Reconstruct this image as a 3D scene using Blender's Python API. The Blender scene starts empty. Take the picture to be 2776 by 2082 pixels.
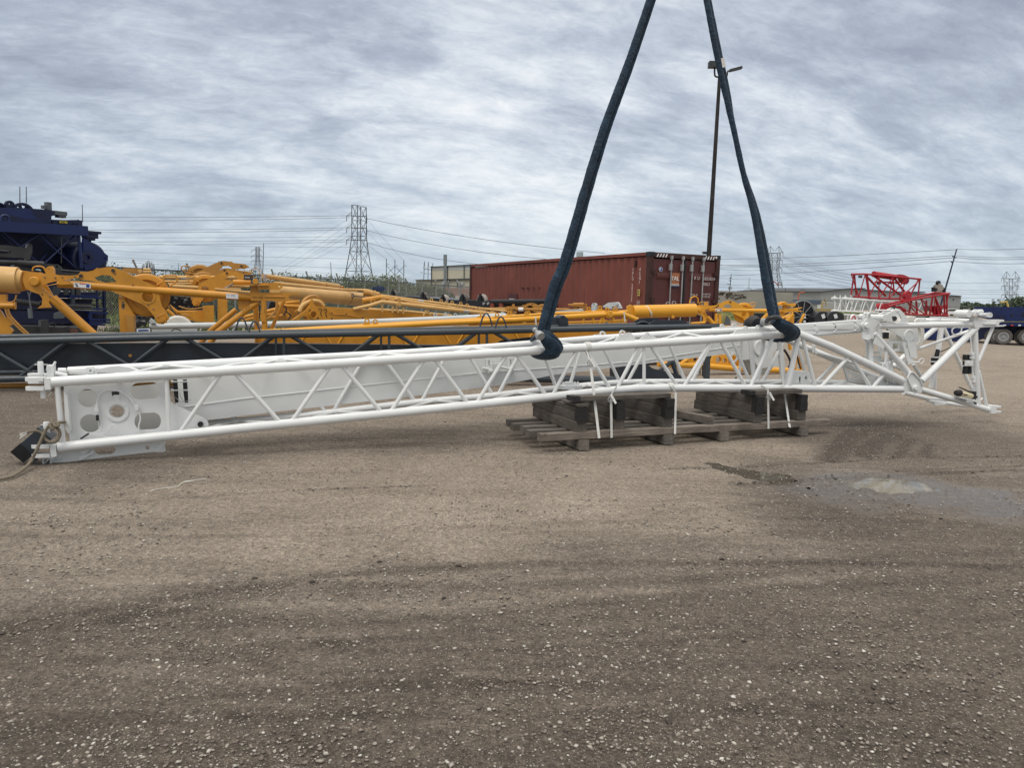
import bpy, math, random
from math import radians as RAD, pi as PI, sin, cos
from mathutils import Vector as V, Matrix, noise
from mathutils.geometry import tessellate_polygon
import numpy as np
rnd = random.Random(7)
SC = bpy.context.scene
COL = SC.collection

# ------------------------------------------------------------------ camera
EYE = 1.75
FPX = 2020.0                      # focal length in photo pixels (photo 2776 wide)
PITCH = math.atan((1041-804)/FPX)
ROLL = 0.024
cam_d = bpy.data.cameras.new('camera'); cam = bpy.data.objects.new('camera', cam_d); COL.objects.link(cam)
cam_d.sensor_fit = 'HORIZONTAL'; cam_d.sensor_width = 36.0; cam_d.lens = 36.0*FPX/2776
cam_d.clip_start = 0.05; cam_d.clip_end = 6000
cam.location = (0, 0, EYE)
ROT = (Matrix.Rotation(PI/2-PITCH, 3, 'X') @ Matrix.Rotation(ROLL, 3, 'Z'))
cam.rotation_euler = ROT.to_euler()
SC.camera = cam

# ------------------------------------------------------------------ sun, sky, exposure
SUN_EL, SUN_AZ = 58, 205          # azimuth measured clockwise from +Y: behind and left of the camera
sd = bpy.data.lights.new('sun', 'SUN'); sun = bpy.data.objects.new('sun', sd); COL.objects.link(sun)
sd.energy = 1.25; sd.angle = RAD(24); sd.color = (1.0, 0.955, 0.9)
sdir = V((sin(RAD(SUN_AZ))*cos(RAD(SUN_EL)), cos(RAD(SUN_AZ))*cos(RAD(SUN_EL)), sin(RAD(SUN_EL))))
sun.rotation_euler = sdir.to_track_quat('Z', 'Y').to_euler()
sun.location = (0, -10, 40)
SC.view_settings.view_transform = 'Standard'; SC.view_settings.look = 'None'
SC.view_settings.gamma = 1; SC.view_settings.exposure = 0.08
SC.view_settings.use_curve_mapping = False

W = bpy.data.worlds.new('World'); SC.world = W; W.use_nodes = True
def world():
    nt = W.node_tree; nt.nodes.clear(); N = nt.nodes.new; L = nt.links.new
    def math_(op, a, b=None, clamp=False):
        n = N('ShaderNodeMath'); n.operation = op; n.use_clamp = clamp
        for i, s in enumerate((a, b)):
            if s is None: continue
            if isinstance(s, (int, float)): n.inputs[i].default_value = s
            else: L(s, n.inputs[i])
        return n.outputs[0]
    def ramp(fac, stops):
        n = N('ShaderNodeValToRGB'); L(fac, n.inputs[0])
        e = n.color_ramp.elements
        while len(e) < len(stops): e.new(0.5)
        for i, (p, c) in enumerate(stops):
            e[i].position = p; e[i].color = tuple(c)+(1,) if not isinstance(c, (int, float)) else (c, c, c, 1)
        return n.outputs[0]
    tc = N('ShaderNodeTexCoord'); sep = N('ShaderNodeSeparateXYZ'); L(tc.outputs['Generated'], sep.inputs[0])
    x, y, z = sep.outputs
    zz = math_('ADD', math_('MAXIMUM', z, 0.0), 0.36)
    cx = math_('DIVIDE', x, zz); cy = math_('DIVIDE', y, zz)
    cmb = N('ShaderNodeCombineXYZ'); L(cx, cmb.inputs[0]); L(cy, cmb.inputs[1])
    def noise_(scale, sx, sy, rot, detail, rough, dist, off=0):
        mp = N('ShaderNodeMapping'); L(cmb.outputs[0], mp.inputs[0])
        mp.inputs['Rotation'].default_value = (0, 0, RAD(rot))
        m2_ = N('ShaderNodeMapping'); L(mp.outputs[0], m2_.inputs[0]); m2_.inputs['Scale'].default_value = (sx, sy, 1)
        mp.inputs['Location'].default_value = (off, off*0.7, off*.3)
        n = N('ShaderNodeTexNoise'); L(m2_.outputs[0], n.inputs['Vector'])
        n.inputs['Scale'].default_value = scale; n.inputs['Detail'].default_value = detail
        n.inputs['Roughness'].default_value = rough; n.inputs['Distortion'].default_value = dist
        return n.outputs['Fac']
    big = noise_(1.5, 1, 1.2, -20, 3, 0.5, 0.3, 3.2)
    mid = noise_(3.4, 0.72, 1.45, -22, 9, 0.57, 0.5, 8.1)
    fine = noise_(10, 0.75, 1.4, -14, 8, 0.64, 0.5, 1.7)
    rip = noise_(34.0, 0.7, 1.4, -12, 6, 0.7, 0.5, 5.5)
    f = math_('ADD', math_('ADD', math_('MULTIPLY', big, 0.32), math_('MULTIPLY', mid, 0.35)), math_('ADD', math_('MULTIPLY', fine, 0.22), math_('MULTIPLY', rip, 0.11)))
    # brighter thin cloud where the sun sits behind the layer, straight ahead
    nrm = N('ShaderNodeVectorMath'); nrm.operation = 'NORMALIZE'; L(tc.outputs['Generated'], nrm.inputs[0])
    def glow(px, py, k):
        d = (ROT @ V(((px-1388)/FPX, -(py-1041)/FPX, -1))).normalized()
        dot = N('ShaderNodeVectorMath'); dot.operation = 'DOT_PRODUCT'
        L(nrm.outputs[0], dot.inputs[0]); dot.inputs[1].default_value = d
        return math_('MULTIPLY', math_('POWER', math_('MAXIMUM', dot.outputs['Value'], 0.0), k), 1.0)
    g = math_('ADD', math_('MULTIPLY', glow(1450, 380, 22), 0.075), math_('MULTIPLY', glow(250, 420, 120), 0.035))
    g = math_('SUBTRACT', g, math_('ADD', math_('MULTIPLY', glow(950, 30, 160), 0.05), math_('MULTIPLY', glow(500, 640, 110), 0.02)))
    f2 = math_('ADD', f, g)
    colr = ramp(f2, [(0.41, (0.335, 0.372, 0.455)), (0.47, (0.425, 0.475, 0.565)), (0.52, (0.54, 0.595, 0.68)), (0.575, (0.70, 0.75, 0.81)), (0.65, (0.92, 0.94, 0.96))])
    # towards the horizon: paler blue-grey
    hz = ramp(math_('MAXIMUM', z, 0.0), [(0.0, 1.0), (0.12, 0.25), (0.22, 0.0)])
    mixh = N('ShaderNodeMix'); mixh.data_type = 'RGBA'; L(math_('MULTIPLY', hz, 0.55), mixh.inputs[0])
    L(colr, mixh.inputs[6]); mixh.inputs[7].default_value = (0.455, 0.585, 0.68, 1)
    # an overcast sky is brighter overhead than at the horizon
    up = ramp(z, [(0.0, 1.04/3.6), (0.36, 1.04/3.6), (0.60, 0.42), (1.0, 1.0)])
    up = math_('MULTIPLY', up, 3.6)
    neut = ramp(z, [(0.0, 0.0), (0.34, 0.0), (0.55, 1.0)])   # the deck overhead is a neutral warm white
    mixn = N('ShaderNodeMix'); mixn.data_type = 'RGBA'; L(math_('MULTIPLY', neut, 0.85), mixn.inputs[0])
    L(mixh.outputs[2], mixn.inputs[6]); mixn.inputs[7].default_value = (0.62, 0.585, 0.535, 1)
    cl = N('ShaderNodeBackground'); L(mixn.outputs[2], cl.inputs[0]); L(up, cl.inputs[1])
    sky = N('ShaderNodeTexSky'); sky.sky_type = 'NISHITA'; sky.sun_disc = False
    sky.sun_elevation = RAD(SUN_EL); sky.sun_rotation = RAD(SUN_AZ)
    bs = N('ShaderNodeBackground'); L(sky.outputs[0], bs.inputs[0]); bs.inputs[1].default_value = 0.08
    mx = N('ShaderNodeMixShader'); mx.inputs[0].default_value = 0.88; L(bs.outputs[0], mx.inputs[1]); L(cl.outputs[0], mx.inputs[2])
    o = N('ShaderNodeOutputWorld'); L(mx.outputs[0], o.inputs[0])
world()

# ------------------------------------------------------------------ points from the camera model
def ray(px, py): return ROT @ V(((px-1388)/FPX, -(py-1041)/FPX, -1))
def at(px, py, Y):
    d = ray(px, py); return V((0, 0, EYE)) + d*(Y/d.y)
def gr(px, py, z=0.0):
    d = ray(px, py); return V((0, 0, EYE)) + d*((z-EYE)/d.z)
def Z(x0, y0, s):
    def f(*pts):
        r = [(x0+a/s, y0+b/s) for a, b in pts]
        return r if len(r) > 1 else r[0]
    f.s = s
    return f
A1 = Z(0, 500, 3.16); A2 = Z(0, 900, 3.16); A3 = Z(650, 650, 3.16); A4 = Z(1200, 650, 3.16); A5 = Z(1300, 950, 2.212)
B1 = Z(1750, 650, 3.6867); B2 = Z(2176, 650, 3.318); B3 = Z(1400, 0, 2.37); B4 = Z(1800, 1150, 2.266); B5 = Z(850, 520, 5.53)
C1 = Z(0, 520, 4.1475); C2 = Z(300, 700, 5.53); C3 = Z(650, 700, 5.53); C4 = Z(1000, 700, 5.53); C5 = Z(1350, 700, 5.53)
C6 = Z(1700, 750, 4.74); C7 = Z(2050, 800, 4.74); C8 = Z(2376, 780, 4.485)
D1 = Z(2200, 660, 3.84); D2 = Z(1950, 600, 5.53); D3 = Z(1750, 660, 6.912); D4 = Z(20, 960, 4.607); D6 = Z(1400, 860, 6.32)

class Plane:
    """a vertical plane in the yard through two ground positions"""
    def __init__(s, pa, Ya, pb, Yb, off=0.0):
        a = at(pa, 800, Ya); b = at(pb, 820, Yb); a.z = b.z = 0
        s.u = (b-a).normalized(); s.n = V((-s.u.y, s.u.x, 0)); s.o = a + s.n*off
        s.up = V((0, 0, 1)); s.args = (pa, Ya, pb, Yb)
    def back(s, d):
        q = Plane(*s.args); q.o = s.o + s.n*d; return q
    def __call__(s, px, py, off=0.0):
        d = ray(px, py); o = s.o + s.n*off - V((0, 0, EYE))
        return V((0, 0, EYE)) + d*(o.dot(s.n)/d.dot(s.n))
    def r(s, px, py, rp): return rp/FPX*s(px, py).y

# ------------------------------------------------------------------ mesh builder
class M:
    def __init__(s): s.v = []; s.f = []; s.sm = []
    def add(s, vs, fs, smooth=False):
        n = len(s.v); s.v += [tuple(p) for p in vs]
        for f in fs: s.f.append(tuple(i+n for i in f)); s.sm.append(smooth)
        return s
    def path(s, pts, r, n=10, cap=True, closed=False, flat=1.0, upv=None):
        pts = [V(p) for p in pts]; m = len(pts)
        rs = r if isinstance(r, (list, tuple)) else [r]*m
        T = []
        for i in range(m):
            a = pts[(i-1) % m] if (closed or i > 0) else pts[i]
            b = pts[(i+1) % m] if (closed or i < m-1) else pts[i]
            t = (b-a); T.append(t.normalized() if t.length > 1e-9 else V((0, 0, 1)))
        ref = V(upv) if upv else (V((0, 0, 1)) if abs(T[0].z) < 0.9 else V((0, 1, 0)))
        x = ref.cross(T[0]).normalized(); vs = []
        for i in range(m):
            if i:
                x = x - T[i]*x.dot(T[i])
                x = x.normalized() if x.length > 1e-6 else ref.cross(T[i]).normalized()
            y = T[i].cross(x)
            for k in range(n):
                a = 2*PI*k/n
                vs.append(pts[i] + x*(cos(a)*rs[i]) + y*(sin(a)*rs[i]*flat))
        fs = []
        for i in range(m if closed else m-1):
            j = (i+1) % m
            for k in range(n): fs.append((i*n+k, i*n+(k+1) % n, j*n+(k+1) % n, j*n+k))
        s.add(vs, fs, n > 5)
        if cap and not closed:
            s.add(vs[:n], [tuple(reversed(range(n)))]); s.add(vs[-n:], [tuple(range(n))])
        return s
    def tube(s, a, b, r, n=10, r2=None, cap=True): return s.path([a, b], [r, r if r2 is None else r2], n, cap)
    def box(s, c, X, Y_, Z_):
        c = V(c); X = V(X); Y_ = V(Y_); Z_ = V(Z_)
        vs = [c+X*i+Y_*j+Z_*k for i in (-1, 1) for j in (-1, 1) for k in (-1, 1)]
        return s.add(vs, [(0, 1, 3, 2), (4, 6, 7, 5), (0, 4, 5, 1), (2, 3, 7, 6), (0, 2, 6, 4), (1, 5, 7, 3)])
    def bar(s, a, b, w, h, up=(0, 0, 1), ch=0.0):
        """rectangular beam from a to b; w across, h along up; ch chamfers the long edges"""
        a = V(a); b = V(b); t = (b-a).normalized(); x = t.cross(V(up)).normalized(); y = x.cross(t)
        if ch: pr = [(-w/2+ch, -h/2), (w/2-ch, -h/2), (w/2, -h/2+ch), (w/2, h/2-ch), (w/2-ch, h/2), (-w/2+ch, h/2), (-w/2, h/2-ch), (-w/2, -h/2+ch)]
        else: pr = [(-w/2, -h/2), (w/2, -h/2), (w/2, h/2), (-w/2, h/2)]
        n = len(pr); vs = [p + x*i + y*j for p in (a, b) for i, j in pr]
        fs = [(k, (k+1) % n, n+(k+1) % n, n+k) for k in range(n)]
        fs += [tuple(reversed(range(n))), tuple(range(n, 2*n))]
        return s.add(vs, fs)
    def plate(s, outer, t, holes=()):
        """flat plate from coplanar outline points with holes, thickness vector t"""
        t = V(t); loops = [[V(p) for p in outer]] + [[V(p) for p in h] for h in holes]
        tri = tessellate_polygon(loops); flat = [p for l in loops for p in l]; n = len(flat)
        vs = flat + [p+t for p in flat]
        nn = sum(((flat[b]-flat[a]).cross(flat[c]-flat[a]) for a, b, c in tri), V((0, 0, 0)))
        fs = []
        for a, b, c in tri:
            if (flat[b]-flat[a]).cross(flat[c]-flat[a]).dot(t) > 0: a, c = c, a
            fs.append((a, b, c)); fs.append((c+n, b+n, a+n))
        k = 0
        for l in loops:
            m = len(l)
            for i in range(m): fs.append((k+i, k+(i+1) % m, k+(i+1) % m+n, k+i+n))
            k += m
        return s.add(vs, fs)
    def ringp(s, c, u, v, r1, r2, t, n=22):
        o = [c+u*(cos(2*PI*i/n)*r2)+v*(sin(2*PI*i/n)*r2) for i in range(n)]
        h = [c+u*(cos(2*PI*i/n)*r1)+v*(sin(2*PI*i/n)*r1) for i in range(n)]
        return s.plate(o, t, [h] if r1 > 0 else [])
    def lathe(s, c, ax, prof, n=24, smooth=True):
        """profile [(along, radius)] revolved about axis ax"""
        ax = V(ax).normalized(); ref = V((0, 0, 1)) if abs(ax.z) < 0.9 else V((1, 0, 0))
        x = ref.cross(ax).normalized(); y = ax.cross(x); vs = []
        for d, r in prof:
            for k in range(n): vs.append(V(c)+ax*d+x*(cos(2*PI*k/n)*r)+y*(sin(2*PI*k/n)*r))
        fs = [(i*n+k, i*n+(k+1) % n, (i+1)*n+(k+1) % n, (i+1)*n+k) for i in range(len(prof)-1) for k in range(n)]
        s.add(vs, fs, smooth)
        s.add(vs[:n], [tuple(reversed(range(n)))]); s.add(vs[-n:], [tuple(range(n))])
        return s
    def arc(s, pts, r, n=8, k=6):
        return s.path(smooth_pts(pts, k), r, n)

def smooth_pts(pts, k=6, closed=False):
    P = [V(p) for p in pts]; n = len(P); out = []
    rng = range(n) if closed else range(n-1)
    for i in rng:
        p1, p2 = P[i], P[(i+1) % n]
        p0 = P[(i-1) % n] if (closed or i > 0) else p1*2-p2
        p3 = P[(i+2) % n] if (closed or i < n-2) else p2*2-p1
        for j in range(k):
            t = j/k
            out.append(0.5*((2*p1)+(p2-p0)*t+(2*p0-5*p1+4*p2-p3)*t*t+(3*p1-p0-3*p2+p3)*t**3))
    if not closed: out.append(P[-1])
    return out

def obj(name, b, mat, parent=None, label=None):
    me = bpy.data.meshes.new(name)
    root = parent
    while root is not None and root.parent is not None: root = root.parent
    org = root.location if root is not None else V((0, 0, 0))
    me.from_pydata([(p[0]-org.x, p[1]-org.y, p[2]-org.z) for p in b.v], [], b.f)
    me.polygons.foreach_set('use_smooth', b.sm); me.update(); me.set_sharp_from_angle(angle=RAD(38))
    me.materials.append(mat)
    o = bpy.data.objects.new(name, me); COL.objects.link(o); o.parent = parent
    if label: o['label'] = label
    return o
def recenter(o, c):
    c = V(c)
    for v in o.data.vertices: v.co -= c
    o.location = c
def thing(name, label, cat, loc=(0, 0, 0), group=None):
    o = bpy.data.objects.new(name, None); COL.objects.link(o); o.location = loc
    o.empty_display_size = 0.2; o['label'] = label; o['category'] = cat
    if group: o['group'] = group
    return o
def solo(name, b, mat, label, cat, group=None):
    o = obj(name, b, mat)
    xs = [p[0] for p in b.v]; ys = [p[1] for p in b.v]; zs = [p[2] for p in b.v]
    recenter(o, ((min(xs)+max(xs))/2, (min(ys)+max(ys))/2, min(zs)))
    o['label'] = label; o['category'] = cat
    if group: o['group'] = group
    return o
def struct(name, b, mat, kind='structure', parent=None):
    o = obj(name, b, mat, parent); o['kind'] = kind; return o

# ------------------------------------------------------------------ materials
def new_mat(name):
    m = bpy.data.materials.new(name); m.use_nodes = True; nt = m.node_tree
    return m, nt, nt.nodes['Principled BSDF']
def nz(nt, scale, detail=4, rough=0.55, vec=None, dist=0.0, sc=None):
    n = nt.nodes.new('ShaderNodeTexNoise'); n.inputs['Scale'].default_value = scale
    n.inputs['Detail'].default_value = detail; n.inputs['Roughness'].default_value = rough
    n.inputs['Distortion'].default_value = dist
    if vec is None:
        g = nt.nodes.new('ShaderNodeNewGeometry'); vec = g.outputs['Position']
    if sc:
        mp = nt.nodes.new('ShaderNodeMapping'); mp.inputs['Scale'].default_value = sc
        nt.links.new(vec, mp.inputs[0]); vec = mp.outputs[0]
    nt.links.new(vec, n.inputs['Vector']); return n.outputs['Fac']
def rmp(nt, fac, stops, interp='LINEAR'):
    n = nt.nodes.new('ShaderNodeValToRGB'); nt.links.new(fac, n.inputs[0]); e = n.color_ramp.elements
    n.color_ramp.interpolation = interp
    while len(e) < len(stops): e.new(0.5)
    for i, (p, c) in enumerate(stops):
        e[i].position = p; e[i].color = (c, c, c, 1) if isinstance(c, (int, float)) else tuple(c)+(1,)
    return n.outputs[0]
def mixc(nt, fac, a, b, mode='MIX'):
    n = nt.nodes.new('ShaderNodeMix'); n.data_type = 'RGBA'; n.blend_type = mode
    for i, s in ((0, fac), (6, a), (7, b)):
        if isinstance(s, (int, float)): n.inputs[i].default_value = s
        elif isinstance(s, tuple): n.inputs[i].default_value = s+(1,) if len(s) == 3 else s
        else: nt.links.new(s, n.inputs[i])
    return n.outputs[2]
def bump(nt, bsdf, h, strength, dist):
    b = nt.nodes.new('ShaderNodeBump'); b.inputs['Strength'].default_value = strength; b.inputs['Distance'].default_value = dist
    nt.links.new(h, b.inputs['Height']); nt.links.new(b.outputs[0], bsdf.inputs['Normal'])
def paint(name, c, rough=0.4, var=0.12, dirt=0.25, dirtc=(0.13, 0.11, 0.09), scale=3.0, metal=0.0, bmp=0.15, spec=0.5):
    m, nt, p = new_mat(name)
    lo = tuple(x*(1-var) for x in c); hi = tuple(min(1, x*(1+var*.6)) for x in c)
    base = mixc(nt, rmp(nt, nz(nt, scale, 5), [(0.3, 0.0), (0.7, 1.0)]), lo, hi)
    if dirt:
        d = rmp(nt, nz(nt, scale*2.3, 8, 0.7, dist=0.5), [(0.55, 0.0), (0.78, 1.0)])
        mm = nt.nodes.new('ShaderNodeMath'); mm.operation = 'MULTIPLY'; nt.links.new(d, mm.inputs[0]); mm.inputs[1].default_value = dirt
        base = mixc(nt, mm.outputs[0], base, dirtc)
    nt.links.new(base, p.inputs['Base Color'])
    nt.links.new(rmp(nt, nz(nt, scale*4, 4), [(0.3, rough*0.8), (0.7, min(1, rough*1.35))]), p.inputs['Roughness'])
    p.inputs['Metallic'].default_value = metal; p.inputs['Specular IOR Level'].default_value = spec
    if bmp: bump(nt, p, nz(nt, 60, 4), bmp, 0.002)
    return m
WHITE = paint('white paint', (0.73, 0.745, 0.735), 0.34, 0.05, 0.10, (0.45, 0.43, 0.39), 2.2)
WHITE2 = paint('white plate paint', (0.70, 0.715, 0.70), 0.42, 0.05, 0.10, (0.45, 0.43, 0.39), 2.2)
CREAMW = paint('cream white sheave', (0.66, 0.64, 0.58), 0.5, 0.08, 0.2)
PALEG = paint('pale grey tube paint', (0.50, 0.535, 0.54), 0.4, 0.08, 0.15)
GREY = paint('dark blue grey paint', (0.040, 0.052, 0.062), 0.36, 0.15, 0.12, (0.10, 0.09, 0.08))
GREYD = paint('dark slate box paint', (0.022, 0.030, 0.040), 0.42, 0.2, 0.15, (0.06, 0.055, 0.05))
YEL = paint('ochre yellow paint', (0.56, 0.250, 0.022), 0.42, 0.16, 0.42, (0.25, 0.12, 0.03), 2.5)
YELD = paint('weathered yellow paint', (0.43, 0.205, 0.035), 0.5, 0.14, 0.3, (0.22, 0.12, 0.04), 2.5)
YELP = paint('pale faded yellow paint', (0.58, 0.35, 0.12), 0.5, 0.10, 0.2, (0.36, 0.2, 0.07), 2.0)
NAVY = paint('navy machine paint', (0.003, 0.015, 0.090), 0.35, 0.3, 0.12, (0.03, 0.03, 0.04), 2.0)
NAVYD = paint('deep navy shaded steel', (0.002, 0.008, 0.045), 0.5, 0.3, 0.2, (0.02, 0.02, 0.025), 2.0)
DKGREY = paint('grimy dark grey steel', (0.030, 0.032, 0.034), 0.5, 0.3, 0.4, (0.07, 0.06, 0.05))
BLACK = paint('black rubber', (0.012, 0.012, 0.013), 0.55, 0.2, 0.2, (0.05, 0.045, 0.04))
BLKP = paint('black gloss paint', (0.006, 0.007, 0.010), 0.35, 0.2, 0.1)
RED = paint('crane red paint', (0.36, 0.012, 0.022), 0.4, 0.15, 0.15, (0.10, 0.02, 0.02), 1.0)
STEEL = paint('galvanised steel', (0.36, 0.37, 0.37), 0.5, 0.15, 0.25, scale=4, metal=0.4)
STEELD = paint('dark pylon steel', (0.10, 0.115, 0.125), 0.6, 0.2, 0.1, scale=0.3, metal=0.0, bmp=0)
STEELF = paint('haze-faded pylon steel', (0.22, 0.25, 0.27), 0.6, 0.1, 0.0, scale=0.3, bmp=0)  # paler copy for distant pylons, fading by haze put into colour
WIRE = paint('wire', (0.13, 0.15, 0.18), 0.6, 0.0, 0.0, bmp=0)
POLE = paint('dark wood pole', (0.018, 0.016, 0.015), 0.8, 0.3, 0.3, scale=1.0)
TYRE = paint('tyre rubber', (0.10, 0.092, 0.082), 0.85, 0.2, 0.4, (0.16, 0.14, 0.12), 5)
CREAM = paint('cream pump body', (0.62, 0.55, 0.36), 0.4, 0.05, 0.1)
CONCRETE = paint('dusty concrete', (0.30, 0.28, 0.25), 0.9, 0.15, 0.2, scale=0.6)
LABELW = paint('white label', (0.72, 0.73, 0.73), 0.5, 0.03, 0.0, bmp=0)
INK = paint('black ink', (0.02, 0.02, 0.022), 0.6, 0, 0, bmp=0)
REDINK = paint('red ink', (0.5, 0.03, 0.03), 0.6, 0, 0, bmp=0)
BLUEINK = paint('blue ink', (0.02, 0.06, 0.25), 0.6, 0, 0, bmp=0)
STRAP = paint('white polyester strap', (0.66, 0.66, 0.62), 0.8, 0.08, 0.2, (0.35, 0.32, 0.27), 12)
# ------------------------------------------------------------------ ground
S = 2776/2212.0                   # positions below were read on a 2212 px wide view of the photo
def g2(x, y): p = gr(x*S, y*S); return (p.x, p.y)
DARK = [(40,1120,.30),(300,1080,.34),(600,1060,.28),(900,1110,.12),(1250,1090,.10),(1500,1120,.22),(200,1200,.22),(600,1180,.14),(1000,1170,.12),
        (60,1270,.30),(300,1255,.28),(700,1215,.26),(1100,1210,.40),(1500,1200,.50),(1900,1200,.66),(2150,1180,.62),(40,1350,.72),(300,1315,.74),(520,1290,.60),
        (800,1290,.55),(1200,1290,.58),(1600,1280,.70),(2000,1280,.72),(40,1420,.60),(300,1400,.52),(700,1380,.52),(1100,1380,.62),(1500,1370,.64),(2000,1370,.64),
        (100,1480,.70),(500,1500,.66),(900,1500,.70),(1400,1500,.72),(1900,1480,.70),(2180,1450,.62),(100,1620,.74),(700,1630,.74),(1400,1630,.78),(2000,1630,.80),
        (1900,940,.88),(2050,950,.70),(1830,960,.72),(2180,900,.42),(2150,840,.28),(2190,1010,.55),(1650,960,.30),(1500,1000,.30),(1350,1000,.28),
        (1780,1080,.86),(1850,1090,.80),(2000,1100,.72),(2120,1120,.72),(1700,1010,.60),(900,960,.55),(500,960,.50),(1000,1000,.30),(700,1000,.32),(1200,960,.40),(250,1020,.62),
        (60,900,.75),(200,960,.70),(1250,1030,.26),(2000,760,.30),(1800,740,.40),(2100,780,.35),(1950,870,.25),(1750,850,.30),(60,1020,.45)]
LINES = [([(0,1345),(200,1318),(420,1285),(700,1240),(1000,1222),(1300,1214),(1700,1212),(2212,1222)], .07, .30),
         ([(0,1362),(250,1335),(460,1300)], .06, .25),
         ([(850,1340),(1300,1300),(1700,1265),(2212,1250)], .06, .12),
         ([(1450,1010),(1750,1000),(1950,985),(2212,985)], .05, .30), ([(1600,1045),(1800,1030),(2212,1012)], .06, .25), ([(1850,1020),(2212,1003)], .04, .3),
         ([(650,1056),(940,1046)], .03, .25), ([(0,1075),(300,1080),(640,1056)], .05, .12), ([(1500,1250),(1900,1200),(2212,1190)], .08, .14),
         ([(1300,1110),(1700,1085),(2212,1070)], .05, .10), ([(1780,800),(2212,790)], .12, .2), ([(1700,780),(2212,765)], .2, .2), ([(0,1430),(700,1390),(1300,1330)], .05, .10), ([(1789,992),(1808,965),(1832,941),(1856,928)], .16, .5), ([(1866,983),(1878,968),(1891,955),(1933,937)], .16, .5), ([(1820,990),(1840,958),(1870,936)], .10, .3), ([(1997,983),(2011,958)], .10, .35), ([(1940,985),(1955,962),(1975,945)], .12, .3), ([(1870,918),(2010,915)], .35, .25), ([(0,1395),(500,1345),(1100,1330)], .12, .10), ([(1200,1180),(1700,1150),(2212,1150)], .10, .12)]
WETS = [((1600,1008),.50,.20,.55),((1690,1030),.45,.22,.8),((1810,1052),.85,.30,.75),((1920,1045),.9,.32,1.0),((2010,1060),1.0,.32,.85),((2120,1080),1.2,.42,.62),((1850,1080),.7,.25,.55),((2140,1105),.7,.25,.55),((1500,1000),.35,.14,.30)]
HOLLOWS = [(B4((1150,366),(1225,318),(1300,308),(1390,316),(1520,338),(1600,350),(1630,368),(1670,385),(1590,396),(1535,414),(1480,407),(1430,400),(1400,420),(1330,402),(1260,380),(1200,376)), .043),
           (B4((205,205),(330,222),(450,250),(560,262),(700,282),(800,298),(840,330),(760,354),(700,358),(600,332),(480,314),(380,282),(290,255)), .038), (B4((850,372),(950,360),(1000,375),(900,388)), .034)]
rl_ = random.Random(17)
for k in range(26):
    o_ = rl_.uniform(0, 430); s_ = rl_.choice([-1, 1, 1]); x0 = rl_.choice([0, 0, 300, 700]); x1 = rl_.choice([2212, 2212, 1500, 1100])
    LINES.append(([(x, 1085+o_+(1 if o_ > 60 else .3)*(90-(x/2212)*90)+14*math.sin(x/330.+k)) for x in range(x0, x1+1, 250)], rl_.choice([.018, .028, .05]), s_*rl_.uniform(.06, .16)))
dpts = np.array([g2(a, b) for a, b, c in DARK]); dval = np.array([c for a, b, c in DARK])
def seglines():
    out = []
    for pts, w, k in LINES:
        q = [g2(*p) for p in pts]
        for i in range(len(q)-1): out.append((np.array(q[i]), np.array(q[i+1]), w, k))
    return out
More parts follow.
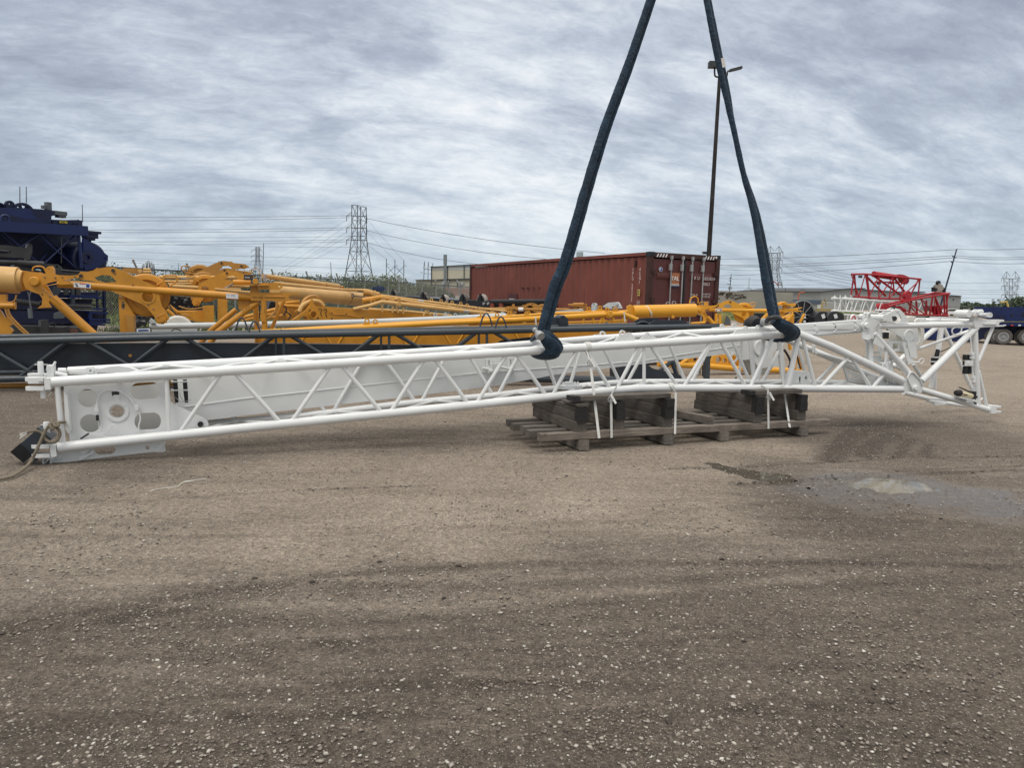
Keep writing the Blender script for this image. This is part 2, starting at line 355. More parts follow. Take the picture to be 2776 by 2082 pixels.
def ground():
    def axis(lo, hi, step, far, ratio=1.22):
        a = list(np.arange(lo, hi, step)); d = step; x = hi
        while x < far: a.append(x); d *= ratio; x += d
        a.append(far); d = step; x = lo-d
        while x > -far: a.insert(0, x); d *= ratio; x -= d
        a.insert(0, -far); return np.array(a)
    xs = axis(-10, 11, 0.06, 4000); ys = axis(1.6, 15, 0.05, 4000)
    X, Y_ = np.meshgrid(xs, ys); P = np.stack([X.ravel(), Y_.ravel()], 1)
    # damp: smooth interpolation of the ground darkness readings, metric stretched with distance
    sc = 1/np.maximum(1.0, P[:, 1]*0.16)
    num = np.zeros(len(P)); den = np.zeros(len(P))
    for (px, py), v in zip(dpts, dval):
        ss = 1/max(1.0, py*0.16)
        d2 = ((P[:, 0]-px)*ss)**2 + ((P[:, 1]-py)*ss*0.8)**2
        w = 1/(d2+0.03)**1.6; num += w*v; den += w
    darkness = num/den
    for a, b, w, k in seglines():
        ab = b-a; t = np.clip(((P-a)@ab)/(ab@ab), 0, 1); d = np.linalg.norm(P-(a+t[:, None]*ab), axis=1)
        darkness = np.maximum(darkness, darkness*0.75 + k*np.exp(-(d/w)**2)*1.25) if k > .27 else darkness + k*np.exp(-(d/w)**2)
    wet = np.zeros(len(P))
    for (cx, cy), rx, ry, k in WETS:
        c = g2(cx, cy); ry = ry*2.0
        wet = np.maximum(wet, k*np.exp(-(((P[:, 0]-c[0])/rx)**2+((P[:, 1]-c[1])/ry)**2)**1.3*0.9))
    zz = np.zeros(len(P))
    near = (np.abs(P[:, 0]) < 14) & (P[:, 1] > 1) & (P[:, 1] < 18)
    idx = np.nonzero(near)[0]
    for i in idx:
        x, y = P[i]
        zz[i] = 0.012*noise.noise(V((x*.8, y*1.1, 0))) + 0.006*noise.noise(V((x*3.1, y*4.2, 3))) + 0.004*noise.noise(V((x*9, y*9, 5)))
    zz -= 0.012*wet + 0.012
    # hollows that hold the puddles
    for pts, dep in HOLLOWS:
        q = np.array([[v.x, v.y] for v in (gr(a, b) for a, b in pts)])
        lo, hi = q.min(0)-.4, q.max(0)+.4
        for i in np.nonzero((P[:, 0] > lo[0]) & (P[:, 0] < hi[0]) & (P[:, 1] > lo[1]) & (P[:, 1] < hi[1]))[0]:
            x, y = P[i]; ins = False; dm = 9.; j = len(q)-1
            for k in range(len(q)):
                a, b = q[j], q[k]
                if (a[1] > y) != (b[1] > y) and x < (b[0]-a[0])*(y-a[1])/(b[1]-a[1])+a[0]: ins = not ins
                ab = b-a; t = min(1, max(0, ((x-a[0])*ab[0]+(y-a[1])*ab[1])/(ab@ab+1e-9))); dm = min(dm, math.hypot(x-a[0]-t*ab[0], y-a[1]-t*ab[1])); j = k
            s_ = (dm if ins else -dm)
            s_ += .05*noise.noise(V((x*4, y*4, 2))) + .05*noise.noise(V((x*13, y*13, 2)))
            k_ = min(1, max(0, (s_+.10)/.22)); k_ = k_*k_*(3-2*k_)
            zz[i] = zz[i]*(1-k_*.7) - dep*k_
    n1, n2 = len(xs), len(ys)
    idm = np.arange(n1*n2).reshape(n2, n1)
    q = np.stack([idm[:-1, :-1], idm[:-1, 1:], idm[1:, 1:], idm[1:, :-1]], -1).reshape(-1, 4)
    me = bpy.data.meshes.new('ground'); me.vertices.add(len(P)); me.loops.add(q.size); me.polygons.add(len(q))
    me.vertices.foreach_set('co', np.column_stack([P, zz]).astype(np.float32).ravel())
    me.loops.foreach_set('vertex_index', q.astype(np.int32).ravel())
    me.polygons.foreach_set('loop_start', np.arange(0, q.size, 4, dtype=np.int32))
    me.update(calc_edges=True); me.polygons.foreach_set('use_smooth', [True]*len(q))
    for nm, arr in (('darkness', darkness), ('wet', wet)):
        a = me.attributes.new(nm, 'FLOAT', 'POINT'); a.data.foreach_set('value', arr.astype(np.float32))
    me.validate()
    m, nt, p = new_mat('packed gravel and clay'); L = nt.links.new
    def attr(nm):
        a = nt.nodes.new('ShaderNodeAttribute'); a.attribute_name = nm; return a.outputs['Fac']
    def mt(op, a, b, clamp=False):
        n = nt.nodes.new('ShaderNodeMath'); n.operation = op; n.use_clamp = clamp
        for i, s in enumerate((a, b)):
            if isinstance(s, (int, float)): n.inputs[i].default_value = s
            else: L(s, n.inputs[i])
        return n.outputs[0]
    dm = mt('ADD', attr('darkness'), mt('MULTIPLY', mt('SUBTRACT', nz(nt, 1.1, 7, 0.65, sc=(0.7, 1.3, 1)), 0.5), 0.55))
    dm = mt('ADD', dm, mt('MULTIPLY', mt('SUBTRACT', nz(nt, 7, 6, 0.7), 0.5), 0.45))
    dm = mt('ADD', dm, mt('MULTIPLY', mt('SUBTRACT', nz(nt, 2.2, 7, 0.7, sc=(0.25, 2.2, 1), dist=0.6), 0.5), 0.55), True)
    soil = rmp(nt, dm, [(0.0, (0.375, 0.318, 0.252)), (0.33, (0.275, 0.230, 0.180)), (0.62, (0.160, 0.131, 0.101)), (1.0, (0.076, 0.060, 0.046))])
    grain = nz(nt, 62, 10, 0.82)
    soil = mixc(nt, 1.0, soil, rmp(nt, nz(nt, 24, 9, 0.85), [(0.34, 0.55), (0.5, 1.0), (0.66, 1.6)]), 'MULTIPLY')  # noise multiplied into soil colour, imitating lit grains and dark gaps
    soil = mixc(nt, 1.0, soil, rmp(nt, grain, [(0.33, 0.30), (0.5, 1.0), (0.66, 1.95)]), 'MULTIPLY')
    g = nt.nodes.new('ShaderNodeNewGeometry')
    def vor(scale, thr, stops, rnd_=1.0):
        v = nt.nodes.new('ShaderNodeTexVoronoi'); v.inputs['Scale'].default_value = scale; L(g.outputs['Position'], v.inputs['Vector'])
        v.inputs['Randomness'].default_value = rnd_
        s = nt.nodes.new('ShaderNodeSeparateColor'); L(v.outputs['Color'], s.inputs[0])
        dens = nz(nt, 0.9, 4, 0.6)
        pick = mt('GREATER_THAN', mt('ADD', s.outputs[0], mt('MULTIPLY', mt('SUBTRACT', dens, 0.5), 0.25)), thr)
        shp = mt('LESS_THAN', v.outputs['Distance'], mt('ADD', mt('MULTIPLY', s.outputs[2], 0.32), 0.16))
        return mt('MULTIPLY', pick, shp), rmp(nt, s.outputs[1], stops), v.outputs['Distance']
    k1, c1, d1 = vor(75, 0.74, [(0, (0.16, 0.13, 0.10)), (0.5, (0.36, 0.32, 0.27)), (0.85, (0.52, 0.49, 0.43)), (1.0, (0.70, 0.68, 0.63))])
    k2, c2, d2 = vor(150, 0.62, [(0, (0.07, 0.055, 0.045)), (0.5, (0.26, 0.22, 0.18)), (1.0, (0.55, 0.51, 0.45))])
    cov = mt('SUBTRACT', 1.0, mt('MULTIPLY', attr('wet'), 0.9), True)
    col = mixc(nt, mt('MULTIPLY', mt('MULTIPLY', k2, 0.75), cov), soil, c2)
    col = mixc(nt, mt('MULTIPLY', mt('MULTIPLY', k1, 0.85), cov), col, c1)
    # dark crumbs
    k3, c3, d3 = vor(45, 0.88, [(0, (0.035, 0.028, 0.022)), (1.0, (0.09, 0.07, 0.055))])
    col = mixc(nt, mt('MULTIPLY', k3, 0.5), col, c3)
    wt = mt('ADD', attr('wet'), mt('MULTIPLY', mt('SUBTRACT', nz(nt, 3.5, 7, 0.7, sc=(0.6, 1.2, 1)), 0.5), 0.7), True)
    wetm = rmp(nt, wt, [(0.30, 0.0), (0.62, 1.0)])
    wetm = mt('MULTIPLY', wetm, rmp(nt, attr('wet'), [(0.05, 0.0), (0.2, 1.0)]))
    col = mixc(nt, mt('MULTIPLY', wetm, 0.55), col, (0.06, 0.052, 0.045))
    L(col, p.inputs['Base Color'])
    L(mt('SUBTRACT', 0.92, mt('MULTIPLY', wetm, 0.66)), p.inputs['Roughness'])
    p.inputs['Specular IOR Level'].default_value = 0.35
    h = mt('ADD', mt('MULTIPLY', grain, 1.0), mt('ADD', mt('MULTIPLY', k1, 0.35), mt('MULTIPLY', nz(nt, 14, 6, 0.7), 1.6)))
    b = nt.nodes.new('ShaderNodeBump'); b.inputs['Distance'].default_value = 0.022
    L(mt('SUBTRACT', 1.0, mt('MULTIPLY', wetm, 0.85)), b.inputs['Strength']); L(h, b.inputs['Height']); L(b.outputs[0], p.inputs['Normal'])
    me.materials.append(m)
    o = bpy.data.objects.new('ground', me); COL.objects.link(o); o['kind'] = 'structure'
ground()

def mat_water(name, c, r):
    m, nt, p = new_mat(name)
    cc_ = gr(*B4((1330,360))); g_ = nt.nodes.new('ShaderNodeNewGeometry'); vm = nt.nodes.new('ShaderNodeVectorMath'); vm.operation = 'DISTANCE'; nt.links.new(g_.outputs['Position'], vm.inputs[0]); vm.inputs[1].default_value = cc_
    ad = nt.nodes.new('ShaderNodeMath'); ad.operation = 'ADD'; nt.links.new(vm.outputs['Value'], ad.inputs[0]); nt.links.new(nz(nt, 5, 5, .6), ad.inputs[1])
    nt.links.new(mixc(nt, rmp(nt, ad.outputs[0], [(.65, 0.), (1.0, 1.)]), (0.205, 0.185, 0.14), (0.085, 0.076, 0.06)), p.inputs['Base Color'])
    p.inputs['Roughness'].default_value = r
    p.inputs['Specular IOR Level'].default_value = 0.6; p.inputs['IOR'].default_value = 1.33
    bump(nt, p, nz(nt, 9, 4, 0.6), 0.12, 0.004); return m
MUDW = mat_water('muddy water', (0.25, 0.225, 0.165), 0.05)
CLRW = mat_water('clear shallow water', (0.075, 0.066, 0.055), 0.04)
def puddle(name, pts, mat, seed, zc=-0.006):
    q = [gr(x, y, zc) for x, y in pts]; q = smooth_pts(q, 8, True); rr = random.Random(seed)
    c = sum(q, V((0, 0, 0)))/len(q); out = []
    for i, p in enumerate(q):
        d = (p-c); k = 1 + 0.16*noise.noise(p*5.1+V((seed, 0, 0))) + 0.12*noise.noise(p*16+V((0, seed, 0)))
        v = c + d*k; v.z = zc; out.append(v)
    b = M(); b.plate(out, V((0, 0, 0.003))); struct(name, b, mat)
def sheet_water(name, pts, mat, z):
    q = [gr(x, y, z) for x, y in pts]; b = M(); b.add([(v.x, v.y, z) for v in q], [tuple(range(len(q)))]); struct(name, b, mat)
sheet_water('puddle', B4((1100,290),(1440,290),(1470,360),(1560,440),(1100,440)), MUDW, -0.0335)
sheet_water('puddle', B4((1440,290),(1700,290),(1700,440),(1560,440),(1470,360)), CLRW, -0.0335)
sheet_water('puddle', B4((130,180),(900,270),(900,400),(480,380),(130,250)), CLRW, -0.0325)
sheet_water('puddle', B4((800,345),(1060,345),(1060,400),(800,400)), CLRW, -0.0325)

# loose stones, one mass
def stones(name, N, ymin, ymax, smin, smax, cols, seed, flat=0.55, power=2.2, clods=None):
    rr = np.random.RandomState(seed)
    t = (1+5**.5)/2
    base = np.array([(-1,t,0),(1,t,0),(-1,-t,0),(1,-t,0),(0,-1,t),(0,1,t),(0,-1,-t),(0,1,-t),(t,0,-1),(t,0,1),(-t,0,-1),(-t,0,1)], float); base /= np.linalg.norm(base[0])
    F = np.array([(0,11,5),(0,5,1),(0,1,7),(0,7,10),(0,10,11),(1,5,9),(5,11,4),(11,10,2),(10,7,6),(7,1,8),(3,9,4),(3,4,2),(3,2,6),(3,6,8),(3,8,9),(4,9,5),(2,4,11),(6,2,10),(8,6,7),(9,8,1)])
    if clods is None:
        y = ymin + (ymax-ymin)*rr.rand(N)**power; x = (rr.rand(N)*2-1)*(y*0.74+0.4)
    else: x, y = clods[:, 0], clods[:, 1]; N = len(x)
    keep = np.ones(N, bool)
    if clods is None:
        for i in range(N):
            keep[i] = noise.noise(V((x[i]*.9, y[i]*.9, 9)))*0.6+0.66 > rr.rand()
    x, y = x[keep], y[keep]; N = len(x)
    s = smin + (smax-smin)*rr.rand(N)**4.2
    ax = np.stack([s*(0.8+0.7*rr.rand(N)), s*(0.7+0.5*rr.rand(N)), s*flat*(0.7+0.5*rr.rand(N))], 1)
    an = rr.rand(N)*6.283; ca, sa = np.cos(an), np.sin(an)
    jit = 1+0.62*(rr.rand(N, 12, 1)-0.5)*1.4
    vv = base[None]*jit*ax[:, None, :]
    xx = vv[..., 0]*ca[:, None]-vv[..., 1]*sa[:, None]+x[:, None]; yy = vv[..., 0]*sa[:, None]+vv[..., 1]*ca[:, None]+y[:, None]
    z2 = vv[..., 2]+ax[:, None, 2]*0.25-0.010
    co = np.stack([xx, yy, z2], -1).reshape(-1, 3)
    f = (F[None]+np.arange(N)[:, None, None]*12).reshape(-1, 3)
    me = bpy.data.meshes.new(name); me.vertices.add(len(co)); me.loops.add(f.size); me.polygons.add(len(f))
    me.vertices.foreach_set('co', co.astype(np.float32).ravel()); me.loops.foreach_set('vertex_index', f.astype(np.int32).ravel())
    me.polygons.foreach_set('loop_start', np.arange(0, f.size, 3, dtype=np.int32)); me.update(calc_edges=True)
    a = me.attributes.new('tone', 'FLOAT', 'POINT'); a.data.foreach_set('value', np.repeat(rr.rand(N), 12).astype(np.float32))
    m, nt, p = new_mat(name); at_ = nt.nodes.new('ShaderNodeAttribute'); at_.attribute_name = 'tone'
    c = rmp(nt, at_.outputs['Fac'], cols); c = mixc(nt, 1.0, c, rmp(nt, nz(nt, 90, 4), [(0.3, 0.65), (0.7, 1.25)]), 'MULTIPLY')
    nt.links.new(c, p.inputs['Base Color']); p.inputs['Roughness'].default_value = 0.85
    me.materials.append(m); o = bpy.data.objects.new(name, me); COL.objects.link(o)
    o['kind'] = 'stuff'; return o
o = stones('gravel', 120000, 2.2, 14.5, 0.0014, 0.0105, [(0, (0.10, 0.08, 0.065)), (0.35, (0.22, 0.18, 0.15)), (0.62, (0.30, 0.265, 0.22)), (0.90, (0.40, 0.365, 0.31)), (1.0, (0.54, 0.515, 0.46))], 3, power=1.5)
o['label'] = 'pale and brown loose gravel scattered over the yard'; o['category'] = 'gravel'
cl = []
rc = random.Random(5)
for pts, n, w in [([(0,1345),(420,1285),(700,1240),(1000,1222),(1300,1214),(1700,1212),(2212,1222)], 150, .10), ([(650,1056),(940,1046)], 60, .03),
                  ([(1450,1012),(1750,1000),(1950,985),(2212,985)], 170, .05), ([(1560,1046),(1800,1030),(2212,1012)], 130, .05), ([(0,1085),(430,1060)], 20, .05),
                  ([(1100,1560),(1900,1590)], 45, .14), ([(1700,1500),(2150,1480)], 30, .12), ([(0,1300),(600,1255)], 30, .15), ([(1680,1000),(1900,1060)], 60, .16)]:
    q = [V(g2(*p)+(0,)) for p in pts]
    for _ in range(n):
        t = rc.random()*(len(q)-1); i = int(t); p = q[i].lerp(q[i+1], t-i)
        cl.append((p.x+rc.gauss(0, w), p.y+rc.gauss(0, w*.6)))
for _ in range(160):
    y = rc.uniform(2.5, 11); cl.append((rc.uniform(-.7, .7)*y, y))
o = stones('mud_crumbs', 0, 0, 0, 0.003, 0.017, [(0, (0.030, 0.023, 0.018)), (1, (0.075, 0.058, 0.045))], 8, 0.35, clods=np.array(cl))
o['label'] = 'dark crumbs of dried mud and bark along the wheel ruts'; o['category'] = 'mud'
# ------------------------------------------------------------------ the white lattice boom held in the slings
WF = Plane(158, 7.3, 1564, 9.1)          # front lattice face
WR = WF.back(0.50)                        # rear lattice face
boom = thing('lattice_boom', 'long white tubular lattice boom section hanging in two blue slings over the timber mat', 'crane boom', tuple(gr(1500, 1200)))
def bm_tube(pl, a, b, rp, name='brace', mat=WHITE, n=8, parent=boom, r2=None, label=None):
    A, B = pl(*a), pl(*b); r = pl.r(a[0], a[1], rp)
    b_ = M(); b_.tube(A, B, r, n, None if r2 is None else pl.r(b[0], b[1], r2)); return obj(name, b_, mat, parent, label)
def chord(pl, pts, r, name='chord', mat=WHITE, parent=boom, n=16):
    b = M(); b.path([pl(*p) for p in pts], r, n); return obj(name, b, mat, parent)
UF = [(139,1036),(700,999.7),(1200,966),(1750,931.5),(1900,922),(2124,906),(2160,903)]
UF2 = [(2158,903)]+[(2250,938),(2350,985),(2447,1032)]
LF = [(158,1213),(700,1156.5),(1200,1106),(1564,1068),(1660,1058),(1738,1052.5),(1800,1051.5),(2021,1052),(2447,1055)]
UR = [(185,1006),(650,980),(1093,957),(1315,942),(1611,918),(1826,904),(1974,897),(2135,890)]
UR2 = [(2120,915),(2200,948),(2354,1015),(2440,1050)]
LR = [(520,1152.5),(700,1138),(871,1121.5),(1125,1091),(1315,1075),(1516,1052),(1675,1037.5),(1754,1035.5),(1869,1035),(2240,1037),(2440,1042)]
chord(WF, UF, 0.052); chord(WF, UF2, 0.054); chord(WF, LF, 0.051)
chord(WR, UR, 0.044); chord(WR, UR2, 0.046); chord(WR, LR, 0.042)
for (x, y) in [(700,1156.5),(1730,1053),(1560,1068.5)]: # weld beads
    b = M(); p = WF(x, y); b.path([p-WF.u*.006, p+WF.u*.006], 0.0535, 16); obj('weld_bead', b, WHITE, boom)
def yline(L, x):
    for (a, b), (c, d) in zip(L, L[1:]):
        if a <= x <= c: return b+(d-b)*(x-a)/(c-a)
    return L[0][1] if x < L[0][0] else L[-1][1]
FB = [(603,484),(631,764),(900,788),(922,1038),(1153,1057),(1175,1272),(1377,1290),(1395,1483),(1567,1496),(1584,1657),(1735,1671),(1760,1839),(1930,1852),(1950,2023),(2098,2033)]
RB = [(517,601),(731,627),(777,884),(992,903),(1034,1126),(1218,1142),(1261,1337),(1421,1350),(1464,1508),(1584,1543),(1624,1681),(1770,1700),(1803,1858),(1945,1875),(1974,2033),(2145,2066)]
for a, c in FB: bm_tube(WF, (a, yline(UF, a)), (c, yline(LF, c)), 6.4-a*0.0006)
for a, c in RB: bm_tube(WR, (a, yline(UR, a)), (c, yline(LR, c)), 5.8-a*0.0006)
bm_tube(WF, (1746, 932), (1746, 1052), 4.6, 'upright')
bm_tube(WF, (2165, 908), (2136, 1052), 7.6, 'upright'); bm_tube(WF, (2173, 906), (2211, 1053), 5.5)
bm_tube(WF, (2302, 966), (2222, 1053), 5.0); bm_tube(WF, (2306, 966), (2362, 1053), 5.0); bm_tube(WF, (2399, 1010), (2363, 1054), 5.0)
bm_tube(WR, (2032, 900), (2045, 1036), 6.5, 'upright'); bm_tube(WR, (2073, 896), (2055, 1036), 6.0)
bm_tube(WR, (2162, 935), (2190, 1036), 4.6); bm_tube(WR, (2268, 982), (2212, 1036), 4.4); bm_tube(WR, (2285, 985), (2300, 1036), 4.4)
bm_tube(WR, (2110, 897), (2124, 1036), 7.6, 'upright', r2=8.2)
# lacing between front and rear chords
def lacing(xs, F, R, name):
    pts = [(WF if i % 2 == 0 else WR)(x, yline(F if i % 2 == 0 else R, x)) for i, x in enumerate(xs)]
    for p, q in zip(pts, pts[1:]):
        b = M(); b.tube(p, q, 0.017, 8); obj(name, b, WHITE, boom)
lacing([480,640,790,910,1050,1180,1290,1400,1500,1590,1670,1760,1850,1940,2030,2120,2210,2290,2370], LF, LR, 'lacing_tube')
lacing([290,450,630,760,920,1040,1175,1280,1400,1500,1590,1670,1760,1850,1940,2030,2110], UF, UR, 'lacing_tube')

def eyeplate(pl, base, eyes, t, mat, parent, name='lifting_lug', holes=()):
    b = M(); T = pl.n*t
    b.plate([pl(*p, -t/2) for p in base], T, [[pl(cx+cos(a)*r, cy+sin(a)*r, -t/2) for a in [2*PI*i/12 for i in range(12)]] for cx, cy, r in holes])
    for cx, cy, ro, rh in eyes:
        c = pl(cx, cy, -t/2-0.002); k = c.y/FPX/0.98
        b.ringp(c, pl.u, pl.up, rh*k, ro*k, pl.n*(t+0.004), 20)
        # cheek that carries the eye down to the base plate
        b.plate([pl(cx-ro*.95, cy+ro*.35, -t/2-.001), pl(cx-rh*1.02, cy+rh*.9, -t/2-.001), pl(cx+rh*1.02, cy+rh*.9, -t/2-.001), pl(cx+ro*.95, cy+ro*.35, -t/2-.001), pl(cx+ro*1.0, cy+ro*2.0, -t/2-.001), pl(cx-ro*1.0, cy+ro*2.0, -t/2-.001)], pl.n*(t+0.002))
    return obj(name, b, mat, parent)
eyeplate(WR, [(1598,921),(1612,907),(1628,906),(1650,912),(1652,920)], [(1634,906,8.5,4.6)], .014, WHITE, boom)
eyeplate(WF, [(1662,930),(1676,912),(1690,905),(1708,901),(1720,912),(1724,924)], [(1688,903.5,8.5,4.4)], .016, WHITE, boom, holes=[(1699,913,3.6)])
eyeplate(WF, [(1733,922),(1742,913),(1760,913),(1773,911),(1786,920)], [(1755,909.5,8.2,4.4)], .016, WHITE, boom)
eyeplate(WR, [(1920,900),(1932,888),(1955,886),(1990,883),(2018,885),(2020,896)], [(1958.5,885,6.6,3.4),(1991,882.5,6.6,3.4)], .014, WHITE, boom)
eyeplate(WF, [(1985,908),(1998,893),(2020,891),(2056,890),(2084,890),(2094,903)], [(2022,890.5,6.8,3.6),(2056,888,6.8,3.6)], .016, WHITE, boom)

# end frame at the left: uprights, holed end plate, bottom shoe plate
bm_tube(WF, (155, 1045), (170.5, 1200), 7.4, 'upright', n=12); bm_tube(WF, (451, 1020), (460, 1182), 6.0, 'upright', n=12)
def ell(pl, cx, cy, rx, ry, off, n=22, slot=0.0):
    out = []
    for i in range(n):
        a = 2*PI*i/n; c, s_ = cos(a), sin(a)
        dx = slot if c > 0 else -slot
        out.append(pl(cx+rx*c+dx, cy+ry*s_-dx*0.06, off))
    return out
EP = 0.10
outl = A2((545,470),(1000,432),(1400,395),(1440,400),(1462,602),(1530,640),(1740,735),(1775,760),(1790,800),(1770,810),(1410,860),(600,945))
holes = [ell(WF, *A2((752,568)), 28, 25, EP), ell(WF, *A2((772,783)), 28, 25, EP), ell(WF, *A2((1243,505)), 22, 23, EP, slot=18),
         ell(WF, *A2((1265,765)), 20, 23, EP, slot=16), ell(WF, *A2((1003,678)), 21, 19, EP)]
b = M(); b.plate([WF(x, y, EP) for x, y in outl], WF.n*0.014, holes); obj('end_plate', b, WHITE, boom)
# the solid panel seen through the holes
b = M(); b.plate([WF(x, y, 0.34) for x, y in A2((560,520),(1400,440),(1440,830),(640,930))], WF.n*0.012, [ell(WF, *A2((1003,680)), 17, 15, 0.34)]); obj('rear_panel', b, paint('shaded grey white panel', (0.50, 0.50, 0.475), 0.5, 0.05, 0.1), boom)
b = M(); k = WF(*A2((1003,690))).y/FPX
c = WF(*A2((1003,680)), EP-0.012); b.ringp(c, WF.u, WF.up, 0.074, 0.108, WF.n*0.012, 32)
for a in (40, 140, 220, 320):
    b.lathe(c+WF.u*cos(RAD(a))*.092+WF.up*sin(RAD(a))*.092-WF.n*.006, WF.n, [(0, .008), (.008, .008)], 8)
b.plate([WF(x, y, EP-.013) for x, y in A2((965,610),(980,575),(970,540),(1028,540),(1020,575),(1040,610))], WF.n*0.012)
obj('porthole_ring', b, WHITE, boom)
b = M(); b.plate([WF(x, y, EP-.004) for x, y in A2((955,512),(1020,510),(1022,545),(960,548))], WF.n*0.003); obj('slot', b, DKGREY, boom)
SH = 0.02
b = M(); b.plate([WF(x, y, SH+.05) for x, y in A2((430,1128),(500,1030),(700,1000),(1410,940),(1418,1020),(1395,1030),(1310,1028),(1000,1062),(600,1112))], WF.n*0.014,
                 [ell(WF, *A2((898,1008)), 17, 14, SH+.05, slot=12), ell(WF, *A2((1262,993)), 6, 6, SH+.05, 12)]); obj('shoe_plate', b, WHITE2, boom)
b = M(); p = WF(*A2((402,1110)), SH+.02); b.ringp(p, WF.u, WF.up, .028, .044, WF.n*.14, 20); obj('tow_eye', b, WHITE, boom)
b = M(); b.bar(WF(*A2((1340,1025)), SH+.04), WF(*A2((1410,945)), SH+.04), .02, .03); obj('stiffener', b, WHITE, boom)
b = M(); b.bar(WF(*A2((690,1085)), .06), WF(*A2((800,1020)), .06), .03, .035); b.bar(WF(*A2((700,1040)), .06), WF(*A2((770,1010)), .06), .03, .05)
obj('latch', b, WHITE, boom)
for q in A2((503,1077),(690,1087)): b = M(); b.lathe(WF(*q, SH+.03), WF.n, [(0, .018), (.02, .018)], 10); obj('bolt', b, WHITE, boom)
b = M(); b.plate([WF(x, y, -0.0) for x, y in A2((545,500),(575,545),(605,850),(585,870),(560,830))], WF.n*0.10); obj('edge_stiffener', b, WHITE2, boom)
# top cover hump and rail at the left end of the rear chord
b = M(); pts = [(800,350),(840,322),(920,300),(1020,293),(1110,305),(1190,335),(1190,350)]
b.plate([WF(*A2(p), 0.28) for p in pts], WF.n*0.10); obj('sheave_cover', b, WHITE2, boom)
b = M(); b.ringp(WF(*A2((775,333)), 0.10), WF.u, WF.up, .012, .03, WF.n*.02, 16); b.plate([WF(*A2(p), .12) for p in [(735,305),(800,298),(825,335),(830,365),(745,362)]], WF.n*.02)
b.bar(WF(*A2((600,345)), .3), WF(*A2((760,350)), .25), .03, .03); obj('catch', b, WHITE, boom)
# fork ends with pins
def fork(pt, pl, off, L_, H, W_, gap):
    b = M(); c = pl(*pt, off); u = pl.u; n = pl.n; up = pl.up
    b.box(c-u*L_*.12, u*L_*.11, n*W_/2*.9, up*H/2*.92)
    for s_ in (-1, 1):
        zc = up*s_*(H/2-(H-gap)/4)
        out = []
        for i in range(13):
            a = PI/2+PI*i/12
            out.append(c-u*(L_*.72)+n*(sin(a)*W_/2)*1.0+u*(cos(a)*W_/2)+zc-up*((H-gap)/4))
        out = [c-u*L_*.26+n*W_/2+zc-up*((H-gap)/4)]+out+[c-u*L_*.26-n*W_/2+zc-up*((H-gap)/4)]
        b.plate(out, up*(H-gap)/2)
    return b
b = fork(A2((445,440)), WF, 0, 0.23, .125, .12, .055); obj('fork_end', b, WHITE, boom)
b = fork(A2((495,1010)), WF, 0, 0.23, .125, .12, .06); obj('fork_end', b, WHITE, boom)
b = fork(A2((430,395)), WF, 0.35, 0.20, .10, .11, .05); obj('fork_end', b, WHITE, boom)
def pin(p, L_, r, up=V((0, 0, 1))):
    b = M(); b.lathe(p, up, [(-L_/2, r*.9), (-L_/2+.01, r), (L_/2-.01, r), (L_/2, r*.85)], 16)
    q = obj('pin', b, WHITE, boom)
    b = M(); c = V(p)+up*(L_/2-.03); b.path([c-WF.u*.05, c+WF.u*.06, c+WF.u*.075-V((0, 0, .012)), c+WF.u*.045-V((0, 0, .05))], .004, 6); obj('spring_clip', b, WHITE, q)
pin(WF(*A2((350,390)), .0)+V((0, 0, -.03)), .05, .02); pin(WF(*A2((348,305)), .05), .12, .026); pin(WF(*A2((368,525)), 0), .10, .024); pin(WF(*A2((400,830)), .1), .14, .03)
b = M(); b.path([WF(*A2((500,330)), .1), WF(*A2((568,330)), .1)], .027, 12); b.path([WF(*A2((440,365)), .12), WF(*A2((450,300)), .12), WF(*A2((475,255)), .12)], .012, 8)
b.path([WF(*A2((475,350)), .08), WF(*A2((575,372)), .08)], .02, 10); b.box(WF(*A2((440,330)), .12), WF.u*.03, WF.n*.05, WF.up*.055); obj('stowed_pin', b, WHITE, boom)
# cables, plugs and holders
def cable(pl, pts, r, name, mat, parent, off=0, k=6):
    b = M(); b.arc([pl(*p, off) for p in pts], r, 6, k); return obj(name, b, mat, parent)
cable(WF, A2((825,640),(835,580),(870,520),(950,497),(1040,515),(1110,570),(1150,625),(1185,680),(1203,740),(1190,800),(1187,850)), .0075, 'cable', WHITE, boom, .07)
for nm, bx, mt_ in (('cable_gland', (828,665,.034,.04), WHITE), ('plug', (835,735,.024,.055), BLACK), ('clamp', (1170,648,.035,.05), WHITE)):
    b = M(); x, y, w, h = bx; b.box(WF(*A2((x, y)), .06), WF.u*w*.5, WF.n*.014, WF.up*h*.5)
    if nm == 'cable_gland':
        b.lathe(WF(*A2((828,640)), .06), V((0, 0, 1)), [(-.02, .014), (.02, .014)], 10)
    obj(nm, b, mt_, boom)
cable(WF, A2((845,770),(850,830),(860,865),(890,868),(930,830),(960,800)), .0035, 'cable', WHITE, boom, .06)
cable(WF, A2((770,870),(830,875),(920,900),(970,880),(1000,820),(960,800),(900,830),(880,860)), .0035, 'cable', WHITE, boom, .058)
cable(WF, A2((690,915),(715,900),(760,870)), .010, 'plug', BLACK, boom, .05)
for x in (1505, 1588):
    b = M(); a = WF(*A2((x-5,408)), .12); c = WF(*A2((x+10,605)), .12); b.path([a, a.lerp(c, .5), c], [.021, .023, .017], 12); obj('plug_holder', b, BLACK, boom)
b = M()
for yy in (425, 497): b.box(WF(*A2((1538, yy)), .10), WF.u*.082, WF.n*.03, WF.up*.006)
obj('bracket', b, WHITE, boom)
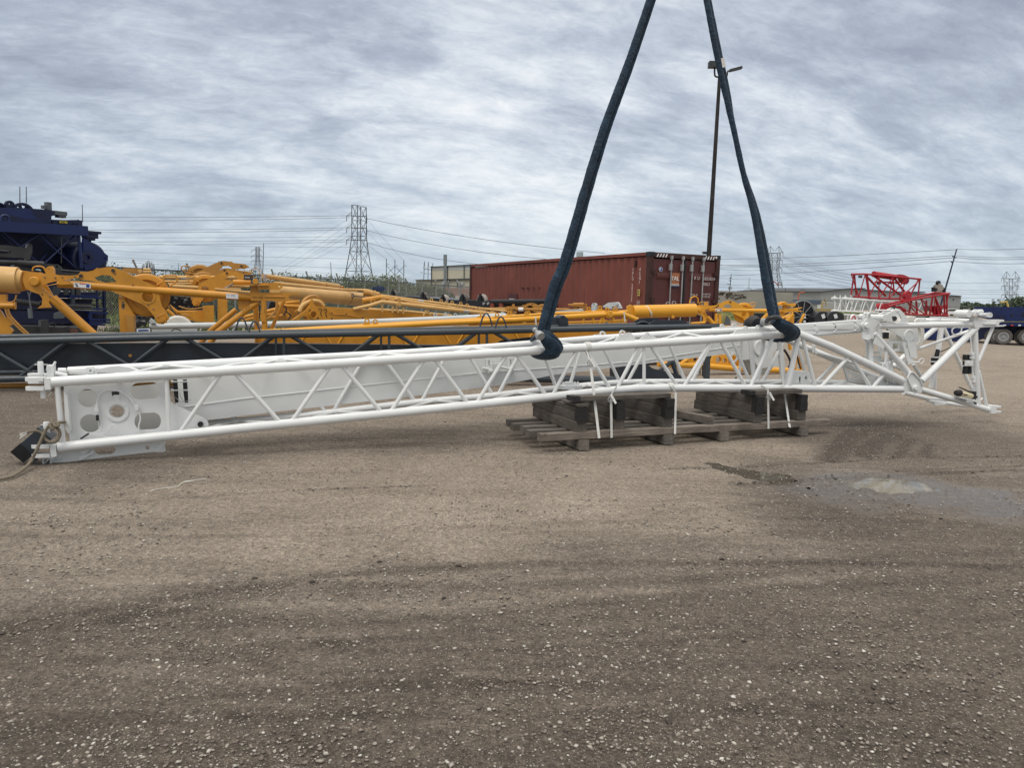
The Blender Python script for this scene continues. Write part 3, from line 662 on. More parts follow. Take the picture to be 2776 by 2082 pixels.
cable(WF, A2((1500,560),(1560,600),(1640,580)), .003, 'tie_wire', STEEL, boom, .1); cable(WF, A2((1540,520),(1550,560),(1580,600)), .003, 'tie_wire', STEEL, boom, .1)
b = M(); b.lathe(WF(*A2((1718,788)), .10), WF.n, [(-.03, .028), (.03, .028)], 18); obj('rubber_buffer', b, BLACK, boom)
b = M(); b.path([WF(*A2((1735,730)), .12), WF(*A2((1730,770)), .12)], .006, 6); obj('buffer_stud', b, WHITE, boom)
# rear-chord bracket near the middle
b = M(); c = WF(*A5((545,220)), .35); b.box(c, WF.u*.14, WF.n*.06, WF.up*.022); b.box(c+WF.up*.04-WF.u*.02, WF.u*.045, WF.n*.04, WF.up*.03)
for dx in (-.10, .06, .10): b.lathe(c+WF.u*dx+WF.up*.02, V((0, 0, 1)), [(0, .018), (.035, .018), (.036, .01), (.05, .01)], 8)
obj('bolted_clamp', b, WHITE, boom)
# foot bracket box between the chords near the hinge
b = M(); b.plate([WF(*C7(p), .12) for p in [(478,975),(690,985),(700,1150),(410,1150)]], WF.n*.12, [ell(WF, *C7((642,1065)), 3.6, 5.2, .12, 14)]); obj('bracket_box', b, WHITE2, boom)
b = M(); b.plate([WF(*C7(p), .115) for p in [(556,1050),(570,1050),(568,1125),(552,1120)]], WF.n*.004); obj('slot', b, INK, boom)
cable(WF, C7((600,1150),(545,1155),(518,1125),(535,1105),(580,1120),(620,1145),(900,1150),(1150,1150),(1420,1155)), .005, 'cable', WHITE, boom, .06)
for x0, pl_ in ((1140, 0.42), (1600, 0.10)):
    b = M(); q = [(x0-10,940),(x0+280,1060),(x0+290,1140),(x0+50,1110)] if x0 < 1500 else [(1600,1010),(1870,1130),(1870,1160),(1560,1160)]
    hs = [(1215,1040,4),(1265,1055,2.6),(1305,1068,1.8)] if x0 < 1500 else [(1655,1105,5),(1710,1125,3.4),(1745,1135,2.4)]
    b.plate([WF(*C7(p), pl_) for p in q], WF.n*.012, [ell(WF, *C7((h[0], h[1])), h[2], h[2]*1.3, pl_, 12) for h in hs]); obj('gusset_plate', b, WHITE2, boom)
b = M(); b.bar(WF(*C7((1470,1080)), .2), WF(*C7((1880,1130)), .2), .16, .10); obj('cross_box', b, WHITE2, boom)

# hinge plates at the toe
for off in (-.07, .16):
    b = M(); o_ = C8((400,1030),(440,1022),(525,1105),(565,1190),(550,1275),(480,1285),(452,1270),(385,1090))
    b.plate([WF(x, y, off) for x, y in o_], WF.n*.02); q = obj('hinge_plate', b, WHITE2, boom)
    b = M(); b.path([WF(*C8(p), off-.012) for p in [(470,1278),(448,1268),(382,1095),(405,1038),(440,1025),(530,1112),(565,1195)]], .010, 6); obj('edge_bead', b, WHITE, q)
b = M(); b.plate([WF(x, y, -.05) for x, y in C8((340,1090),(420,1120),(470,1270),(340,1265))], WF.n*.2); obj('hinge_block', b, WHITE2, boom)
b = M(); b.lathe(WF(*C8((497,1222)), -.115), WF.n, [(0, .036), (.006, .042), (.33, .042)], 24); obj('hinge_pin', b, WHITE, boom)
b = M(); b.plate([WF(x, y, -.03) for x, y in C8((350,1078),(385,1100),(378,1120),(345,1095))], WF.n*.01); obj('shadow_gap', b, DKGREY, boom) if False else None
# clevis bracket standing on the sloping chord
b = M()
for dx in (0, 60): b.plate([WF(*C7((x+dx, y+dx*.1)), -.02 if dx == 0 else .05) for x, y in [(1660,730),(1690,722),(1685,850),(1705,900),(1695,1010),(1625,975),(1625,900),(1655,850)]], WF.n*.012)
b.bar(WF(*C7((1660,724)), 0), WF(*C7((1750,724)), .05), .05, .012); b.lathe(WF(*C7((1660,885)), -.03), WF.n, [(0, .02), (.12, .02)], 12); b.lathe(WF(*C7((1720,870)), -.0), WF.n, [(0, .022), (.03, .022)], 12)
obj('clevis_bracket', b, WHITE, boom)

# ------------------------------------------------------------------ A-frame head at the right
AR = WF.back(1.05)
af = thing('crane_jib', 'white tubular A-shaped jib head frame with sheave at the far right end of the boom', 'crane part', tuple(gr(2600, 1130)))
def T(pl, a, b_, rp, name, n=12, mat=WHITE, parent=None, r2=None): return bm_tube(pl, a, b_, rp, name, mat, n, parent or af, r2)
T(WF, C7((1560,395)), C8((1200,442)), 8.3, 'top_tube', 16)
T(WF, C8((1215,480)), C8((550,1135)), 8.8, 'diagonal_leg', 16)
T(WF, C7((1510,490)), C8((400,1050)), 8.0, 'diagonal_leg', 16, r2=9.0)
T(WF, C8((530,1235)), C8((1385,1490)), 8.3, 'foot_tube', 16)
T(WF, C8((1195,470)), C8((1233,1420)), 7.2, 'upright', 14)
T(WF, C8((1415,480)), C8((1243,890)), 4.4, 'brace'); T(WF, C8((1245,1010)), C8((1340,1450)), 4.2, 'brace')
T(AR, C8((790,480)), C8((745,800)), 7.4, 'upright', 14); T(AR, C8((745,780)), C8((660,1215)), 6.6, 'upright', 14); T(AR, C8((715,960)), C8((712,1240)), 4.0, 'brace')
T(AR, C8((815,480)), C8((1170,1255)), 5.2, 'brace'); T(AR, C8((730,480)), C8((500,680)), 6.8, 'diagonal_leg', 14); T(AR, C8((500,680)), C8((200,960)), 6.2, 'diagonal_leg', 14)
T(WF.back(.4), C8((500,745)), C8((1140,520)), 4.3, 'stay_rod'); T(WF.back(.5), C8((450,930)), C8((560,1110)), 5.0, 'brace')
T(AR, C8((200,940)), C8((330,1000)), 5.0, 'brace'); T(AR, C8((330,1275)), C8((640,1350)), 6.5, 'foot_tube', 14); T(AR, C8((630,1345)), C8((860,1360)), 4.4, 'foot_tube')
T(AR, C8((620,1370)), C8((1110,1440)), 5.2, 'foot_tube'); T(AR, C8((1290,1340)), C8((1260,1375)), 1.8, 'brace')
T(AR, C8((400,395)), C8((900,400)), 7.0, 'top_tube', 14); T(AR, C8((880,400)), C8((1190,415)), 8.0, 'top_tube', 14)
b = M(); c = AR(*C8((750,1412))); c.z = max(c.z, .012); b.box(c, WF.u*.12, WF.n*.05, V((0, 0, .012))); obj('foot_pad', b, WHITE, af)
# fork head
b = M()
b.plate([WF(*C8(p), -.05) for p in [(1175,400),(1245,392),(1552,388),(1555,405),(1505,420),(1490,432),(1490,452),(1510,460),(1552,455),(1552,470),(1200,486)]], WF.n*.10); obj('fork_head', b, WHITE, af)
b = M(); b.bar(WF(*C8((1300,438)), -.06), WF(*C8((1462,438)), -.06), .03, .02); obj('rib', b, WHITE, af)
b = M(); b.plate([WF(*C8(p), -.04) for p in [(1190,350),(1245,352),(1240,400),(1265,430),(1170,430),(1185,400)]], WF.n*.08); obj('neck', b, WHITE, af)
b = M(); b.box(WF(*C8((1175,325)), 0), WF.u*.175, WF.n*.10, WF.up*.008); obj('platform', b, WHITE, af)
b = M(); b.plate([WF(*C8(p), -.07) for p in [(1280,310),(1395,300),(1412,318),(1412,350),(1395,362),(1250,352)]], WF.n*.03, [ell(WF, *C8((1392,328)), 1.8, 3.2, -.07, 12)]); obj('ear_plate', b, WHITE, af)
b = M(); b.lathe(WF(*C8((1130,318)), -.12), WF.n, [(0, .052), (.02, .057), (.2, .057), (.22, .05)], 24); obj('head_roller', b, WHITE, af)
b = M(); b.path([WF(*C8((1150,292)), 0), WF(*C8((1290,294)), 0)], .022, 14)
for q in (1195, 1240, 1268): b.lathe(WF(*C8((q, 288)), 0), WF.u, [(-.012, .034), (.012, .034)], 14)
obj('head_pin', b, WHITE, af)
# hinge cheek and arm
GF = WF.back(.02)
b = M(); b.ringp(GF(*C7((1445,395)), -.05), WF.u, WF.up, 0, .098, WF.n*.03, 32); b.plate([GF(*C7(p), -.048) for p in [(1400,320),(1430,300),(1430,235),(1452,222),(1472,240),(1475,290),(1560,320),(1600,345),(1560,385),(1500,440),(1510,490),(1510,555),(1370,560),(1370,470),(1410,470),(1380,400)]], WF.n*.025, [ell(WF, *C7((1453,242)), 1.6, 2.2, -.048, 10)]); obj('hinge_cheek', b, WHITE2, af)
b = M(); b.plate([GF(*C7(p), .10) for p in [(1380,320),(1390,235),(1410,222),(1427,240),(1425,300),(1480,320),(1480,480),(1380,480)]], WF.n*.025, [ell(WF, *C7((1408,242)), 1.6, 2.2, .10, 10)]); obj('hinge_cheek', b, WHITE2, af)
b = M(); b.lathe(GF(*C7((1440,390)), -.09), WF.n, [(0, .036), (.006, .04), (.22, .04)], 24); obj('hinge_pin', b, WHITE, af)
b = M(); b.plate([GF(*C7(p), -.06) for p in [(1370,530),(1470,520),(1475,560),(1440,600),(1420,605),(1395,570),(1370,560)]], WF.n*.02, [ell(WF, *C7((1428,575)), 1.8, 2.2, -.06, 10)]); obj('lug', b, WHITE, af)
# rocker arm plates over the sheave
for off in (-.06, .34):
    dx, dy = (0, 0) if off < 0 else (-80, -8)
    b = M(); q = [(75,365),(95,340),(255,252),(285,258),(330,305),(405,410),(300,420),(120,415)]
    hs = [[WF(*C8((x+dx, y+dy)), off) for x, y in [(185,350),(260,315),(285,325),(310,385),(285,410),(200,410)]]] if off < 0 else []
    b.plate([WF(*C8((x+dx, y+dy)), off) for x, y in q], WF.n*.02, hs); obj('rocker_plate', b, WHITE2, af)
b = M(); b.lathe(WF(*C8((105,365)), -.09), WF.n, [(0, .045), (.45, .045)], 18); b.lathe(WF(*C8((268,282)), -.075), WF.n, [(0, .014), (.42, .014)], 10); obj('rocker_pin', b, WHITE, af)
b = M(); b.lathe(WF(*C8((200,375)), 0), WF.n, [(-.04, .035), (.04, .035)], 12); obj('nut', b, DKGREY, af)
b = M(); b.path([WF(*C8(p), .0) for p in [(460,410),(510,370),(590,370),(590,400)]], .012, 6); b.bar(WF(*C8((590,402)), .3), WF(*C8((720,385)), .3), .2, .03); b.box(WF(*C8((820,365)), .4), WF.u*.12, WF.n*.15, WF.up*.012); obj('guide_rail', b, WHITE, af)
# sheave and its cheek plate
c = WF(*C8((365,575)), .30)
b = M(); b.lathe(c, WF.n, [(-.03, .20), (-.07, .21), (-.07, .275), (-.06, .285), (-.045, .285), (-.03, .25), (-.015, .285), (.0, .285), (.015, .25), (.03, .285), (.05, .285), (.07, .25)], 40); obj('sheave', b, CREAMW, af)
b = M(); b.plate([WF(*C8(p), .16) for p in [(120,490),(500,490),(520,640),(430,700),(345,660),(300,600)]], WF.n*.016); obj('cheek_plate', b, WHITE2, af)
b = M(); b.ringp(WF(*C8((402,585)), .145), WF.u, WF.up, .072, .092, WF.n*.02, 28); b.lathe(WF(*C8((402,585)), .15), WF.n, [(0, .073), (.012, .073)], 28); obj('hub_ring', b, WHITE, af)
# ladder-like bracket below the sheave
b = M(); b.plate([WF(*C8(p), .12) for p in [(-120,640),(60,635),(300,650),(320,765),(0,800),(-110,790)]], WF.n*.012, [[WF(*C8(p), .12) for p in h] for h in ([(-60,665),(40,660),(60,765),(-50,775)], [(100,668),(150,668),(140,755),(85,760)], [(200,675),(280,680),(270,740),(195,750)])]); obj('slotted_bracket', b, WHITE2, af)
b = M(); b.plate([WF(*C8(p), .10) for p in [(-110,825),(60,825),(60,870),(480,890),(480,905),(440,930),(-110,890)]], WF.n*.05); obj('lower_bracket', b, WHITE2, af)
b = M(); b.plate([WF(*C8(p), .05) for p in [(370,660),(475,655),(500,860),(420,850)]], WF.n*.006); b.plate([WF(*C8(p), .06) for p in [(310,655),(375,660),(460,920),(390,930)]], WF.n*.02, [[WF(*C8(p), .06) for p in [(358,695),(368,695),(372,740),(362,745)]]]); obj('guard_plate', b, WHITE2, af)
b = M(); p = WF(*C8((545,890)), .02); b.path(smooth_pts([p+WF.u*.05*cos(a)+V((0, 0, .035*sin(a)+cos(a)*.012)) for a in [2*PI*i/10 for i in range(10)]], 3, True), .007, 6, closed=True); b.path([WF(*C8((440,905)), .02), WF(*C8((520,905)), .02)], .012, 8); obj('pull_ring', b, WHITE, af)
b = M(); b.plate([WF(*C7(p), .02) for p in [(1470,560),(1510,560),(1500,900),(1460,900)]], WF.n*.03); b.plate([WF(*C7(p), .2) for p in [(1410,560),(1455,560),(1490,900),(1450,900)]], WF.n*.03); b.plate([WF(*C7(p), .3) for p in [(1570,420),(1620,420),(1620,900),(1590,900)]], WF.n*.03); obj('column_plate', b, WHITE2, af)
b = M(); b.bar(WF(*C7((1520,580)), -.03), WF(*C7((1650,650)), -.03), .012, .10); obj('gusset_plate', b, WHITE2, af)
# toe fork
b = M(); b.box(WF(*C8((1385,1475)), 0), WF.u*.05, WF.n*.06, WF.up*.06)
for dy in (-30, 28): b.box(WF(*C8((1430,1475+dy)), 0), WF.u*.085, WF.n*.055, WF.up*.014)
obj('toe_fork', b, WHITE, af)
# fittings on the frame
b = M(); b.lathe(WF(*C8((735,815)), .9), V((0.1, 0, 1)), [(-.09, .038), (.0, .036), (.09, .03)], 16); obj('rubber_plug', b, BLACK, af)
b = M(); b.lathe(WF(*C8((710,885)), .9), V((0, 0, 1)), [(-.07, .058), (.07, .06)], 16); obj('rubber_band', b, DKGREY, af)
b = M(); b.ringp(WF(*C8((712,850)), .9), WF.u, WF.n, .055, .072, V((0, 0, .02)), 16); b.ringp(WF(*C8((700,905)), .9), WF.u, WF.n, .055, .072, V((0, 0, .02)), 16); obj('clamp_ring', b, WHITE, af)
b = M(); b.path([WF(*C8((750,790)), .9), WF(*C8((930,715)), .85)], .008, 6); obj('lever', b, BLACK, af)
for x in (1078, 1128):
    for y0, y1 in ((812, 882), (888, 945), (950, 1050)):
        b = M(); b.box((WF(*C8((x, y0)), -.02)+WF(*C8((x, y1)), -.02))/2, WF.u*.024, WF.n*.024, WF.up*((y1-y0)/4.485*.0026)); obj('plug_holder', b, BLACK, af)
b = M(); b.box(WF(*C8((1125,915)), -.075), WF.u*.078, WF.n*.008, WF.up*.04); b.ringp(WF(*C8((1125,915)), -.09), WF.u, WF.up, 0, .02, WF.n*.01, 16); obj('bracket', b, WHITE, af)
cable(WF, C8((1145,600),(1150,700),(1158,800),(1162,950),(1175,1100),(1185,1260)), .012, 'conduit', WHITE, af, -.05)
for y in (800, 845, 1090, 1130): b = M(); b.box(WF(*C8((1160+(y-800)*.06, y)), -.06), WF.u*.03, WF.n*.02, WF.up*.022); obj('pipe_clip', b, WHITE, af)
cable(WF, C8((1020,485),(960,480),(920,510),(930,560),(985,570),(1030,530),(1040,485),(1100,470),(1140,500)), .011, 'cable', WHITE, af, -.02)
# hand pump
pump = thing('hydraulic_hand_pump', 'cream and black hydraulic hand pump with lever clamped on the white foot tube', 'hand pump', tuple(WF(*C8((1100,1360)))))
b = M(); b.path([WF(*C8((1015,1285)), -.08), WF(*C8((1150,1315)), -.08)], .045, 18); obj('body', b, CREAM, pump)
b = M(); b.lathe(WF(*C8((1000,1280)), -.08), WF.u, [(-.06, .036), (-.03, .048), (.03, .048)], 18); obj('end_cap', b, BLACK, pump)
b = M(); b.box(WF(*C8((1165,1310)), -.08), WF.u*.032, WF.n*.04, WF.up*.062); b.lathe(WF(*C8((1200,1330)), -.08), WF.u, [(0, .02), (.03, .02)], 10); obj('valve_block', b, BLACK, pump)
b = M(); b.path([WF(*C8((1005,1210)), -.1), WF(*C8((1100,1250)), -.1), WF(*C8((1180,1285)), -.1)], [.009, .011, .014], 8); obj('lever', b, BLACK, pump)
b = M(); b.plate([WF(*C8(p), -.15) for p in [(1060,1292),(1110,1302),(1108,1316),(1060,1306)]], WF.n*.003); obj('label', b, INK, pump)
b = M(); b.bar(WF(*C8((990,1330)), -.08), WF(*C8((1190,1375)), -.08), .12, .02); b.box(WF(*C8((1110,1370)), -.08), WF.u*.08, WF.n*.05, WF.up*.02); obj('mounting_tray', b, WHITE, pump)
b = M(); b.arc([WF(*C8(p), -.05) for p in [(1195,1340),(1190,1390),(1215,1410)]], .012, 6); obj('hose', b, BLACK, pump)

# white arm reaching left from the hinge
b = M(); o_ = C7((470,382),(560,372),(900,350),(1250,325),(1380,318),(1420,340),(1420,440),(1375,460),(740,512),(520,490),(470,450))
b.plate([GF(x, y, .02) for x, y in o_], WF.n*.12, [ell(WF, *C7((1020,412)), 2.6, 5.0, .02, 12)]); arm = obj('box_arm', b, WHITE2, af)
for pts in ([(990,350),(1045,395),(1048,425),(990,480)], [(745,370),(800,415),(800,440),(740,495)], [(1262,335),(1312,375),(1310,420),(1255,462)]):
    b = M(); b.path([GF(*C7(p), .01) for p in pts], .009, 6); obj('rib', b, WHITE, arm)
for q in ((778,435), (1290,395)): b = M(); b.lathe(GF(*C7(q), 0), WF.n, [(0, .03), (.03, .03)], 16); obj('boss', b, WHITE, arm)
T(WF.back(.1), C7((700,522)), C7((1535,455)), 3.2, 'guide_rod', 10); T(WF.back(.1), C7((1535,432)), C7((1540,478)), 3.4, 'rod_end', 8)
T(WF.back(.42), C7((770,735)), C7((1280,885)), 5.0, 'support_tube', 10); T(WF.back(.42), C7((740,640)), C7((738,735)), 4.6, 'support_post', 10)
T(WF.back(.3), C7((1495,490)), C7((1478,900)), 4.0, 'support_post', 10)

# ------------------------------------------------------------------ white box girder lying behind the lattice
GP = Plane(600, 8.1, 2060, 11.6)
gird = thing('box_girder', 'white tapered box girder with pulley end lying behind the white lattice', 'crane boom', tuple(gr(1400, 1130)))
def gt(x): return yline([(480,1015),(650,985),(1315,948),(1700,920),(2040,905)], x)
def gb(x): return yline([(480,1150),(650,1128),(1093,1077),(1350,1045),(1516,1014),(1700,991.6),(1985,958),(2040,955)], x)
xs = [480, 650, 900, 1093, 1350, 1516, 1700, 1985, 2040]
b = M()
front = [GP(x, gt(x)) for x in xs], [GP(x, gb(x)) for x in xs]
vs = []; n_ = len(xs)
for L_, o_ in ((0, 0), (1, 0), (0, 1), (1, 1)):
    vs += [p+GP.n*.32*o_ for p in front[L_]]
fs = []
for i in range(n_-1):
    a, b0, c, d = i, n_+i, 2*n_+i, 3*n_+i
    fs += [(a, b0, b0+1, a+1), (c, c+1, d+1, d), (a, a+1, c+1, c), (b0, d, d+1, b0+1)]
fs += [(0, 2*n_, 3*n_, n_), (n_-1, 2*n_-1, 4*n_-1, 3*n_-1)]
b.add(vs, fs); obj('box_body', b, WHITE2, gird)
b = M(); b.path([GP(x, y, -.004) for x, y in [(500,1103),(650,1082),(1000,1043),(1315,1009),(1500,997),(1738,979),(2037,931)]], .006, 6); obj('weld_seam', b, WHITE, gird)
b = M(); b.path([GP(1505,950,-.004), GP(1505,1014,-.004)], .004, 6); obj('weld_seam', b, WHITE, gird)
for q in ((370,1020,1160), (555,1015,1150)): # slotted stop plates
    b = M(); x = q[0]; b.plate([GP(*A4(p), -.02) for p in [(x,q[1]),(x+48,q[1]),(x+50,q[2]-20),(x+30,q[2]),(x+10,q[2]-8)]], GP.n*.015, [[GP(*A4(p), -.02) for p in [(x+20,q[1]+10),(x+34,q[1]+10),(x+36,q[1]+60),(x+24,q[1]+60)]]]); obj('slotted_plate', b, WHITE, gird)
b = M(); b.path([GP(*A4((340,1100)), -.04), GP(*A4((400,1110)), -.04)], .02, 8); b.lathe(GP(*A4((410,1125)), -.06), GP.u, [(-.03, .03), (.03, .03)], 10); b.box(GP(*A4((450,1090)), -.05), GP.u*.06, GP.n*.03, GP.up*.05); b.path([GP(*A4((500,1090)), -.05), GP(*A4((590,1110)), -.05)], .016, 8); b.lathe(GP(*A4((588,1112)), -.06), GP.u, [(-.025, .03), (.025, .03)], 10); obj('latch_gear', b, WHITE, gird)
b = M(); b.arc([GP(*A4(p), -.03) for p in [(450,1170),(435,1210),(450,1240)]], .006, 6); obj('hose_end', b, WHITE, gird)
b = M(); b.plate([GP(*A4(p), .1) for p in [(920,1150),(1040,1130),(1010,1170),(1010,1230),(990,1240),(970,1200),(930,1190)]], GP.n*.03); obj('underside_lug', b, WHITE, gird)
PE = GP
b = M(); b.plate([PE(*C6(p), -.03) for p in [(1480,870),(1500,800),(1860,800),(1940,830),(1990,900),(2010,1100),(1980,1150),(1700,1180),(1640,1100),(1600,1060),(1480,1075)]], GP.n*.03, [[PE(*C6(p), -.03) for p in [(1890,950),(1920,930),(1950,960),(1950,1040),(1900,1060),(1860,1060)]]]); obj('pulley_plate', b, WHITE2, gird)
b = M(); b.ringp(PE(*C6((1715,915)), -.05), GP.u, GP.up, .085, .12, GP.n*.03, 28); b.lathe(PE(*C6((1715,915)), -.04), GP.n, [(0, .088), (.02, .088)], 28); obj('hub_ring', b, WHITE, gird)
b = M(); b.lathe(PE(*C6((1700,960)), .17), GP.n, [(-.02, .26), (-.05, .27), (-.05, .36), (-.03, .385), (0, .35), (.03, .385), (.05, .35)], 40); obj('sheave', b, CREAMW, gird)
b = M(); b.ringp(PE(*C6((1378,1040)), -.03), GP.u, GP.up, .05, .075, GP.n*.02, 20); b.ringp(PE(*C6((1455,1025)), .05), GP.u, GP.up, .03, .05, GP.n*.02, 16); obj('guide_eye', b, WHITE, gird)

# ------------------------------------------------------------------ black box hung at the left toe, rope, string
bx = thing('metal_box', 'dark grey open steel box lying tilted on the ground beside the left fork ends', 'box', tuple(gr(100, 1250)))
q0 = WF(*A2((290,980)), -.02)
b = M(); ux = (WF.u*.8+V((0, 0, .75))).normalized(); uy = WF.n; uz = ux.cross(uy).normalized()
if uz.z < 0: uz = -uz
cc = WF(*A2((285,960)), .10)
b.box(cc, ux*.155, uy*.11, uz*.075); obj('shell', b, GREYD, bx)
b = M(); b.box(cc-ux*.10+uz*.002-uy*.05, ux*.06, uy*.062, uz*.078); obj('open_front', b, BLKP, bx)
b = M(); b.lathe(WF(*A2((300,1095)), .0), WF.n, [(-.03, .02), (.03, .02)], 10); b.box(cc+ux*.17, ux*.012, uy*.118, uz*.083); obj('rim', b, GREY, bx)
ROPE, nt, p_ = new_mat('olive braided rope')
w = nt.nodes.new('ShaderNodeTexWave'); w.inputs['Scale'].default_value = 45; w.inputs['Distortion'].default_value = 2
g = nt.nodes.new('ShaderNodeNewGeometry'); nt.links.new(g.outputs['Position'], w.inputs['Vector'])
nt.links.new(mixc(nt, w.outputs['Fac'], (0.16, 0.135, 0.095), (0.24, 0.205, 0.15)), p_.inputs['Base Color']); p_.inputs['Roughness'].default_value = 0.95
bump(nt, p_, w.outputs['Fac'], 0.5, 0.004)
rp = thing('rope', 'olive grey rope knotted around the left upright and trailing out of the frame', 'rope', tuple(gr(30, 1310)))
rf = lambda pts, off: [WF(*D4(p), o_) for p, o_ in zip(pts, off)]
b = M(); pts = rf([(560,860),(500,920),(450,1010),(400,1120),(350,1230)], [-.10,-.09,-.10,-.12,-.14])
pts += [gr(*D4((300,1330)), .06), gr(*D4((225,1415)), .03), gr(*D4((130,1485)), .02), gr(*D4((0,1545)), .018), gr(-60, 1308, .018)]
b.path(smooth_pts(pts, 6), .0145, 10)
b.path(smooth_pts(rf([(450,1010),(470,1060),(530,1098),(600,1090),(650,1030),(650,960),(600,890),(620,860),(640,890),(600,900),(560,860),(530,880),(560,940),(590,900),(620,860),(700,850),(715,845)], [-.08,-.09,-.10,-.10,-.09,-.09,-.08,-.10,-.12,-.12,-.08,-.12,-.13,-.10,-.09,-.06,.04]), 6), .0145, 10)
b.path(smooth_pts(rf([(460,1020),(420,980),(360,960),(300,965),(240,975)], [-.07,-.06,-.07,-.09,-.1]), 6), .013, 10)
obj('rope_body', b, ROPE, rp)
b = M()
for i in range(9):
    p = WF(*D4((245, 970+i*4)), -.1); b.path([p, p+WF.u*-.06+V((0, 0, rnd.uniform(-.05, .01)))+WF.n*rnd.uniform(-.02, .02)], .002, 4)
obj('frayed_end', b, STRAP, rp)
b = M(); b.path(smooth_pts([gr(*A2(p), .004) for p in [(1280,1365),(1330,1350),(1400,1338),(1480,1330),(1530,1318),(1545,1300),(1570,1290),(1640,1275),(1700,1265),(1765,1258)]], 5), .0024, 5)
b.path(smooth_pts([gr(*A2(p), .004) for p in [(1545,1300),(1600,1278),(1660,1272)]], 4), .003, 5)
solo('string', b, STRAP, 'frayed white string lying on the gravel below the boom', 'string')
# ------------------------------------------------------------------ timber mat
def mat_wood(name, cs, endc):
    m, nt, p = new_mat(name)
    tc = nt.nodes.new('ShaderNodeTexCoord'); oi = nt.nodes.new('ShaderNodeObjectInfo')
    g = nz(nt, 3, 8, 0.7, tc.outputs['Object'], 1.2, (1.0, 14, 14)); c = rmp(nt, g, [(0.25, cs[0]), (0.5, cs[1]), (0.75, cs[2])])
    v = nt.nodes.new('ShaderNodeHueSaturation'); nt.links.new(c, v.inputs['Color'])
    mr = nt.nodes.new('ShaderNodeMapRange'); nt.links.new(oi.outputs['Random'], mr.inputs[0]); mr.inputs[3].default_value = 0.68; mr.inputs[4].default_value = 1.25
    nt.links.new(mr.outputs[0], v.inputs['Value'])
    hs = nt.nodes.new('ShaderNodeMath'); hs.operation = 'MULTIPLY'; nt.links.new(oi.outputs['Random'], hs.inputs[0]); hs.inputs[1].default_value = .28
    wv = mixc(nt, hs.outputs[0], v.outputs[0], mixc(nt, 1.0, v.outputs[0], (1.0, .74, .50), 'MULTIPLY')); v = type('o', (), {'outputs': [wv]})
    st = rmp(nt, nz(nt, 2.2, 6, 0.65, tc.outputs['Object']), [(0.45, 0.0), (0.72, 0.75)])
    c = mixc(nt, st, v.outputs[0], endc)
    kn = nt.nodes.new('ShaderNodeTexVoronoi'); kn.inputs['Scale'].default_value = 3.4; nt.links.new(tc.outputs['Object'], kn.inputs['Vector'])
    c = mixc(nt, rmp(nt, kn.outputs['Distance'], [(0.03, 0.8), (0.10, 0.0)]), c, (0.02, 0.016, 0.012))
    nt.links.new(c, p.inputs['Base Color']); p.inputs['Roughness'].default_value = 0.85
    cr = rmp(nt, nz(nt, 2.0, 6, 0.8, tc.outputs['Object'], .4, (.6, 30, 30)), [(0.60, 0.0), (0.66, 1.0)])
    for l_ in list(p.inputs['Base Color'].links): src = l_.from_socket
    nt.links.new(mixc(nt, cr, src, (0.015, 0.012, 0.010)), p.inputs['Base Color'])
    bump(nt, p, g, 0.9, 0.010); return m
WOODG = mat_wood('weathered grey timber', ((0.050, 0.044, 0.037), (0.125, 0.112, 0.097), (0.24, 0.222, 0.196)), (0.034, 0.028, 0.022))
WOODL = mat_wood('pale weathered slat', ((0.075, 0.068, 0.060), (0.165, 0.150, 0.132), (0.27, 0.252, 0.222)), (0.062, 0.052, 0.043))
ENDB = paint('black painted timber end', (0.014, 0.013, 0.013), 0.6, 0.3, 0.6, (0.07, 0.06, 0.05), 9)
mO = V((0.345, 8.30, 0)); mu = V((0.920, 0.392, 0)).normalized(); mv = V((-mu.y, mu.x, 0))
def MP(u, v, z): return mO+mu*u+mv*v+V((0, 0, z))
def timber(name, a, b_, w, h, mat, label, cat, group, parent=None, endmat=None, warp=0.0):
    """one beam from a to b in mat coordinates, object axes along the grain"""
    A, B = MP(*a), MP(*b_); c = (A+B)/2; L_ = (B-A).length; t = (B-A)/L_
    b = M(); n = 9; ch = 0.006; vs = []
    pr = [(-w/2+ch, -h/2), (w/2-ch, -h/2), (w/2, -h/2+ch), (w/2, h/2-ch), (w/2-ch, h/2), (-w/2+ch, h/2), (-w/2, h/2-ch), (-w/2, -h/2+ch)]
    sd_ = rnd.random()*50
    for i in range(n):
        x = -L_/2+L_*i/(n-1); dz = warp*sin(PI*i/(n-1)*1.3+sd_)
        for (yy, z_) in pr:
            j = noise.noise(V((x*3+sd_, yy*20, z_*20)))*0.0035
            vs.append((x+(j if i in (0, n-1) else 0), yy+j, z_+dz+j))
    fs = [(i*8+k, i*8+(k+1) % 8, (i+1)*8+(k+1) % 8, (i+1)*8+k) for i in range(n-1) for k in range(8)]
    fs += [tuple(reversed(range(8))), tuple(range((n-1)*8, n*8))]
    b.add(vs, fs)
    o = obj(name, b, mat); 
    rot = Matrix((( t.x, -t.y, 0), (t.y, t.x, 0), (0, 0, 1))).to_euler()
    if parent is None:
        o.location = c; o.rotation_euler = rot; o['label'] = label; o['category'] = cat
        if group: o['group'] = group
    else:
        o.parent = parent; o.location = c-parent.location; o.rotation_euler = rot
    if endmat:
        e = M(); e.box((-L_/2+.045, 0, 0), (.05, 0, 0), (0, w/2+.0015, 0), (0, 0, h/2+.0015)); q = obj('painted_end', e, endmat); q.parent = o
    return o
pal = thing('timber_mat', 'low grey timber mat of five long slats on four cross bearers', 'timber mat', tuple(MP(2, .5, 0)))
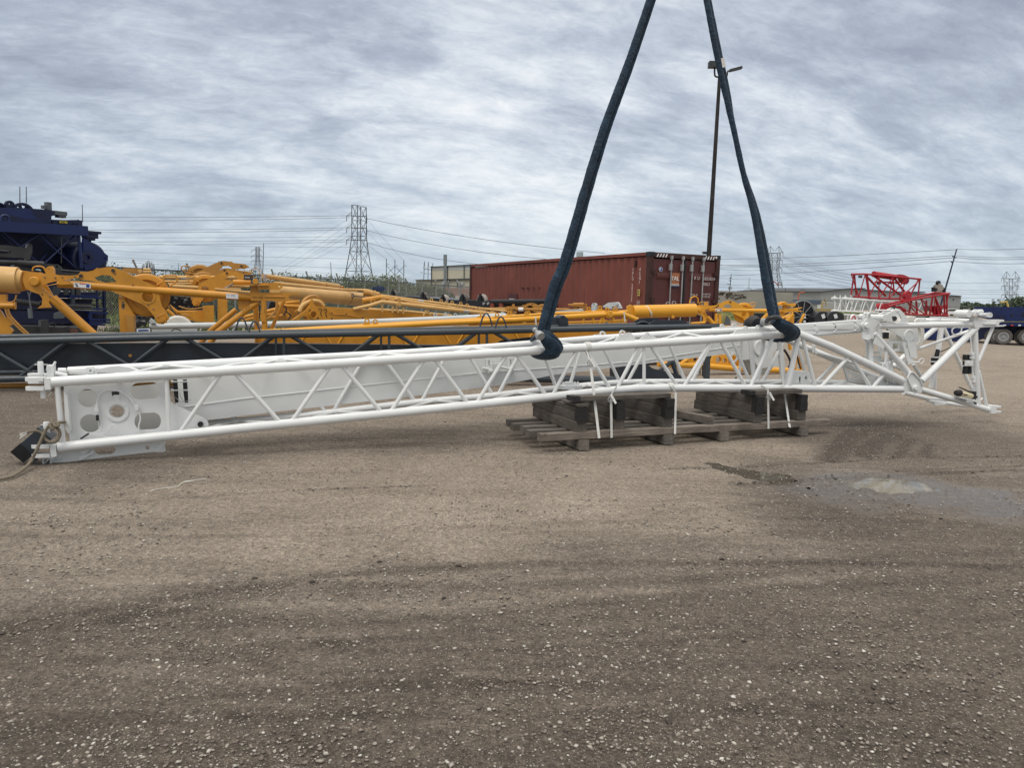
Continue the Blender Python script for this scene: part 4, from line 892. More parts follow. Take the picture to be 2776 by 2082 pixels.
for i, (v_, u0, u1) in enumerate([(0.05, 0.0, 4.33), (.30, -.04, 4.1), (.55, 0.0, 4.12), (.80, -.02, 4.05), (1.06, 0.03, 4.1)]):
    timber('slat', (u0, v_, .163), (u1, v_+rnd.uniform(-.02, .02), .163), .115, .085, WOODL, '', '', None, pal, warp=.006)
for u_ in (.54, 1.71, 2.55, 3.86):
    timber('bearer', (u_, -.03, .06), (u_, 1.2, .06), .13, .118, WOODL, '', '', None, pal)
z0 = .2065
stacks = [('first', .51, 0.0, 1.25, [.13, .11, .055]), ('second', 1.03, 0.03, 1.2, [.13, .11, .10]), ('third', 1.70, 0.0, 1.25, [.13, .13, .10]),
          ('fourth', 3.09, 0.0, 1.25, [.13, .11, .10]), ('fifth', 3.84, 0.02, 1.2, [.13, .11, .10])]
tiers = ['bottom', 'middle', 'top']
for nm, u_, v0, v1, hs in stacks:
    z = z0
    for k, h in enumerate(hs):
        w_ = .135
        timber('timber_beam', (u_, v0-(.03 if k else 0)+rnd.uniform(-.01, .01), z+h/2), (u_+.0, v1+rnd.uniform(-.05, .02), z+h/2), w_-.012*k, h-.002, WOODG,
               '%s beam of the %s timber stack from the left on the mat%s' % (tiers[k], nm, ', black painted end' if k else ''), 'timber', 'cribbing beams on the mat', None, ENDB if k else None)
        z += h
timber('timber_beam', (2.18, .62, z0+.13), (2.18, 1.3, z0+.13), .13, .25, WOODG, 'thick timber block at the back of the mat between third and fourth stacks', 'timber', None)
timber('timber_beam', (2.40, .06, z0+.05), (2.22, 1.12, z0+.05), .10, .098, WOODL, 'pale loose beam lying low across the mat in the open gap', 'timber', None)
timber('timber_board', (.40, .10, .592), (1.74, .10, .604), .16, .055, WOODG, 'long grey board laid across the left stacks under the boom', 'timber', None, None, ENDB)
timber('timber_board', (2.96, .12, .588), (3.84, .12, .590), .16, .058, WOODG, 'short grey board laid across the right stacks under the boom', 'timber', None, None, ENDB)
timber('timber_board', (.51, -.03, .528), (.51, .35, .528), .15, .03, WOODG, 'thin shim board on top of the first stack', 'timber', None)

# ------------------------------------------------------------------ white tie-down straps
def strap(pts, w, label, wrap=None, knot=None):
    P = [V(p) for p in pts]; b = M()
    for a, c in zip(P, P[1:]):
        b.bar(a, c, w, .004, up=-mv)
    if wrap:
        c, r = wrap
        for s_ in (-.022, .006):
            b.lathe(c+WF.u*s_, WF.u, [(0, r+.003), (.002, r+.007), (.034, r+.007), (.036, r+.003)], 20)
    o = thing('tie_down_strap', label, 'strap', tuple(P[-1]), 'white tie-down straps'); obj('webbing', b, STRAP, o)
    if knot:
        b = M(); k = V(knot); b.path(smooth_pts([k+V((.0, 0, .03)), k+V((.03, 0, .01)), k+V((.02, 0, -.03)), k+V((-.02, 0, -.03)), k+V((-.03, 0, .0))], 3, True), .006, 6, closed=True); b.box(k+V((.01, -.008, 0)), (.022, 0, 0), (0, .006, 0), (0, 0, .006)); obj('buckle', b, STEEL, o)
        b = M(); b.bar(k+V((0, -.01, .05)), k+V((.03, -.01, .0)), .028, .006, up=-mv); b.bar(k+V((.03, -.012, .0)), k+V((.06, -.02, -.05)), .026, .004, up=-mv); obj('loose_tail', b, STRAP, o)
MF = Plane(1600, 8.6, 2100, 9.4); MF.u, MF.n, MF.o = mu, mv, mO-mv*.035     # vertical plane just in front of the mat
def mf(q, off=0): return MF(*A5(q), off)
strap([WF(*D6((1210,590)), -.056), MF(*D6((1262,760)), .25), mf((717,527))], .034, 'first white strap running down from the top chord beside the second stack', (WF(*D6((1205,505))), .052), MF(*D6((1262,775)), .22))
strap([WF(*D6((1720,1180)), -.056), MF(*D6((1620,1340)), -.02), mf((792,524))], .030, 'second white strap with dark ratchet buckle hanging at the long board', None, MF(*D6((1615,1400)), -.03))
strap([WF(*C6((545,1400)), -.056), MF(*C6((625,1490)), .12), mf((1172,502))], .030, 'third white strap behind the end of the long board', (WF(*C6((545,1418))), .051))
strap([WF(*C7((60,1165)), -.05), MF(*C7((152,1215)), -.01), mf((1733,470))], .030, 'fourth white strap knotted beside the right short board', None, MF(*C7((165,1300)), -.03))
strap([WF(*C7((300,600)), -.056), WF(*C7((350,1150)), -.07), mf((1860,462))], .036, 'fifth white strap slanting from the top chord at the right stack', (WF(*C7((300,500))), .053))
b = M(); b.bar(WR(2012, 905), WR(*C6((1440,1330)), .0), .04, .004, up=-mv); b.bar(WR(1990, 1060, .5), WR(1995, 1020, .3), .04, .004, up=-mv); solo('tie_down_strap', b, STRAP, 'sixth white strap hanging behind the rear lattice face near the pulley', 'strap', 'white tie-down straps')

# ------------------------------------------------------------------ blue lifting slings
m, nt, p = new_mat('blue polyester sling cover'); SLING = m
c = rmp(nt, nz(nt, 9, 7, 0.7), [(0.3, (0.005, 0.015, 0.030)), (0.55, (0.012, 0.034, 0.062)), (0.75, (0.030, 0.066, 0.105))])
c = mixc(nt, rmp(nt, nz(nt, 2.4, 6, 0.7), [(0.5, 0.0), (0.8, 0.55)]), c, (0.035, 0.037, 0.036))
nt.links.new(c, p.inputs['Base Color']); p.inputs['Roughness'].default_value = 0.9; p.inputs['Sheen Weight'].default_value = 0.08
w = nt.nodes.new('ShaderNodeTexNoise'); w.inputs['Scale'].default_value = 26; w.inputs['Detail'].default_value = 4
g = nt.nodes.new('ShaderNodeNewGeometry'); nt.links.new(g.outputs['Position'], w.inputs['Vector']); bump(nt, p, w.outputs['Fac'], 0.9, 0.02)
SP = Plane(1475, 8.85, 2110, 9.9)
def wob(pts, r, seed, amp=.10):
    q = smooth_pts(pts, 34 if len(pts) < 9 else 26); rs = []
    for i, pp in enumerate(q):
        t = i/(len(q)-1)*(len(r)-1); k = min(int(t), len(r)-2); base = r[k]+(r[k+1]-r[k])*(t-k)
        rs.append(base*(1+amp*noise.noise(V((pp.z*6+seed, seed, 0)))+.09*abs(noise.noise(V((pp.z*19+pp.x*9, seed, 4))))+.05*noise.noise(V((pp.z*55, pp.x*20, seed)))))
    return q, rs
def sling_leg(pxs, ws, off, seed):
    pts = [SP(x, y, off) for x, y in pxs]; r = [w_*.43*SP(x, y).y/FPX for (x, y), w_ in zip(pxs, ws)]
    q, rs = wob(pts, r, seed); b = M(); b.path(q, rs, 14, flat=0.62, upv=SP.n); return b
# left sling
ls = thing('lifting_sling', 'left blue padded lifting sling choked around the top chord', 'lifting sling', tuple(WF(1500, 930)), 'blue lifting slings')
cl_ = [(1859,-287),(1763,0),(1706,168),(1640,345),(1585,522),(1533,700),(1502,778),(1479,858),(1466,905)]
obj('sling_leg', sling_leg([(x-3, y) for x, y in cl_], [20,20,22,24,25,26,27,26,22], 0, 1), SLING, ls)
obj('sling_leg', sling_leg([(x+7+6*max(0, (y-100)/800), y+3) for x, y in cl_], [16,16,17,19,21,22,24,22,18], .05, 9), SLING, ls)
def loop(pts, r, parent, flat=.55, seed=0, upv=None):
    r = [k_*.46 for k_ in r]; q, rs = wob(pts, r, seed, .12); b = M(); b.path(q, rs, 16, flat=2.3, upv=upv); return obj('sling_loop', b, SLING, parent)
W_ = lambda z_, x, y, off: WF(*z_((x, y)), off)
loop([W_(D6,430,290,-.16), W_(D6,520,400,-.17), W_(D6,610,500,-.13), W_(D6,625,590,-.085), W_(D6,560,650,-.03), W_(D6,400,672,.12), W_(D6,320,640,.40), W_(D6,260,500,.60), W_(D6,250,420,.58), W_(D6,320,330,.40), W_(D6,380,270,.15)], [.045,.07,.09,.105,.10,.08,.07,.06,.05,.05,.045], ls, .35, 3, (1, 0, 0))
loop([W_(D6,440,250,-.14), W_(D6,560,330,-.15), W_(D6,660,440,-.12), W_(D6,700,540,-.075), W_(D6,655,625,-.02), W_(D6,560,665,.05)], [.035,.06,.065,.07,.06,.045], ls, .4, 5, (1, 0, 0))
sh = thing('shackle', 'grey steel bow shackle pinning the left sling choke', 'shackle', tuple(W_(D6, 370, 270, -.2)), 'sling shackles')
b = M(); b.path([W_(D6,325,225,-.10), W_(D6,410,320,-.22)], [.024,.026], 12); obj('pin', b, STEEL, sh)
b = M(); b.lathe(W_(D6,400,310,-.21), (W_(D6,410,320,-.22)-W_(D6,325,225,-.10)), [(-.03, .05), (.0, .056), (.035, .05)], 14); b.lathe(W_(D6,322,222,-.10), (W_(D6,410,320,-.22)-W_(D6,325,225,-.10)), [(-.02, .03), (.02, .03)], 12); obj('bow_eye', b, STEEL, sh)
# right sling
rs_ = thing('lifting_sling', 'right blue padded lifting sling choked around the boom near its peak', 'lifting sling', tuple(WF(2120, 920)), 'blue lifting slings')
RL = [(1861,-287),(1917,0),(1940,120),(1963,230),(1990,345),(2015,460),(2045,575),(2066,690),(2083,790),(2097,860)]
obj('sling_leg', sling_leg([(x-2, y) for x, y in RL], [18,19,20,20,19,19,21,26,30,28], 0, 21), SLING, rs_)
obj('sling_leg', sling_leg([(x+7+(4 if y > 600 else 0)-(8 if 250 < y < 480 else 0), y+2) for x, y in RL], [12,13,15,16,16,17,18,19,20,18], .05, 27), SLING, rs_)
loop([W_(C7,230,330,-.20), W_(C7,330,400,-.20), W_(C7,430,460,-.15), W_(C7,455,515,-.08), W_(C7,400,560,.0), W_(C7,250,575,.15), W_(C7,120,540,.45), W_(C7,60,440,.62), W_(C7,50,390,.60), W_(C7,130,350,.3), W_(C7,200,340,.0)], [.055,.075,.085,.095,.085,.07,.06,.05,.05,.045,.045], rs_, .38, 13, (1, 0, 0))
loop([W_(C7,250,310,-.18), W_(C7,370,370,-.18), W_(C7,470,440,-.13), W_(C7,500,500,-.07), W_(C7,470,550,-.02), W_(C7,380,585,.05)], [.04,.055,.065,.07,.06,.045], rs_, .4, 17, (1, 0, 0))
b = M(); b.bar(SP(*B3((1325,370)), -.03), SP(*B3((1335,430)), -.03), .05, .004, up=-SP.n); obj('sling_tag', b, STRAP, rs_)
sh = thing('shackle', 'grey steel bow shackle around the right sling choke', 'shackle', tuple(W_(C7, 200, 320, -.25)), 'sling shackles')
b = M(); b.arc([W_(C7,125,345,-.12), W_(C7,160,305,-.28), W_(C7,220,285,-.32), W_(C7,285,290,-.26), W_(C7,310,310,-.1)], .030, 12, 6); obj('bow', b, DKGREY, sh)
b = M(); b.lathe(W_(C7,120,345,-.14), WF.n, [(-.04, .045), (0, .05), (.05, .05)], 14); b.path([W_(C7,120,345,-.13), W_(C7,300,315,-.06)], .022, 10); obj('pin', b, STEEL, sh)

hk = thing('crane_hook', 'black crane hook block above the frame holding both blue slings', 'crane hook', tuple(SP(1860, -300)))
hp = SP(1860, -287); b = M(); b.path(smooth_pts([hp+V((.12, 0, .16)), hp+V((.16, 0, 0)), hp+V((.06, 0, -.12)), hp+V((-.08, 0, -.08)), hp+V((-.10, 0, .06)), hp+V((0, 0, .22)), hp+V((0, 0, .42))], 5), .045, 12); obj('hook', b, BLKP, hk)
b = M(); b.box(hp+V((0, 0, .75)), (.16, 0, 0), (0, .12, 0), (0, 0, .34)); obj('block', b, BLKP, hk)
for dx in (-.08, .08): b = M(); b.path([hp+V((dx, 0, 1.0)), hp+V((dx, 0, 9))], .012, 6); obj('rope', b, STEELD, hk)
# ------------------------------------------------------------------ dark grey lattice boom on the ground behind
KF = Plane(0, 12.2, 1865, 15.6); KR = KF.back(0.26); KB = KF.back(0.36)
gb_ = thing('lattice_boom', 'dark blue-grey lattice boom with box girder lying on the ground behind the white one', 'crane boom', tuple(gr(700, 1050)))
GU = [(-80,927),(0,925.6),(650,909.5),(1200,900),(1865,886)]; GL = [(-80,1030),(0,1028),(650,1012),(1200,1000)]
def gchord(pl, pts, r, name='chord'):
    b = M(); b.path([pl(*p) for p in pts], r, 14); return obj(name, b, GREY, gb_)
gchord(KF, GU, .060); gchord(KF, [(-80,1030),(0,1028),(1000,1004)], .058)
gchord(KR, [(-80,915),(0,913),(700,901),(1200,892),(1865,878)], .045); gchord(KR, [(-80,1012),(1200,990)], .045)
b = M(); xs = [-80, 600, 1200, 1560]; top = [932, 930, 936, 938]; bot = [1018, 1002, 990, 985]
vs = [KB(x, y) for x, y in zip(xs, top)]+[KB(x, y) for x, y in zip(xs, bot)]; vs += [v+KF.n*.22 for v in vs]
n_ = 4; fs = []
for i in range(3): fs += [(i, n_+i, n_+i+1, i+1), (2*n_+i, 2*n_+i+1, 3*n_+i+1, 3*n_+i), (i, i+1, 2*n_+i+1, 2*n_+i), (n_+i, 3*n_+i, 3*n_+i+1, n_+i+1)]
fs += [(n_-1, 2*n_-1, 4*n_-1, 3*n_-1), (0, 2*n_, 3*n_, n_)]
b.add(vs, fs); kbox = obj('box_girder', b, GREYD, gb_)
b = M(); p = KB(353, 964, -.01); b.lathe(p, KF.n, [(0, .028), (.012, .028)], 14); obj('hole_plug', b, YELD, kbox)
def gt_(x0, y0, x1, y1, pl=KF, rp=5.0, name='brace'):
    b = M(); b.tube(pl(x0, y0), pl(x1, y1), pl.r(x0, y0, rp), 8); obj(name, b, GREY, gb_)
for ax in (-75, 212, 482, 768, 1053, 1318):
    yt = yline(GU, max(ax, -80)); yb = yline([(-80,1028),(1400,998)], ax)
    for d0, d1, pl in ((-25, -160, KF), (-4, -130, KR), (-8, 165, KR), (18, 190, KF)):
        y1 = yb if pl is KF else yb-16
        gt_(ax+d0, yt-(0 if pl is KF else 12), ax+d1, y1, pl, 5.0-ax*.0008)
    if ax > 600: gt_(ax+2, yt, ax+2, yb, KF, 3.8, 'upright'); gt_(ax-20, yt-12, ax-20, yb-14, KR, 3.4, 'upright')
for x in (655, 690, 1318, 1358):
    pl = KF if x in (690, 1358) else KR
    b = M(); y = yline(GU, x)-(6 if pl is KF else 16); b.path(smooth_pts([pl(x-17, y+4), pl(x-9, y-22), pl(x, y-32), pl(x+9, y-22), pl(x+17, y+4)], 5), pl.r(x, y, 2.3), 6); obj('lifting_hoop', b, GREY, gb_)
# upright box post near the left sling
b = M(); b.plate([KF(*C5(p), .25) for p in [(800,890),(915,885),(915,1010),(805,1010)]], KF.n*.4)
b.plate([KF(*C5(p), .2) for p in [(915,905),(940,870),(990,855),(1050,905),(1055,1010),(915,1010)]], KF.n*.35)
for q in ((982,880), (940,970), (1025,970)): b.lathe(KF(*C5(q), .19), KF.n, [(0, .018), (.012, .018)], 8)
obj('box_post', b, GREYD, gb_)
b = M(); b.plate([KB(*A4(p), -.02) for p in [(470,880),(500,862),(820,825),(830,870),(560,905),(480,900)]], KF.n*.03); obj('cover_plate', b, BLKP, gb_)
# head end
b = M()
for off, q in ((.45, [(78,590),(145,542),(400,530),(405,560),(400,600)]), (.05, [(280,605),(365,556),(735,560),(785,600),(785,630),(300,640)])):
    b = M(); b.plate([KF(*C6(p), off) for p in q], KF.n*.02); obj('head_plate', b, GREYD, gb_)
b = M(); b.plate([KF(*C6(p), .1) for p in [(280,675),(820,680),(740,705),(400,750),(100,770),(60,700)]], KF.n*.3); obj('underside_box', b, GREYD, gb_)
gchord(KF, [(1865,886),(1868,885.5),(1949,884)], .050); b = M(); b.plate([KF(*C6(p), -.03) for p in [(940,612),(1190,602),(1130,640),(1080,670),(1000,655),(940,660)]], KF.n*.08, [ell(KF, *C6((1015,640)), 2, 2.6, -.03, 10), ell(KF, *C6((1050,640)), 2, 2.6, -.03, 10)]); obj('tip_plate', b, GREYD, gb_)
b = M(); b.plate([KF(*C6(p), -.02) for p in [(100,635),(280,628),(285,690),(240,700),(130,705),(100,690)]], KF.n*.14)
for q in ((155,660), (200,665), (262,660), (180,690)): b.lathe(KF(*C6(q), -.05), KF.n, [(0, .03), (.05, .03)], 10)
obj('joint_block', b, DKGREY, gb_)
b = M(); b.path(smooth_pts([KF(*C6(p), .2) for p in [(130,610),(180,585),(240,590),(275,615)]], 5), .03, 8); obj('hose_guard', b, GREYD, gb_)
# foot assembly under the white box girder
b = M(); b.plate([KF(*C6(p), .10) for p in [(-100,1150),(250,1120),(330,1180),(640,1250),(770,1310),(-100,1330)]], KF.n*.5); obj('base_box', b, GREYD, gb_)
b = M(); b.plate([KF(*C6(p), .05) for p in [(1012,1020),(1072,1015),(1062,1320),(1015,1320)]], KF.n*.12); obj('foot_post', b, GREY, gb_)
for a, c in (((570,1090),(310,1300)), ((575,1090),(650,1290)), ((-80,1100),(-80,1330)), ((600,1080),(610,1180))): gt_(*C6(a), *C6(c), KF.back(.3), 6)
gt_(*A4((560,1180)), *A4((1050,1195)), KF.back(.2), 11, 'lower_tube'); gt_(*A4((1050,1195)), *A4((1900,1210)), KF.back(.2), 11, 'lower_tube')
b = M(); b.path([KF(*C6((985,1140)), .3), KF(*C6((985,1280)), .3)], .04, 10); b.path([KF(*C6((937,1180)), .3), KF(*C6((937,1260)), .3)], .012, 6); obj('hanging_pin', b, DKGREY, gb_)
b = M()
for x in (300, 1400):
    q = gr(x, 1062 if x < 500 else 1045); b.bar(q-KF.n*.2, q+KF.n*1.0, .15, .1)
    b.v = [(p[0], p[1], p[2]+.05) for p in b.v] if x == 300 else b.v
# ------------------------------------------------------------------ yellow jib heads
def part(name, b, mat, parent): return obj(name, b, mat, parent)
class Map:
    """photo-pixel layout of the jib head re-used at another place and size on its own vertical plane"""
    def __init__(s, pl, f): s.pl, s.f = pl, f
    def __call__(s, x, y, off=0.0): X, Y_ = s.f(x, y); return s.pl(X, Y_, off)
def jib_head(mp, k, root, mat, wheel_mat=None, lite=False, arm_only=False, cyl=True):
    """k: metres per photo pixel of the master layout"""
    n, u, up = mp.pl.n, mp.pl.u, mp.pl.up; P = lambda q, off=0: [mp(x, y, off) for x, y in q]
    def circ(cx, cy, rx, ry, off, m=16): return [mp(cx+rx*cos(2*PI*i/m), cy+ry*sin(2*PI*i/m), off) for i in range(m)]
    def TB(pts, rp, name, off=0, nn=12):
        b = M(); b.path(P(pts, off), rp*k, nn); return part(name, b, mat, root)
    arm = [(218,736),(233,737),(253,733),(262,726),(270,727),(290,724),(306,724),(341,737),(380,757),(410,772),(426,778),(432,798),(435,816),(439,830),(451,846),(459,864),(443,879),(427,878),(417.5,857),(398,833),(387,825),(345,807),(299,788),(256,763),(218,757),(211,746)]
    hole = [(256,752),(276,745),(300,747),(312,758),(316,764),(285,766),(262,760)]
    off = k*30
    b = M(); b.plate(P(arm, -off*.2), n*(k*5), [P(hole, -off*.2), circ(400.5, 804, 15, 16, -off*.2)]); part('rocker_arm', b, mat, root)
    b = M(); b.ringp(mp(400.5, 804, -off*.25), u, up, 15*k, 20*k, n*(k*8), 20); part('hub_ring', b, mat, root)
    b = M(); c = mp(398, 800, off*.9); R = 60*k
    b.lathe(c, n, [(-2*k, R*.60), (-2*k, R*.68), (-9*k, R*.72), (-9*k, R*.93), (-8*k, R*.97), (-6*k, R), (-3*k, R*.86), (0, R*.84), (3*k, R*.86), (6*k, R), (8*k, R*.97), (9*k, R*.80), (9*k, R*.72), (0, R*.70)], 40)
    part('sheave', b, wheel_mat or mat, root)
    b = M(); b.path(smooth_pts(P([(443,775),(443,752),(449,747),(475,747),(480,753),(479,762),(460,776)], off*.3), 4), 2.4*k, 8)
    b.path(P([(425,773),(441,763),(472,763)], off*.3), 2.2*k, 8); b.path(P([(443,775),(444,758)], off*.3), 2.2*k, 8); part('rope_guard', b, mat, root)
    b = M(); b.lathe(mp(306, 733, -off*.35), n, [(0, 4.5*k), (k*9, 4.5*k)], 14); b.lathe(mp(219, 747, -off*.3), n, [(0, 4.5*k), (k*12, 4.5*k)], 14); part('pin', b, DKGREY, root)
    b = M(); b.box(mp(440, 868, -off*.1), u*11*k, n*8*k, up*8*k); b.lathe(mp(440, 868, -off*.6), n, [(0, 5*k), (k*20, 5*k)], 12); b.path(P([(424,860),(446,849)], -off*.4), 1.6*k, 6); part('anchor_block', b, mat, root)
    if arm_only: return
    o = C1((255,1000),(262,940),(305,905),(370,900),(430,905),(508,935),(515,860),(540,838),(575,838),(600,865),(606,930),(660,940),(770,945),(885,935),(890,965),(770,985),(655,1000),(600,1010),(520,1030),(470,1070),(480,1100),(600,1200),(590,1225),(545,1235),(580,1300),(420,1308),(470,1270),(475,1200),(440,1150),(350,1120),(285,1080))
    b = M(); b.plate(P(o, -off*.3), n*(k*6), [circ(*C1((555,872)), 4.2, 4.2, -off*.3, 10)]); b.plate(P([(x+3, y-1) for x, y in o[4:22]], off*.9), n*(k*6)); part('hinge_plate', b, mat, root)
    b = M(); b.lathe(mp(*C1((378,1005)), -off*.75), n, [(0, 10*k), (2*k, 12*k), (off*.6, 12*k)], 22); part('hinge_boss', b, mat, root)
    b = M(); b.path(P(C1((660,1030),(470,1068),(690,1265)), -off*.5), 1.6*k, 6); part('edge_rib', b, mat, root)
    tp = C1((650,1030)); te = (681, 806)
    TB([tp, te], 10.6, 'top_tube', 0, 16)
    TB([C1((590,1195)), (355, 1000) if not lite else (330, 960)], 12.5, 'leg', 0, 16)
    b = M(); b.plate(P(C1((650,985),(790,1010),(800,1040),(660,1045)), -off*.5), n*(k*4)); part('tube_sleeve', b, mat, root)
    if not lite:
        b = M(); b.path(smooth_pts(P(C1((365,890),(375,850),(430,835),(490,850),(515,900)), off*.3), 4), 2.0*k, 6); part('hose', b, mat, root)
        # labels
        t = lambda x: 768+(x-157)*.0725
        for x0, x1, h in ((200, 246, 7), (613, 646, 7)):
            b = M(); b.plate(P([(x0, t(x0)-h+1), (x1, t(x1)-h+1), (x1, t(x1)+h), (x0, t(x0)+h)], -off*.37-k*1.5), n*(k*.5)); lab = part('label', b, LABELW, root)
            if x0 == 200:
                b = M(); b.lathe(mp(238, t(238)+1, -off*.37-k*2.2), n, [(0, 4.6*k), (.3*k, 4.6*k)], 14); part('blue_symbol', b, BLUEINK, lab)
                b = M(); b.plate(P([(216,t(216)-5),(231,t(231)-5),(231,t(231)-3),(216,t(216)-3)], -off*.37-k*2.2), n*(k*.3)); part('red_band', b, REDINK, lab)
                b = M(); b.path(P([(205,t(205)),(211,t(211)+3),(207,t(207)+5)], -off*.37-k*2.2), .9*k, 5); b.path(P([(203,t(203)-3),(210,t(210)+1)], -off*.37-k*2.2), .9*k, 5); part('falling_man_symbol', b, INK, lab)
                b = M(); b.plate(P([(202,t(202)-5.4),(245,t(245)-5.4),(245,t(245)-5),(202,t(202)-5)], -off*.37-k*2.2), n*(k*.3)); part('border', b, INK, lab)
    # head block at the right end
    hb = C3((150,510),(890,518),(880,545),(760,550),(730,575),(740,605),(800,618),(900,622),(895,642),(170,636))
    b = M(); b.plate(P(hb, -off*.4), n*(k*14)); part('fork_head', b, mat, root)
    b = M(); b.plate(P(C3((-90,388),(430,388),(430,412),(-90,405)), -off*.9), n*(k*34)); part('platform', b, mat, root)
    b = M(); b.plate(P(C3((290,372),(600,365),(650,400),(640,440),(590,470),(270,470)), -off*.6), n*(k*5), [circ(*C3((595,412)), 3.4, 4.2, -off*.6, 10)]); part('ear_plate', b, mat, root)
    b = M(); b.path(P(C3((-100,355),(165,360)), off*.2), 7*k, 14); b.lathe(mp(*C3((235,345)), -off), n, [(0, 8*k), (off*2, 8*k)], 18); part('head_roller', b, mat, root)
    b = M(); b.plate(P(C3((175,405),(265,405),(290,500),(300,520),(150,520)), -off*.2), n*(k*16)); part('neck', b, mat, root)
    b = M(); b.path(P(C3((370,575),(670,577)), -off*.45), 1.8*k, 6); part('rib', b, mat, root)
    b = M(); b.plate(P(C3((-30,610),(150,640),(300,640),(100,780),(-20,760)), off*.1), n*(k*4)); part('gusset_plate', b, mat, root)

def f1(x, y): return x, y
J1P = Plane(91, 13.7, 692, 14.9); m1 = Map(J1P, f1); k1 = 13.9/FPX
j1 = thing('crane_jib', 'large yellow jib head with sheave and warning labels nearest the left edge', 'crane part', tuple(gr(400, 1020)), 'yellow jib heads')
jib_head(m1, k1, j1, YEL)
n1 = J1P.n
b = M(); b.path([m1(-120, 752, .12), m1(50, 760, .12)], 35*k1, 28)
b.path([m1(50, 760, .12), m1(62, 761, .12)], [30*k1, 26*k1], 24); obj('cylinder', b, YELP, j1)
b = M(); b.plate([m1(*C1(p), .1) for p in [(205,880),(330,895),(330,1100),(215,1120)]], n1*.12); obj('cylinder_yoke', b, YEL, j1)
def J1T(pts, rp, off, name='leg', mat=YEL, nn=12):
    b = M(); b.path([m1(x, y, off) for x, y in pts], rp*k1, nn); obj(name, b, mat, j1)
J1T([C3((280,650)), C2((1600,1110)), (570, 930)], 8.5, 0); J1T([C2((1880,770)), C2((1470,1110)), (545, 930)], 7.5, .5)
J1T([C3((360,640)), C3((375,1090)), (718, 950)], 8.2, -.05); J1T([C3((235,700)), C3((265,1100)), (698, 950)], 8.0, .5); J1T([C3((660,640)), C3((460,1090)), (725, 920)], 5.4, .3)
b = M(); b.plate([m1(*C3(p), -.12) for p in [(330,740),(365,740),(370,830),(385,850),(385,955),(320,955),(312,850),(335,830)]], n1*.06); obj('bracket', b, YEL, j1)
b = M(); b.plate([m1(*C2(p), .05) for p in [(115,560),(200,600),(360,860),(365,1250),(150,1250)]], n1*.14, [ell(J1P, *C2((185,710)), 5, 11, .05, 12)]); obj('column_plate', b, YEL, j1)
b = M(); b.plate([m1(*C2(p), -.08) for p in [(205,840),(345,865),(365,1250),(280,1250),(230,880)]], n1*.10); obj('angle_bracket', b, YELD, j1)
b = M(); b.plate([m1(*C2(p), -.35) for p in [(372,1040),(605,1035),(605,1200),(372,1200)]], n1*.02); lp = obj('sign_plate', b, INK, j1)
b = M(); b.plate([m1(*C2(p), -.36) for p in [(390,1055),(592,1050),(592,1190),(390,1190)]], n1*.006); obj('sign_face', b, LABELW, lp)
b = M(); b.plate([m1(*C2(p), -.37) for p in [(412,1070),(565,1066),(565,1086),(412,1092)]], n1*.004); obj('sign_bar', b, BLUEINK, lp)
b = M(); b.path([m1(*C2(p), -.372) for p in [(415,1160),(470,1150),(570,1120)]], .008, 5); obj('sign_line', b, INK, lp)
# valve box and grey canister on the head
b = M(); b.box(m1(*C3((130,285)), .1), J1P.u*.085, n1*.08, J1P.up*.05); obj('valve_box', b, DKGREY, j1)
b = M(); b.plate([m1(*C3(p), -.0) for p in [(75,275),(150,280),(150,300),(75,295)]], n1*.01); obj('valve_plate', b, STEEL, j1)
b = M(); b.lathe(m1(*C3((380,350)), .2), V((0, 0, 1)), [(0, .033), (.14, .033), (.15, .02)], 14); obj('canister', b, STEEL, j1)
b = M(); b.arc([m1(*C3(p), .1) for p in [(180,230),(190,165),(240,145),(290,180),(308,250)]], .008, 6); b.arc([m1(*C3(p), .1) for p in [(315,340),(340,295),(390,285),(440,310),(458,350)]], .008, 6); obj('hose', b, YELD, j1)
b = M(); b.ringp(m1(*C3((155,200)), .1), J1P.u, J1P.up, .014, .03, n1*.02, 14); obj('lifting_lug', b, YEL, j1)
def text(s_, size, mat, parent, p, u, up, name='lettering', ext=.001, shear=0):
    c = bpy.data.curves.new(name, 'FONT'); c.body = s_; c.size = size; c.extrude = ext; c.resolution_u = 3; c.shear = shear
    to = bpy.data.objects.new(name, c); COL.objects.link(to)
    dg = bpy.context.evaluated_depsgraph_get(); me = bpy.data.meshes.new_from_object(to.evaluated_get(dg)); bpy.data.objects.remove(to)
    u = V(u).normalized(); n = u.cross(V(up)).normalized(); up = n.cross(u)
    root = parent
    while root.parent: root = root.parent
    for v in me.vertices: v.co = V(p)-root.location + u*v.co.x + up*v.co.y + n*v.co.z
    me.materials.clear(); me.materials.append(mat)
    o = bpy.data.objects.new(name, me); COL.objects.link(o); o.parent = parent; return o
u1 = J1P.u
text('LTM 1250', 7.2*k1, INK, j1, m1(*C3((182,597)), -.096), u1, V((0, 0, 1)))
dd = (m1(*C3((185,690)), 0)-m1(*C3((40,820)), 0)).normalized()
text('ATC 300 005', 5.2*k1, INK, j1, m1(*C3((42,815)), -.062), dd, J1P.up)
lt = (m1(646, 805)-m1(613, 802)).normalized(); text('614 / 300406', 3.9*k1, INK, j1, m1(616, 800, -.1), lt, J1P.up)
